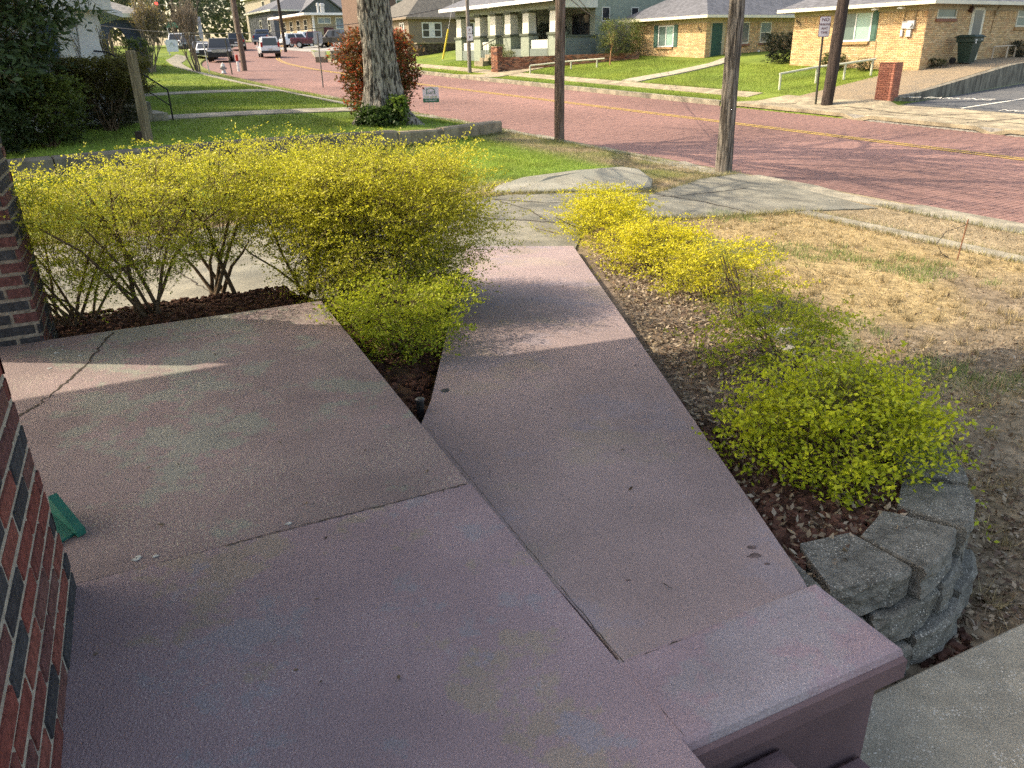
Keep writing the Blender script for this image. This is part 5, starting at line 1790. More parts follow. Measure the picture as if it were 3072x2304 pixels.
vs = [dpt(-.30, -.10, .0), dpt(.08, -.10, .0), dpt(.10, .10, .03), dpt(-.30, .10, .03), dpt(-.30, -.10, .012), dpt(.08, -.10, .012), dpt(.10, .10, .045), dpt(-.30, .10, .045)]
bxf = [(0, 3, 2, 1), (4, 5, 6, 7), (0, 1, 5, 4), (1, 2, 6, 5), (2, 3, 7, 6), (3, 0, 4, 7)]
q.add(vs, bxf)
q.obj('tray', M_PAN, dp)
q = MB()
vs = [dpt(.05, -.13, .0), dpt(.09, -.13, .0), dpt(.125, .11, .0), dpt(.085, .11, .0), dpt(.05, -.13, .03), dpt(.09, -.13, .03), dpt(.125, .09, .13), dpt(.085, .09, .13)]
q.add(vs, bxf)
q.obj('side_wall', M_PAN, dp)
for k in range(5):
    v_ = -.07 + .035 * k
    MB().tube([dpt(-.28, v_, .016 + .008 * k), dpt(-.02, v_, .016 + .008 * k)], .004, 6).obj('rib', M_PAN, dp)

# ================================================================== VEHICLES
VEH = {
    'van': dict(L=4.6, W=1.9, H=1.85, lower=[(-2.3, .35), (-2.3, .95), (2.05, .95), (2.28, .8), (2.3, .35)], cab=(-2.28, -2.2, .95, 1.7), belt=.95, wb=(-1.45, 1.45)),
    'pickup': dict(L=5.7, W=2.0, H=1.9, lower=[(-2.85, .5), (-2.85, 1.12), (-.9, 1.12), (1.1, 1.14), (2.7, 1.08), (2.85, .9), (2.85, .45)], cab=(-.95, -.75, .75, 1.35), belt=1.13, wb=(-1.8, 1.85)),
    'suv': dict(L=4.7, W=1.9, H=1.72, lower=[(-2.3, .35), (-2.35, 1.0), (1.0, 1.03), (2.15, .95), (2.35, .75), (2.35, .33)], cab=(-2.28, -1.95, .45, 1.15), belt=1.01, wb=(-1.4, 1.45)),
    'sedan': dict(L=4.7, W=1.82, H=1.45, lower=[(-2.3, .35), (-2.35, .85), (-1.6, .95), (.9, .92), (2.15, .8), (2.35, .6), (2.35, .3)], cab=(-1.75, -1.05, .25, 1.05), belt=.91, wb=(-1.4, 1.4)),
}
M_HEAD = mat('headlight_glass', (.55, .57, .58), .15, .05, 5., 0.)
M_TAIL = mat('tail_light_red', (.35, .02, .02), .25, .05, 5., 0.)
M_PLATE = mat('number_plate', (.55, .56, .58), .5, .05, 5., 0.)
M_CHROME = mat('chrome_trim', (.55, .56, .57), .2, .05, 5., 0., metal=.9)


def vehicle(label, kind, color, t, s, yaw_deg, cat, z=None, grp='vehicles parked and driving along the street'):
    """yaw 0 = nose up the street (+s)"""
    v = VEH[kind]
    g = (zts(t, s) if z is None else z)
    root = thing('parked_' + {'van': 'van', 'pickup': 'pickup', 'suv': 'suv', 'sedan': 'car'}[kind] if 'driving' not in label else {'van': 'van', 'pickup': 'pickup', 'suv': 'suv', 'sedan': 'car'}[kind],
                 label, cat, (0, 0, 0), grp)
    pm = mat('car_paint_%d_%d_%d' % tuple(int(c * 99) for c in color), color, .3, .03, 2., 0., spec=.5, coat=.6)
    W, H, b = v['W'], v['H'], v['belt']
    q = MB()
    lo = v['lower']
    n = len(lo)
    zc_ = .7
    vs, fs = [], []
    for x, k in ((-W / 2, .93), (-W / 2 + .09, 1.), (W / 2 - .09, 1.), (W / 2, .93)):
        for (y, z_) in lo:
            vs.append((x, y * (.985 if k < 1 else 1.), zc_ + (z_ - zc_) * (k if k < 1 else 1)))
    for i in range(3):
        for k in range(n):
            j = (k + 1) % n
            fs.append((i * n + k, i * n + j, (i + 1) * n + j, (i + 1) * n + k))
    fs += [tuple(range(n))[::-1], tuple(range(3 * n, 4 * n))]
    q.add(vs, fs)
    y0, y1, y2, y3 = v['cab']
    bw_, tw_ = W / 2 - .05, W / 2 - .22
    q.add([(-bw_, y0, b), (bw_, y0, b), (bw_, y3, b), (-bw_, y3, b), (-tw_, y1, H), (tw_, y1, H), (tw_, y2, H), (-tw_, y2, H)],
          [(4, 5, 6, 7), (0, 1, 5, 4), (1, 2, 6, 5), (2, 3, 7, 6), (3, 0, 4, 7)])
    if kind == 'pickup':
        q.box(-W / 2 + .1, -W / 2 + .2, -2.8, -.95, 1.0, 1.24)
        q.box(W / 2 - .2, W / 2 - .1, -2.8, -.95, 1.0, 1.24)
        q.box(-W / 2 + .2, W / 2 - .2, -2.84, -2.74, 1.0, 1.24)
    body = q.obj('body', pm, root)
    md = body.modifiers.new('bevel', 'BEVEL')
    md.width = .05
    md.segments = 2
    md.limit_method = 'ANGLE'
    md.angle_limit = math.radians(25)

    def lerp(a, c, f):
        return np.array(a) * (1 - f) + np.array(c) * f

    def pane(name, p00, p10, p11, p01, out, m=M_DARKGLASS):
        out = np.array(out) * .012
        P = [np.array(p_) + out for p_ in (p00, p10, p11, p01)]
        c = sum(P) / 4
        q = MB()
        q.add([p_ for p_ in P] + [p_ - out * 1.5 for p_ in P], [(0, 1, 2, 3), (7, 6, 5, 4), (0, 4, 5, 1), (1, 5, 6, 2), (2, 6, 7, 3), (3, 7, 4, 0)])
        q.obj(name, m, root)
    B = [np.array(p_) for p_ in ((-bw_, y0, b), (bw_, y0, b), (bw_, y3, b), (-bw_, y3, b))]
    T = [np.array(p_) for p_ in ((-tw_, y1, H), (tw_, y1, H), (tw_, y2, H), (-tw_, y2, H))]

    def quad(p, q_, r, s_, a, c, d, e_):
        bot, top = lambda f: lerp(p, q_, f), lambda f: lerp(s_, r, f)
        g_ = lambda f, h: lerp(bot(f), top(f), h)
        return g_(a, d), g_(c, d), g_(c, e_), g_(a, e_)
    pane('windshield', *quad(B[3], B[2], T[2], T[3], .06, .94, .08, .9), (0, .8, .6))
    pane('rear_window', *quad(B[0], B[1], T[1], T[0], .08, .92, (.1 if kind != 'van' else .12), .88), (0, -1, .1))
    for sgn in (0, 1):
        p, q_, r, s_ = (B[1], B[2], T[2], T[1]) if sgn else (B[0], B[3], T[3], T[0])
        o_ = (1, 0, .15) if sgn else (-1, 0, .15)
        if kind == 'van':
            pane('side_window', *quad(p, q_, r, s_, .72, .93, .1, .85), o_)
        else:
            pane('side_window', *quad(p, q_, r, s_, .12, .48, .12, .86), o_)
            pane('side_window', *quad(p, q_, r, s_, .53, .90, .12, .86), o_)
    rad = .39 if kind == 'pickup' else .34
    for y in v['wb']:
        for sx in (-1, 1):
            x0, x1 = sx * (W / 2 - .24), sx * (W / 2 + .015)
            wo = MB().tube([(x0, y, rad), (x1, y, rad)], rad, 18).obj('wheel', M_RUBBER, root)
            MB().tube([(x1 - sx * .02, y, rad), (x1 + sx * .012, y, rad)], rad * .62, 12).obj('rim', M_RIM, wo)
    yf, yr = lo[-1][0], lo[0][0]
    zf_ = .82 if kind == 'pickup' else .66
    for sx in (-1, 1):
        MB().box(sx * (W / 2 - .26) - .19, sx * (W / 2 - .26) + .19, yf - .10, yf + .02, zf_, zf_ + .15).obj('headlight', M_HEAD, root)
        zl = (.95, 1.35) if kind == 'van' else (.85, 1.1) if kind == 'pickup' else (.78, .95)
        MB().box(sx * (W / 2 - .13) - .09, sx * (W / 2 - .13) + .09, yr - .035, yr + .1, *zl).obj('tail_light', M_TAIL, root)
    MB().box(-W / 2 + .42, W / 2 - .42, yf - .06, yf + .025, zf_ - .08, zf_ + .16).obj('grille', M_CHROME if kind == 'pickup' else M_BLACK, root)
    MB().box(-W / 2 + .05, W / 2 - .05, yf - .05, yf + .06, .38, .58).obj('front_bumper', M_BLACK, root)
    MB().box(-W / 2 + .05, W / 2 - .05, yr - .08, yr + .05, .38, .60).obj('rear_bumper', M_CHROME if kind == 'pickup' else M_BLACK, root)
    MB().box(-.18, .18, yr - .10, yr - .02, .72, .86).obj('number_plate', M_PLATE, root)
    for sx in (-1, 1):
        MB().box(sx * (W / 2 + .06) - .08, sx * (W / 2 + .06) + .08, y3 - .45, y3 - .33, b + .02, b + .16).obj('mirror', pm, root)
    p = fS((t, s, g))
    root.location = p
    root.rotation_euler = (0, 0, math.atan2(DH[1], DH[0]) - math.pi / 2 + math.radians(yaw_deg))
    return root


WHT, BLK, GRY, DGR, MAR, BLU, RED = (.72, .73, .74), (.012, .013, .015), (.09, .10, .115), (.018, .035, .032), (.09, .012, .02), (.02, .045, .11), (.33, .02, .02)
RZ = lambda s: float(zr(s)) + .01
vehicle('white passenger van driving away up the brick street', 'van', WHT, 26.7, 84.5, -13, 'van', RZ(84.5))
vehicle('black pickup with chrome grille parked facing the camera at the left kerb', 'pickup', BLK, 19.7, 76.0, 163, 'pickup', RZ(75))
vehicle('white small car parked just behind the black pickup', 'sedan', WHT, 20.3, 83.5, 163, 'car', RZ(83))
vehicle('grey sedan parked facing the camera on the far left kerb', 'sedan', GRY, 21.4, 90.0, 160, 'car', RZ(89))
vehicle('dark green suv parked behind the grey sedan', 'suv', DGR, 22.0, 97., 160, 'suv', RZ(97) + .1)
vehicle('white pickup parked last at the far left kerb', 'pickup', WHT, 22.3, 104., 160, 'pickup', RZ(104))
vehicle('dark charcoal pickup driving away beyond the leaning pole', 'pickup', (.02, .022, .03), 29.2, 104.5, -17, 'pickup', RZ(104.5))
vehicle('blue pickup with dark cap turning in behind the white van', 'pickup', BLU, 35.5, 114, -25, 'pickup', 3.2)
G2 = 'vehicles in the far parking lot'
vehicle('white suv side-on at the left end of the far lot', 'suv', WHT, 38.9, 110.0, -85, 'suv', 2.75, G2)
vehicle('second white suv parked beyond the side-on white suv', 'suv', WHT, 41.4, 110.8, -80, 'suv', 2.95, G2)
vehicle('maroon pickup between the white suv and the black pickup', 'pickup', MAR, 38.6, 103.2, -115, 'pickup', 2.6, G2)
vehicle('black pickup with its tail to the camera in the far lot', 'pickup', BLK, 39.7, 98.2, 42, 'pickup', 2.62, G2)
vehicle('dark red sedan right of the black pickup in the far lot', 'sedan', MAR, 43.2, 99.5, 20, 'car', 2.95, G2)
vehicle('white car farthest right in the far lot', 'sedan', WHT, 46.8, 106.5, 20, 'car', 3.45, G2)
vehicle('bright red car half hidden by the photinia in the far lot', 'sedan', RED, 43.6, 96.0, 10, 'car', 2.95, G2)
M_LOTF = mat('far_lot_concrete', (.27, .265, .25), .9, .1, 1., .1, 20.)
strip('far_parking_lot', [(33.5, 112), (33.5, 108), (35, 95), (35.5, 90)], [(60, 114), (60, 110), (60, 95), (60, 90)], 12, 16, .0, M_LOTF, fS, zfun=lambda x, y: np.maximum(zt(x, y), 2.3 + .1 * ((x * EH[0] + y * EH[1]) - 38)) + .04)
# utility cabinet and low wall by the far lot
b = fS((25.6, 67.2, zts(25.6, 67.2)))
r = thing('utility_box', 'small tan utility box on the far verge left of the oak', 'utility box', tuple(b))
MB().box(b[0] - .45, b[0] + .45, b[1] - .3, b[1] + .3, b[2] - .1, b[2] + .42).obj('base', mat('box_brown', (.16, .13, .09), .8, .1, 5., .1), r)
MB().box(b[0] - .47, b[0] + .40, b[1] - .32, b[1] + .32, b[2] + .42, b[2] + .85).obj('cover', M_CREAM, r)
q = MB(fS)
q.add([(26.5, 67.5, 1.2), (26.5, 67.2, 1.2), (34, 62.8, 1.6), (34, 63.1, 1.6), (26.5, 67.5, 1.95), (26.5, 67.2, 1.95), (34, 62.8, 2.6), (34, 63.1, 2.6)], bxf)
tag(q.obj('low_wall', M_STAIN), 'low grey concrete wall along the far verge behind the utility box', 'wall')

# ================================================================== VEGETATION
def shrub(name, label, base, r, z0, z1, n, c_top, c_low, seed, stems=8, leaf=.02, prof=None, group=None, cat='shrub', spray=.2, flatz=.35, stem_r=.011, fill=.55,
          elong=None, twigs=True, per=42, wid=.55, mleaf=None, up=.15, mixw=.3, hue=None, layer=0., rag=.12):
    """multi-stemmed shrub: stems, twigs and sprays of single leaves. z0..z1 is the leafy part, heights above the base"""
    rs = np.random.RandomState(seed)
    base = np.array(base, float)
    root = thing(name, label, cat, tuple(base), group)
    prof = prof or (lambda h: np.sqrt(np.clip(1 - (2 * h - 1) ** 2 * .75, .05, 1)))
    ns = max(10, n // per)
    th = rs.uniform(0, 2 * np.pi, ns)
    hf = rs.beta(1.25, 1.0, ns)
    lump = 1 + .22 * np.sin(3 * th + seed) * np.sin(5 * hf * 2 + seed * 2) + rs.normal(0, rag, ns)
    rad = r * prof(hf) * lump * (1 - (1 - np.sqrt(rs.uniform(0, 1, ns))) * fill)
    ex, ey = (1., 1.) if elong is None else (1., 1.)
    X = np.stack([np.cos(th) * rad, np.sin(th) * rad, z0 + (z1 - z0) * hf + rs.normal(0, .02, ns)], 1)
    if layer:
        zl = np.round((X[:, 2] + .12 * X[:, 0] + .08 * X[:, 1]) / layer) * layer - .12 * X[:, 0] - .08 * X[:, 1]
        X[:, 2] += (zl - X[:, 2]) * .75
    if elong is not None:
        ax, k = np.array(elong[0], float), elong[1]
        X[:, :2] += (X[:, :2] @ ax)[:, None] * ax[None] * (k - 1)
    out = np.stack([np.cos(th), np.sin(th), up + .25 * rs.normal(0, 1, ns)], 1)
    out += rs.normal(0, .35, (ns, 3))
    out[:, 2] = np.clip(out[:, 2], -.5, .7)
    out /= np.linalg.norm(out, axis=1)[:, None]
    sl = spray * rs.uniform(.6, 1.5, ns)
    start = X - out * sl[:, None] * .6
    # a flat fan of side twigs on every spray, leaves set along the twigs
    nrm = np.array([0, 0, 1.]) + rs.normal(0, .28, (ns, 3))
    side = np.cross(nrm, out)
    side /= np.linalg.norm(side, axis=1)[:, None] + 1e-9
    nt = 6
    lpt = max(3, per // nt)
    fj = (np.arange(nt) + .8) / nt
    sg = np.where(np.arange(nt) % 2 == 0, 1., -1.)
    ts = start[:, None] + out[:, None] * (sl[:, None] * fj[None])[..., None]
    td = out[:, None] * rs.uniform(.4, .9, (ns, nt, 1)) + side[:, None] * (sg[None] * rs.uniform(.5, 1., (ns, nt)))[..., None] + rs.normal(0, .12, (ns, nt, 3))
    td[:, -1] = out
    td /= np.linalg.norm(td, axis=2)[..., None] + 1e-9
    tl_ = sl[:, None] * (.62 - .38 * fj[None]) * rs.uniform(.6, 1.3, (ns, nt))
    g = (np.arange(lpt) + .5) / lpt
    P = ts[:, :, None] + td[:, :, None] * (tl_[..., None] * g)[..., None]
    P = (P + rs.normal(0, 1, P.shape) * leaf * np.array([.35, .35, flatz])).reshape(-1, 3)
    lsg = np.where(np.arange(lpt) % 2 == 0, 1., -1.)
    ld = td[:, :, None] * .6 + side[:, None, None] * lsg[None, None, :, None] * .8
    D = (ld + 0 * g[None, None, :, None]).reshape(-1, 3)
    V, F = leaf_quads(P, D, leaf, rs, .6, wid)
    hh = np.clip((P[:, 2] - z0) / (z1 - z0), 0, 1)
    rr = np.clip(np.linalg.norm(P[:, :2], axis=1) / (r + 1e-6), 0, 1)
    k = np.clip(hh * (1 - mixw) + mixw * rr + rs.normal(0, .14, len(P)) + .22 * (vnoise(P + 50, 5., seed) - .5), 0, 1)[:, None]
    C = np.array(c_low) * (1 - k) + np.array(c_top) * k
    if hue is not None:
        sel = rs.rand(len(P)) < hue[1]
        C[sel] = np.array(hue[0])
    C = C * rs.uniform(.75, 1.25, (len(P), 1))
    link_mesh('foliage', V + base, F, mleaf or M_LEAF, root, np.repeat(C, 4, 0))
    if stems:
        q = MB()
        tips = X[rs.choice(ns, stems)]
        for tp in tips:
            b0 = np.array([rs.normal(0, r * .08), rs.normal(0, r * .08), -.06])
            m1 = b0 * .5 + tp * .42 + np.array([0, 0, (tp[2]) * .12]) + rs.normal(0, .03 * r, 3)
            q.tube(base + np.array([b0, (b0 + m1) / 2 + rs.normal(0, .015 * r, 3), m1, (m1 + tp) / 2 + rs.normal(0, .03 * r, 3), tp]), [stem_r * 1.15, stem_r * .35], 6, False)
        q.obj('stem', M_WOODSTEM, root, True)
    if twigs:
        # thin woody axis of each spray, plus a leg back into the bush
        hub = np.stack([X[:, 0] * .35, X[:, 1] * .35, X[:, 2] * .72], 1)
        tip = start + out * sl[:, None]
        a = rs.uniform(0, 2 * np.pi, ns)
        sd = np.stack([np.cos(a), np.sin(a), np.zeros(ns)], 1) * (stem_r * .14)
        Vt = np.stack([hub - sd, hub + sd, start + sd * .8, start - sd * .8, tip + sd * .3, tip - sd * .3], 1).reshape(-1, 3)
        i6 = np.arange(ns)[:, None] * 6
        Ft = np.concatenate([i6 + np.array([[0, 1, 2, 3]]), i6 + np.array([[3, 2, 4, 5]])])
        w_ = np.cross(td, nrm[:, None]) * (stem_r * .07)
        te = ts + td * tl_[..., None]
        Vt2 = np.stack([ts - w_, ts + w_, te + w_ * .4, te - w_ * .4], 2).reshape(-1, 3)
        Ft2 = np.arange(len(Vt2)).reshape(-1, 4) + len(Vt)
        link_mesh('twigs', np.concatenate([Vt, Vt2]) + base, np.concatenate([Ft, Ft2]), M_WOODSTEM, root)
    return root


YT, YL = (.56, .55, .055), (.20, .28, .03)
vase = lambda h: .30 + .85 * np.clip(h, 0, 1) ** .6 * (1 - .45 * np.clip((h - .75) / .25, 0, 1) ** 2)
HG = 'golden hedge shrubs behind the landing'
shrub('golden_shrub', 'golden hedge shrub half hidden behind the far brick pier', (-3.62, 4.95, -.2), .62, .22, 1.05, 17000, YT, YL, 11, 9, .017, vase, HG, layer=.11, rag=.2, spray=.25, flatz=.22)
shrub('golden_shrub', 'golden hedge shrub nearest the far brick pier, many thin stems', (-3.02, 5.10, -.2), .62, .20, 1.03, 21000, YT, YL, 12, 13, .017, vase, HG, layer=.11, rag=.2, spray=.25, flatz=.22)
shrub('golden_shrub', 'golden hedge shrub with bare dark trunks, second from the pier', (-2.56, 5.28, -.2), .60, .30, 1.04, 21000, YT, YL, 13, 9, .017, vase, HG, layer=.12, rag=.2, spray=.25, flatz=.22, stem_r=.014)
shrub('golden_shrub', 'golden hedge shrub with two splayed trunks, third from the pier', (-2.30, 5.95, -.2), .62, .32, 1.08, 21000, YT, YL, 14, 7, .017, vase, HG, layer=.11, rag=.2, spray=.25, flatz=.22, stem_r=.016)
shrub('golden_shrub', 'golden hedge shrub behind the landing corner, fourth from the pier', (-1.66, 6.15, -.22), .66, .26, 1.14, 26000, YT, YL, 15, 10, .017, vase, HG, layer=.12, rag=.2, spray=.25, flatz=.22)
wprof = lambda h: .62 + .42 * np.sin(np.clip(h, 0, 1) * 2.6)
shrub('golden_shrub', 'largest dense golden shrub filling the wedge beside the ramp', (-.96, 5.86, -.30), .70, .02, 1.12, 120000, YT, (.17, .21, .02), 16, 12, .018, wprof, None, fill=.6, spray=.32, layer=.11, rag=.2, flatz=.22)  # lower leaves greener, and their colour darkened for the backlit shade
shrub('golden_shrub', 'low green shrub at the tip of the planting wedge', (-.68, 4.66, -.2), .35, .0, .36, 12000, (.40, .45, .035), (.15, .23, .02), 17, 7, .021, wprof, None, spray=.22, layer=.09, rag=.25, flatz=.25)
RG = 'golden shrubs along the right side of the ramp'
low = lambda h: .95 - .45 * np.clip(h, 0, 1) ** 1.6
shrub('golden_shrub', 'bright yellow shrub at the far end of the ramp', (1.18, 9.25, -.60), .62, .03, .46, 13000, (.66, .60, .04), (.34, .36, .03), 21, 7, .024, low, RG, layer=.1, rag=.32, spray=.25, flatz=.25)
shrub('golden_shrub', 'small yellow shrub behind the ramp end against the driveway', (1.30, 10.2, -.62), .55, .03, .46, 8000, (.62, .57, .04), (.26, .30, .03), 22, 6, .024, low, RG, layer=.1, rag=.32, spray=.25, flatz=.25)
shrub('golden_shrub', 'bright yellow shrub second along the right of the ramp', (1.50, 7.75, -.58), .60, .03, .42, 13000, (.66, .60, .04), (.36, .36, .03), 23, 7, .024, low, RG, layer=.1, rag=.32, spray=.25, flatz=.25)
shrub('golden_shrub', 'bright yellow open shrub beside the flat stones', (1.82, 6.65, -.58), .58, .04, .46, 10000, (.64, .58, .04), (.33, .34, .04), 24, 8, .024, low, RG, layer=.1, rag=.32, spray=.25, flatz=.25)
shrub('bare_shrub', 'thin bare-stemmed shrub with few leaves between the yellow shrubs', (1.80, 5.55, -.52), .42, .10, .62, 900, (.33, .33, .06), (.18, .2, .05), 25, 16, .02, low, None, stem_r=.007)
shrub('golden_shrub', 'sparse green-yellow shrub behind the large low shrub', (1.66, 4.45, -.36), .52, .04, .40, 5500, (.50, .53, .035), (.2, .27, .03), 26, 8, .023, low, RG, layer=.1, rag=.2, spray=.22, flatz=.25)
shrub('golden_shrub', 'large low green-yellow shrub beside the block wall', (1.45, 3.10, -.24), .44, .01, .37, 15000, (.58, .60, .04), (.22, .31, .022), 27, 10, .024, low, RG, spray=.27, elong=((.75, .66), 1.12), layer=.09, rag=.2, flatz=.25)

# ---- generic branching skeleton
def grow(q, rs, p, d, L, r, level, maxl, tips, kids=(2, 4), spread=.55, up=.12, seg=4, rmin=.01, n=7):
    pts = [np.array(p, float)]
    dd = np.array(d, float)
    for i in range(seg):
        dd = dd + rs.normal(0, .13, 3) + np.array([0, 0, up * .25])
        dd /= np.linalg.norm(dd)
        pts.append(pts[-1] + dd * L / seg)
    q.tube(pts, [r, max(r * .55, rmin)], max(4, n - level), False)
    if level >= maxl:
        tips.append((pts[-1], dd, L))
        return
    for k in range(rs.randint(kids[0], kids[1] + 1)):
        f = rs.uniform(.45, 1.)
        i = min(seg - 1, int(f * seg))
        b = pts[i] + (pts[i + 1] - pts[i]) * (f * seg - i)
        nd = dd + rs.normal(0, spread, 3) + np.array([0, 0, up])
        nd /= np.linalg.norm(nd)
        grow(q, rs, b, nd, L * rs.uniform(.6, .82), max(r * rs.uniform(.42, .6), rmin), level + 1, maxl, tips, kids, spread, up, max(3, seg - 1), rmin, n)


def tree(name, label, base, h, r, seed, maxl=3, c1=(.05, .08, .02), c2=(.12, .16, .04), nleaf=3000, leaf=.1, bark=None, stems=1, spread=.5, up=.2, first=.35, kids=(3, 4), group=None, rmin=.012, cloud=.45, cat='tree', rcrown=None):
    rs = np.random.RandomState(seed)
    base = np.array(base, float)
    root = thing(name, label, cat, tuple(base), group)
    bark = bark or mat('grey_bark', (.12, .105, .085), .9, .35, 9., .7, 25., stretch=(3., 3., .6))
    q, q2, tips = MB(), MB(), []
    for k in range(stems):
        d = np.array([rs.normal(0, .06 if stems == 1 else .22), rs.normal(0, .06 if stems == 1 else .22), 1.])
        d /= np.linalg.norm(d)
        b = base + np.array([rs.normal(0, .1), rs.normal(0, .1), -.2]) * (0 if stems == 1 else 1) - np.array([0, 0, .1])
        p1 = b + d * h * first
        q.tube([b, b + d * h * first * .5 + rs.normal(0, .02 * h, 3) * [1, 1, 0] * .5, p1], [r * 1.15, r * .8], 10, False)
        for j in range(rs.randint(kids[0], kids[1] + 1)):
            nd = d + rs.normal(0, spread, 3)
            nd[2] = abs(nd[2]) + up
            nd /= np.linalg.norm(nd)
            grow(q2, rs, p1 - d * h * first * rs.uniform(0, .25), nd, h * (1 - first) * .5, r * .5, 1, maxl, tips, kids, spread, up, 4, rmin)
    q.obj('trunk', bark, root, True)
    q2.obj('branches', bark, root, True)
    if nleaf and tips:
        ti = rs.randint(0, len(tips), nleaf)
        P = np.array([t[0] - t[1] * t[2] * rs.uniform(0, .9) for t in tips])[ti] + rs.normal(0, h * .045 * cloud * 2, (nleaf, 3))
        D = np.array([t[1] for t in tips])[ti]
        V, F = leaf_quads(P, D, leaf, rs, .4, .5)
        k = rs.rand(nleaf, 1)
        k2 = vnoise(P + 300, 1.2 / max(h * .12, .3), seed)[:, None]
        C = (np.array(c1) * (1 - k) + np.array(c2) * k) * (.6 + .8 * k2)
        link_mesh('crown', V, F, M_LEAF, root, np.repeat(C, 4, 0))
    return root


# ---- the old oak on the neighbour lawn
ob = np.array(fS((8.55, 18.5, zts(8.55, 18.5))))
oak = thing('oak_tree', 'old oak with a thick furrowed trunk behind the retaining kerb', 'tree', tuple(ob))
rs = np.random.RandomState(5)
nA, nZ = 84, 90
zz = np.linspace(-.15, 4.6, nZ)
aa = np.linspace(0, 2 * np.pi, nA, endpoint=False)
A_, Z_ = np.meshgrid(aa, zz)
rbase = .415 - .012 * Z_ + .34 * np.exp(-Z_ / .42)
lobes = 1 + .10 * np.cos(2 * (A_ - 1.2)) + .10 * np.cos(3 * A_ + .6 + .25 * Z_) * np.exp(-Z_ / 2.) + .22 * np.exp(-Z_ / .4) * np.cos(5 * A_ + 1)
lobes = lobes - .20 * np.exp(-((np.angle(np.exp(1j * (A_ + 1.25 - .05 * Z_)))) / .16) ** 2) * np.clip(1.2 - Z_ / 3.5, .2, 1)
Pn = np.stack([np.cos(A_).ravel() * 9, np.sin(A_).ravel() * 9, Z_.ravel() * 3.2], 1)
ridge = np.abs(vnoise(Pn * np.array([1.1, 1.1, .55]), 1.0, 8) - .5) * 2
ridge2 = np.abs(vnoise(Pn * np.array([2.2, 2.2, 1.2]) + 40, 1.0, 9) - .5) * 2
rad = rbase * lobes + (.075 * (np.sqrt(ridge) - .5) + .035 * (np.sqrt(ridge2) - .5)).reshape(A_.shape)
leanx = -.028 * Z_ + .012 * np.sin(Z_ * 1.3)
V = np.stack([ob[0] + rad * np.cos(A_) + leanx, ob[1] + rad * np.sin(A_), ob[2] + Z_], -1).reshape(-1, 3)
I = np.arange(nA * nZ).reshape(nZ, nA)
F = np.stack([I[:-1].ravel(), np.roll(I[:-1], -1, 1).ravel(), np.roll(I[1:], -1, 1).ravel(), I[1:].ravel()], 1)
M_OAK = mat('oak_bark', (.035, .029, .023), .95, .4, 9., 1., 16., stretch=(2.2, 2.2, .6), col2=(.27, .245, .20), k2=(.42, .56), sc2=7.)
link_mesh('trunk', V, F, M_OAK, oak, None, True)
q, tips = MB(), []
p0 = ob + np.array([-.12, 0, 4.2])
for d in ((-.7, .1, .75), (.5, .3, .9), (.1, -.5, 1.0), (-.2, .6, .9), (.85, -.1, .55), (-.4, -.3, 1.1), (-.25, -.9, .55), (.1, -.8, .8)):
    d = np.array(d) / np.linalg.norm(d)
    grow(q, rs, p0, d, 4.4, .20, 1, 4, tips, (3, 4), .5, .14, 5, .011)
q.obj('branches', M_OAK, oak, True)
nl = 5200
ti = rs.randint(0, len(tips), nl)
P = np.array([t[0] for t in tips])[ti] + rs.normal(0, .22, (nl, 3))
V, F = leaf_quads(P, rs.normal(0, 1, (nl, 3)), .075, rs, .4, .5)
link_mesh('crown', V, F, M_LEAF, oak, np.repeat(np.array([.12, .17, .04]) * rs.uniform(.6, 1.4, (nl, 1)), 4, 0))
# ivy at its foot
shrub('ivy', 'dark green ivy climbing the foot of the oak trunk', ob + [-.12, -.55, -.02], .55, .0, .42, 2600, (.07, .12, .025), (.018, .04, .012), 33, 0, .07, low, None, 'ivy', twigs=False, per=12, spray=.2, wid=.8)
shrub('ivy', 'brighter ivy shoots on the right side of the oak foot', ob + [.38, -.48, .0], .26, .0, .62, 700, (.16, .24, .04), (.05, .09, .02), 34, 0, .07, low, None, 'ivy', twigs=False, per=12, spray=.15, wid=.8)
pho = lambda h: .75 + .35 * np.sin(np.clip(h, 0, 1) * 2.9)
shrub('photinia', 'red-leaved photinia bush behind the oak trunk', fS((8.95, 19.6, zts(8.75, 19.75))), .80, .12, 2.05, 13000, (.20, .11, .04), (.05, .08, .025), 35, 9, .10, pho, None, spray=.3, per=16, stem_r=.025, hue=((.42, .08, .03), .28), wid=.4)

# ---- upper left greenery
def at_d(t, s):
    return np.array(fS((t, s, zts(t, s))))


rs = np.random.RandomState(3)
shrub('magnolia', 'dark glossy evergreen tree filling the upper left corner', at_d(.0, 18.4), 1.75, .75, 4.6, 24000, (.095, .14, .055), (.03, .055, .025), 41, 6, .15, pho, None, 'tree', spray=.4, per=18, stem_r=.06, wid=.42, hue=((.16, .20, .04), .015))
shrub('boxwood', 'rounded dark green shrub below the evergreen tree, behind the hedge', at_d(1.15, 17.9), .62, .1, 1.25, 12000, (.115, .15, .03), (.026, .045, .016), 42, 10, .055, pho, None, spray=.18, per=16, stem_r=.02)
shrub('boxwood', 'small dark shrub at the left edge below the evergreen tree', at_d(.1, 17.3), .62, .0, .95, 8000, (.06, .09, .03), (.02, .035, .016), 43, 7, .06, pho, None, spray=.18, per=16, stem_r=.02)
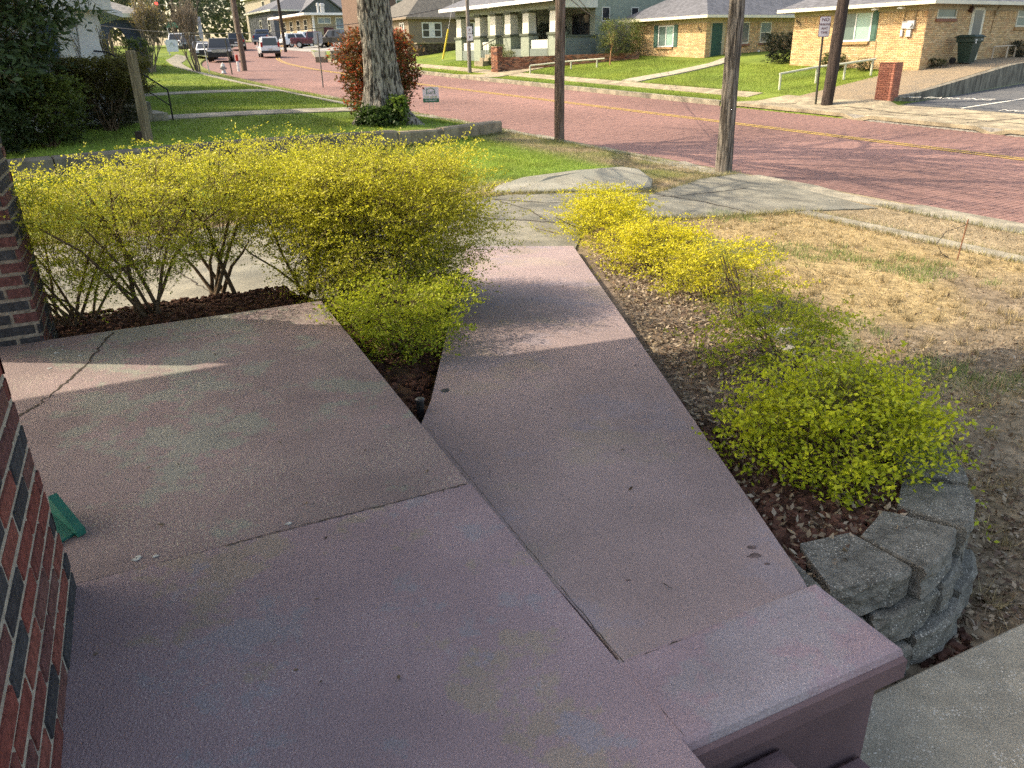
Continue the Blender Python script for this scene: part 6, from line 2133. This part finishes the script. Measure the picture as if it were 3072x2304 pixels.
# clipped hedge block (flat top, see-through lower half)
hp = lambda h: np.clip(.85 + .2 * h, 0, 1.1)
shrub('clipped_hedge', 'square clipped brownish green hedge before the white house steps', at_d(2.55, 20.0), .72, .75, 1.5, 17000, (.13, .125, .03), (.07, .062, .022), 44, 22, .05, hp, None, spray=.14, per=16, stem_r=.014, elong=((EH[0], EH[1]), 1.25))
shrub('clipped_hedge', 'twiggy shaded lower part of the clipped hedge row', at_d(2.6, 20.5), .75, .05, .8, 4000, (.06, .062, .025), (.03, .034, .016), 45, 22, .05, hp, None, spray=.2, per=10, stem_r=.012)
shrub('brown_shrub', 'rusty brown budding shrub beside the blue house steps', at_d(4.1, 27.5), .75, .2, 1.45, 3200, (.10, .085, .03), (.05, .04, .02), 46, 12, .05, pho, None, spray=.2, per=12, stem_r=.015)
shrub('round_shrub', 'small round green shrub beyond the rusty shrub', at_d(5.6, 33.), .42, .9, 1.75, 1800, (.11, .15, .03), (.04, .06, .02), 47, 6, .06, pho, None, spray=.15, per=12, stem_r=.015)
tree('yellow_shrub', 'yellow budding leafless shrub in front of the blue house', at_d(3.55, 27.2), 2.6, .03, 48, 3, (.30, .26, .08), (.40, .33, .10), 700, .06, None, 6, .35, .5, .2, (2, 3), None, .006, .5, 'shrub')
MY = mat('myrtle_bark', (.19, .155, .115), .8, .2, 9., .2, 30.)
MG = 'crape myrtles on the neighbour lawn'
tree('crape_myrtle', 'yellow-twigged crape myrtle nearer the blue houses', at_d(8.0, 44.8), 3.3, .04, 51, 4, (.24, .19, .06), (.32, .25, .08), 2600, .07, MY, 6, .26, .55, .34, (3, 4), MG, .007, .3)
tree('crape_myrtle', 'bare brown crape myrtle beside the white sign post', at_d(10.9, 47.6), 3.5, .045, 52, 4, (.16, .12, .06), (.20, .15, .07), 1000, .06, MY, 6, .26, .55, .34, (3, 4), MG, .007, .3)

# ---- trees along the far end
BT = mat('pale_bare_bark', (.20, .175, .15), .9, .3, 9., .5, 25.)
DT = mat('dark_trunk_bark', (.045, .036, .03), .9, .3, 9., .5, 25.)
FG = 'trees at the far end of the street'
far = [
    (9.5, 118, 15, .55, 'dark-trunked evergreen left of the far street', (.03, .055, .02), (.09, .12, .035), 5200, .38, DT),
    (6.5, 100, 11, .40, 'dark-trunked leafy tree nearer than the far evergreen', (.05, .075, .02), (.15, .16, .045), 3600, .30, DT),
    (-3, 80, 12, .35, 'bright spring green tree behind the blue house', (.12, .17, .03), (.24, .28, .05), 5200, .32, None),
    (2, 132, 14, .4, 'olive brown budding tree behind the crape myrtles', (.10, .09, .04), (.17, .15, .06), 4200, .32, BT),
    (20, 150, 17, .4, 'tall bare grey tree over the far intersection', (.10, .09, .07), (.15, .13, .09), 2200, .25, BT),
    (30, 170, 19, .45, 'bare pale tree right of the far intersection', (.09, .085, .07), (.14, .125, .09), 2200, .25, BT),
    (38, 165, 20, .45, 'dark pine-like tree behind the far poles', (.02, .035, .022), (.05, .075, .04), 6500, .42, DT),
    (46, 215, 24, .5, 'dark green pine above the small far house', (.02, .04, .024), (.05, .08, .04), 6500, .5, DT),
    (30, 215, 22, .5, 'second dark pine beyond the intersection', (.025, .04, .025), (.06, .08, .045), 6000, .5, DT),
    (12, 185, 18, .45, 'grey budding tree far left of the intersection', (.09, .085, .06), (.14, .13, .09), 4500, .4, BT),
    (-14, 130, 16, .45, 'broad green tree far behind the blue houses', (.05, .08, .025), (.13, .16, .05), 6000, .45, None),
    (-8, 175, 20, .5, 'tall olive tree at the far left horizon', (.06, .075, .03), (.13, .13, .06), 6000, .5, None),
    (66, 150, 17, .4, 'bare tree between the beige house and the tan building', (.12, .11, .06), (.18, .17, .08), 1800, .25, BT),
    (62, 120, 13, .4, 'yellow-green tree behind the tan building', (.14, .16, .04), (.24, .25, .06), 4200, .32, None),
    (52, 78, 12, .4, 'yellow-green tree above the tan cottage roof', (.13, .16, .03), (.26, .28, .05), 4200, .3, None),
    (54, 60, 12, .4, 'fresh green tree between the cottage and the green bungalow', (.13, .17, .03), (.26, .30, .05), 4200, .3, None),
    (52, 40, 11, .4, 'fresh green tree over the left brick house roof', (.13, .18, .03), (.26, .31, .05), 4200, .3, None),
    (70, 190, 22, .5, 'large dark tree behind the beige house', (.03, .05, .025), (.08, .1, .045), 5500, .5, DT),
    (95, 200, 22, .5, 'broad dark tree right of the beige house', (.03, .05, .025), (.08, .1, .045), 5500, .5, DT),
    (20, 240, 26, .5, 'tallest pine on the far horizon', (.02, .038, .024), (.05, .075, .04), 6500, .55, DT),
    (3, 230, 24, .5, 'hazy olive tree on the far left horizon', (.05, .065, .035), (.10, .11, .06), 6500, .55, None),
]
for i, (t, s, h, r, lab, c1, c2, nl, lf, bk) in enumerate(far):
    tree('far_tree', lab, at_d(t, s), h, r, 100 + i, 3, c1, c2, nl, lf, bk, 1, .55, .12, .28 if bk is not DT else .22, (3, 5), FG, .03, .7)
# wooded backdrop closing the horizon
rs = np.random.RandomState(77)
nb = 24000
tb = rs.uniform(-70, 190, nb)
sb_ = rs.uniform(250, 330, nb)
zb_ = 8 + rs.beta(1.2, 1.3, nb) * (24 + 9 * vnoise(np.stack([tb, sb_ * 0, sb_ * 0], 1), .07, 4))
Pb = fS(np.stack([tb, sb_, zb_], 1))
V, F = leaf_quads(Pb, rs.normal(0, 1, (nb, 3)), 1.9, rs, .3, .7)
C = (np.array([.035, .05, .025]) + np.array([.05, .045, .02]) * vnoise(Pb, .08, 6)[:, None]) * rs.uniform(.6, 1.4, (nb, 1))
bd = tag(link_mesh('far_woods', V, F, M_LEAF, None, np.repeat(C, 4, 0)), 'dark wooded ridge closing the far end of the street', 'woods', None, 'stuff')

# ---- planting on the far side
shrub('foundation_shrub', 'round variegated shrub under the right house window', at_d(30.6, 21.6), .40, .02, .66, 1800, (.14, .17, .06), (.04, .05, .02), 61, 6, .06, pho, None, per=12, spray=.14)
shrub('foundation_shrub', 'small brownish shrub right of the variegated shrub', at_d(30.7, 20.2), .28, .02, .45, 1000, (.10, .11, .05), (.04, .04, .02), 62, 5, .05, pho, None, per=12, spray=.12)
shrub('dark_shrub', 'dense black-green clipped shrub between the two brick houses', at_d(31.6, 25.2), .62, .0, 1.25, 5500, (.018, .026, .014), (.008, .012, .007), 63, 5, .06, hp, None, per=14, spray=.14)
shrub('holly_tree', 'small round grey-green holly beside the brown pole', at_d(29.6, 40.4), .74, .35, 1.95, 5000, (.12, .15, .10), (.035, .05, .03), 64, 4, .07, pho, None, 'tree', per=12, spray=.18, stem_r=.05)
shrub('weeping_shrub', 'arching pale green weeping shrub at the end of the low brick wall', at_d(30.4, 35.0), 1.05, .2, 1.95, 5500, (.20, .24, .07), (.07, .09, .03), 65, 14, .10, pho, None, per=12, spray=.45, stem_r=.02, up=-.25, wid=.25)
shrub('porch_shrub', 'green shrub left of the bungalow porch stairs', at_d(26.9, 42.0), .38, .2, 1.15, 1300, (.11, .15, .05), (.04, .055, .02), 66, 5, .07, pho, None, per=12, spray=.15)
shrub('porch_shrub', 'pale flowering shrub in front of the bungalow lattice', at_d(26.7, 40.4), .36, .05, .85, 1200, (.26, .27, .14), (.08, .10, .04), 67, 5, .06, pho, None, per=12, spray=.15)
shrub('side_shrub', 'dark leggy shrubs at the right edge beside the handrail', at_d(38.4, 17.6), .55, .0, .65, 2200, (.04, .05, .03), (.015, .02, .012), 68, 8, .06, pho, None, per=12, spray=.15, elong=((EH[0], EH[1]), 1.9))
shrub('weed_tuft', 'dark weed tuft at the base of the right house wall', at_d(32.0, 17.9), .3, .0, .35, 500, (.05, .06, .02), (.02, .025, .012), 69, 5, .05, pho, None, per=10, spray=.12)
tree('sapling', 'young sapling with orange trunk base at the end of the lawn rail', at_d(28.85, 33.9), 1.9, .035, 70, 3, (.16, .18, .06), (.22, .24, .08), 260, .07, mat('sapling_bark', (.32, .17, .09), .8, .2, 9., .2), 1, .4, .3, .45, (2, 3), None, .006, .3)
# stone wall with vines before the tan cottage
vw = thing('stone_wall', 'low dark stone wall with dry vines below the tan cottage', 'garden wall', tuple(fS((33, 57, 1.6))))
MB(fS).box(29.4, 38.5, 56.9, 57.3, .6, 2.25).obj('wall', mat('dark_stone', (.10, .075, .06), .95, .4, 5., .7, 14., col2=(.05, .042, .036), sc2=4.), vw)
MB(fS).box(29.3, 38.6, 56.85, 57.35, 2.25, 2.33).obj('coping', M_CONC2, vw)
nv = 2600
P = fS(np.stack([rs.uniform(29.6, 38.4, nv), np.full(nv, 56.8) + rs.normal(0, .06, nv), rs.uniform(1.2, 2.35, nv)], 1))
keep = vnoise(P, 1.1, 3) > .5
P = P[keep]
V, F = leaf_quads(P, rs.normal(0, 1, (len(P), 3)), .10, rs, .3, .5)
link_mesh('vines', V, F, M_LEAF, vw, np.repeat(np.array([.20, .18, .09]) * rs.uniform(.5, 1.4, (len(P), 1)), 4, 0))

# ================================================================== GRASS, LEAVES, MULCH
def scatter(n, xlo, xhi, ylo, yhi, rs, fr=fW):
    p = np.stack([rs.uniform(xlo, xhi, n), rs.uniform(ylo, yhi, n), np.zeros(n)], 1)
    return fr(p)


def st_of(P):
    return P[:, 0] * DH[0] + P[:, 1] * DH[1], P[:, 0] * EH[0] + P[:, 1] * EH[1]


def inside(P, poly):
    x, y = P[:, 0], P[:, 1]
    c = np.zeros(len(P), bool)
    n = len(poly)
    for i in range(n):
        (x0, y0), (x1, y1) = poly[i], poly[(i + 1) % n]
        cond = ((y0 > y) != (y1 > y)) & (x < (x1 - x0) * (y - y0) / (y1 - y0 + 1e-12) + x0)
        c ^= cond
    return c


drv_poly = dA + dB[::-1]
rs = np.random.RandomState(9)
# dry yard
P = scatter(120000, 1.0, 12.2, -.5, 10.9, rs, fS)
s, t = st_of(P)
ok = ~inside(P, drv_poly) & ~in_bed(P[:, 0], P[:, 1]) & (P[:, 0] > .95) & (t < 11.55) & ~((t > 9.88) & (t < 10.22) & (s < 7.35)) & (P[:, 1] > 2.0)
a_, b_ = P[:, 0] * PA_[0] + P[:, 1] * PA_[1], P[:, 0] * PB_[0] + P[:, 1] * PB_[1]
ok &= a_ > 1.42
P = P[ok]
P[:, 2] = zt(P[:, 0], P[:, 1]) - .004
C0 = zone_col(P[:, 0], P[:, 1])
bare = vnoise(P, 1.3, 17)
kp = rs.rand(len(P)) < np.clip(.25 + 1.1 * bare, 0, 1)
P, C0 = P[kp], C0[kp]
V, F = blades(P, .042, .0075, rs, 1.8)
tag(link_mesh('dry_grass', V, F, M_GRASS, None, np.repeat(C0 * rs.uniform(.55, 1.7, (len(P), 1)), 3, 0)), 'dry straw grass covering the yard', 'grass', None, 'stuff')
# green tufts in it
P = scatter(60000, 3.2, 9, 1., 8, rs, fS)
s, t = st_of(P)
gk = vnoise(P, .9, 9) * .7 + vnoise(P, 5., 3) * .3
ok = (gk + .12 * (t < 6.9) - .10 * (t > 7.3) > .60) & ~in_bed(P[:, 0] - .05, P[:, 1]) & (P[:, 0] > 1.6) & (P[:, 1] > 4.7 + .4 * (rs.rand(len(P)) - .5))
P = P[ok][:14000]
P[:, 2] = zt(P[:, 0], P[:, 1]) - .004
V, F = blades(P, .075, .006, rs, .8)
tag(link_mesh('green_grass_tufts', V, F, M_GRASS, None, np.repeat(np.array([.16, .22, .07]) * rs.uniform(.6, 1.5, (len(P), 1)), 3, 0)), 'pale green grass tufts in the dry yard', 'grass', None, 'stuff')
# lawn beyond the driveway
P = scatter(150000, -6, 12.1, 10.2, 18, rs, fS)
s, t = st_of(P)
ok = ~inside(P, drv_poly) & (s < swl(t) - .02) & (s > 9.6) & ~inside(P, base) & (t < 11.8)
P = P[ok]
P[:, 2] = zt(P[:, 0], P[:, 1]) - .004
C0 = zone_col(P[:, 0], P[:, 1])
V, F = blades(P, .06, .009, rs, .7)
tag(link_mesh('lawn_grass', V, F, M_GRASS, None, np.repeat(C0 * np.array([1.25, 1.3, 1.1]) * rs.uniform(.7, 1.5, (len(P), 1)), 3, 0)), 'green lawn between the driveway and the retaining kerb', 'grass', None, 'stuff')
# neighbour lawn and far lawns
P = np.concatenate([scatter(110000, -3, 12.1, 16, 34, rs, fS), scatter(60000, 2, 13.5, 34, 70, rs, fS), scatter(95000, 23, 31.5, 18., 48, rs, fS)])
s, t = st_of(P)
t = t - dl(s)
w_ok = ~((s > 21.45) & (s < 22.75)) & ~((s > 29.8) & (s < 31.25) & (t < 10.6))
near_ok = (t < 12.15) & (s > swl(t) + .35) & w_ok & ~((t > 9.65) & (t < 10.75) & (s > 22.6))
tr_ = P[:, 0] * EH[0] + P[:, 1] * EH[1]
far_ok = (t > 23.05) & ~((t > 24.4) & (t < 25.45)) & (s > np.where(t > 25.2, 19.15 - .12 * (t - 25.3), 20.4)) & ~((s > 27.5) & (s < 29.1) & (tr_ > 25)) & ~((s > 37) & (s < 40.3) & (tr_ < 27.2)) & (tr_ < 31)
ok = near_ok | far_ok
P = P[ok]
P[:, 2] = zt(P[:, 0], P[:, 1]) - .005
C0 = zone_col(P[:, 0], P[:, 1])
dist = np.linalg.norm(P[:, :2], axis=1)[:, None]
V, F = blades(P, .065, .014, rs, .7)
Cg = np.repeat(C0 * np.array([1.25, 1.3, 1.1]) * rs.uniform(.7, 1.5, (len(P), 1)), 3, 0)
tag(link_mesh('far_lawn_grass', V, F, M_GRASS, None, Cg), 'green lawns of the neighbours on both sides of the street', 'grass', None, 'stuff')
# leaf litter
P = np.concatenate([scatter(22000, .9, 2.6, 2.0, 8.8, rs), scatter(6000, 1.6, 4.8, 1.4, 5.8, rs), scatter(3500, 1.5, 10, 4.5, 11, rs), scatter(2600, 1.2, 3.2, 1.5, 2.5, rs)])
s, t = st_of(P)
a_ = P[:, 0] * PA_[0] + P[:, 1] * PA_[1]
ok = (t < 11.4) & ~inside(P, drv_poly) & (a_ > 1.36 + .05 * rs.rand(len(P))) & (P[:, 0] > .92)
P = P[ok]
P[:, 2] = zt(P[:, 0], P[:, 1]) + rs.uniform(.002, .02, len(P))
V, F = leaf_quads(P, rs.normal(0, 1, (len(P), 3)) * [1, 1, .3], .034, rs, .85, .5)
pal = np.array([(.26, .20, .13), (.20, .14, .09), (.33, .27, .19), (.14, .095, .07), (.36, .30, .23)])
tag(link_mesh('leaf_litter', V, F, M_DRYLEAF, None, np.repeat(pal[rs.randint(0, 5, len(P))] * rs.uniform(.7, 1.2, (len(P), 1)), 4, 0)), 'fallen brown leaves on the bed and yard', 'leaves', None, 'stuff')
# mulch chunks in the hedge bed, the wedge and by the blocks
P = np.concatenate([fP(np.stack([rs.uniform(-2.6, 1.5, 3600), rs.uniform(5.08, 6.35, 3600), np.zeros(3600)], 1)),
                    fP(np.stack([rs.uniform(.93, 2.4, 2600), rs.uniform(3.0, 6.3, 2600), np.zeros(2600)], 1)), scatter(1500, .92, 1.75, 2.2, 3.4, rs)])
s, t = st_of(P)
b_ = P[:, 0] * PB_[0] + P[:, 1] * PB_[1]
ok = ~inside(P, drv_poly) & ((P[:, 0] < -.47) | (P[:, 0] > .9)) & ((P[:, 0] > 0) | (b_ > .93) | (P[:, 0] * PA_[0] + P[:, 1] * PA_[1] > 5.08))
P = P[ok]
P[:, 2] = zt(P[:, 0], P[:, 1]) + .006
n = len(P)
k = np.array([(-1, -1, -1), (1, -1, -1), (1, 1, -1), (-1, 1, -1), (-.7, -.7, 1), (.7, -.7, 1), (.7, .7, 1), (-.7, .7, 1)], float)
sz = rs.uniform(.006, .022, (n, 1, 3)) * np.array([1.4, 1., .7])
K = k[None] * sz + rs.normal(0, .003, (n, 8, 3))
an = rs.uniform(0, 6.28, n)
ca, sa = np.cos(an)[:, None], np.sin(an)[:, None]
K = np.stack([K[..., 0] * ca - K[..., 1] * sa, K[..., 0] * sa + K[..., 1] * ca, K[..., 2]], -1) + P[:, None]
Fb = np.array([(4, 5, 6, 7), (0, 1, 5, 4), (1, 2, 6, 5), (2, 3, 7, 6), (3, 0, 4, 7)])
Fb = (np.arange(n)[:, None, None] * 8 + Fb[None]).reshape(-1, 4)
tag(link_mesh('mulch', K.reshape(-1, 3), Fb, M_DRYLEAF, None, np.repeat(np.array([.085, .042, .03]) * rs.uniform(.5, 1.6, (n, 1)), 8, 0)), 'dark brown mulch chunks in the planting beds', 'mulch', None, 'stuff')

# ragged grass along the concrete edges
def along(A, n, spread, rs, fr=fW):
    A = fr(np.array([(*p, 0.) for p in A], float))
    q_ = rs.uniform(0, len(A) - 1, n)
    return np.stack([np.interp(q_, np.arange(len(A)), A[:, i]) for i in range(3)], 1) + rs.normal(0, spread, (n, 3)) * [1, 1, 0]


rs = np.random.RandomState(41)
P = np.concatenate([along([(9.88, s_) for s_ in (-3, 0, 3, 7.3)], 1800, .03, rs, fR), along([(10.22, s_) for s_ in (-3, 0, 3, 7.3)], 1800, .03, rs, fR),
                    along([(11.53, s_) for s_ in (0, 3, 7)], 1500, .04, rs, fR), along([(11.78, s_) for s_ in (12, 16, 22, 30)], 2500, .05, rs, fR), along([(.97, 9.6), (1.35, 10.72), (2.45, 10.72), (4.47, 11.68)], 1600, .04, rs),
                    along(dB[4:], 2600, .04, rs), along([(23.02, s_) for s_ in (21, 28, 36)], 2500, .05, rs, fR), along([(25.4, s_) for s_ in (21, 27, 36)], 2000, .05, rs, fR),
                    along([(t_, s_ - .03) for t_, s_ in tseg[2:]], 3000, .03, rs, fS)])
P[:, 2] = zt(P[:, 0], P[:, 1]) + .005
C0 = zone_col(P[:, 0], P[:, 1])
V, F = blades(P, .085, .010, rs, 1.2)
tag(link_mesh('edge_grass', V, F, M_GRASS, None, np.repeat((C0 * .5 + np.array([.10, .115, .04])) * rs.uniform(.6, 1.5, (len(P), 1)), 3, 0)), 'ragged grass growing along the concrete edges', 'grass', None, 'stuff')
# straw tussocks in the dry yard
P = scatter(700, 2.5, 10, .5, 9., rs, fS)
P = P[(P[:, 0] > 1.9) & ~inside(P, drv_poly)]
P = (P[:, None] + rs.normal(0, .025, (len(P), 26, 3)) * [1, 1, 0]).reshape(-1, 3)
P[:, 2] = zt(P[:, 0], P[:, 1])
V, F = blades(P, .075, .007, rs, 1.5)
tag(link_mesh('straw_tussocks', V, F, M_GRASS, None, np.repeat(np.array([.34, .27, .15]) * rs.uniform(.5, 1.5, (len(P), 1)), 3, 0)), 'straw tussocks sticking up in the dry yard', 'grass', None, 'stuff')

# stray leaves and twigs lying on the porch and ramp
rs = np.random.RandomState(31)
P = np.concatenate([scatter(40, -.3, .8, 2.5, 8.2, rs), fP(np.stack([rs.uniform(-.4, .9, 26), rs.uniform(1.4, 5., 26), np.zeros(26)], 1))])
b_ = P[:, 0] * PB_[0] + P[:, 1] * PB_[1]
P[:, 2] = np.where(b_ > .92, ramp_z(P[:, 1]), 0) + .004
V, F = leaf_quads(P, rs.normal(0, 1, (len(P), 3)) * [1, 1, .05], .022, rs, .97, .4)
tag(link_mesh('porch_litter', V, F, M_DRYLEAF, None, np.repeat(np.array([.10, .075, .05]) * rs.uniform(.5, 2.2, (len(P), 1)), 4, 0)), 'few stray leaf bits lying on the landing and ramp', 'leaves', None, 'stuff')
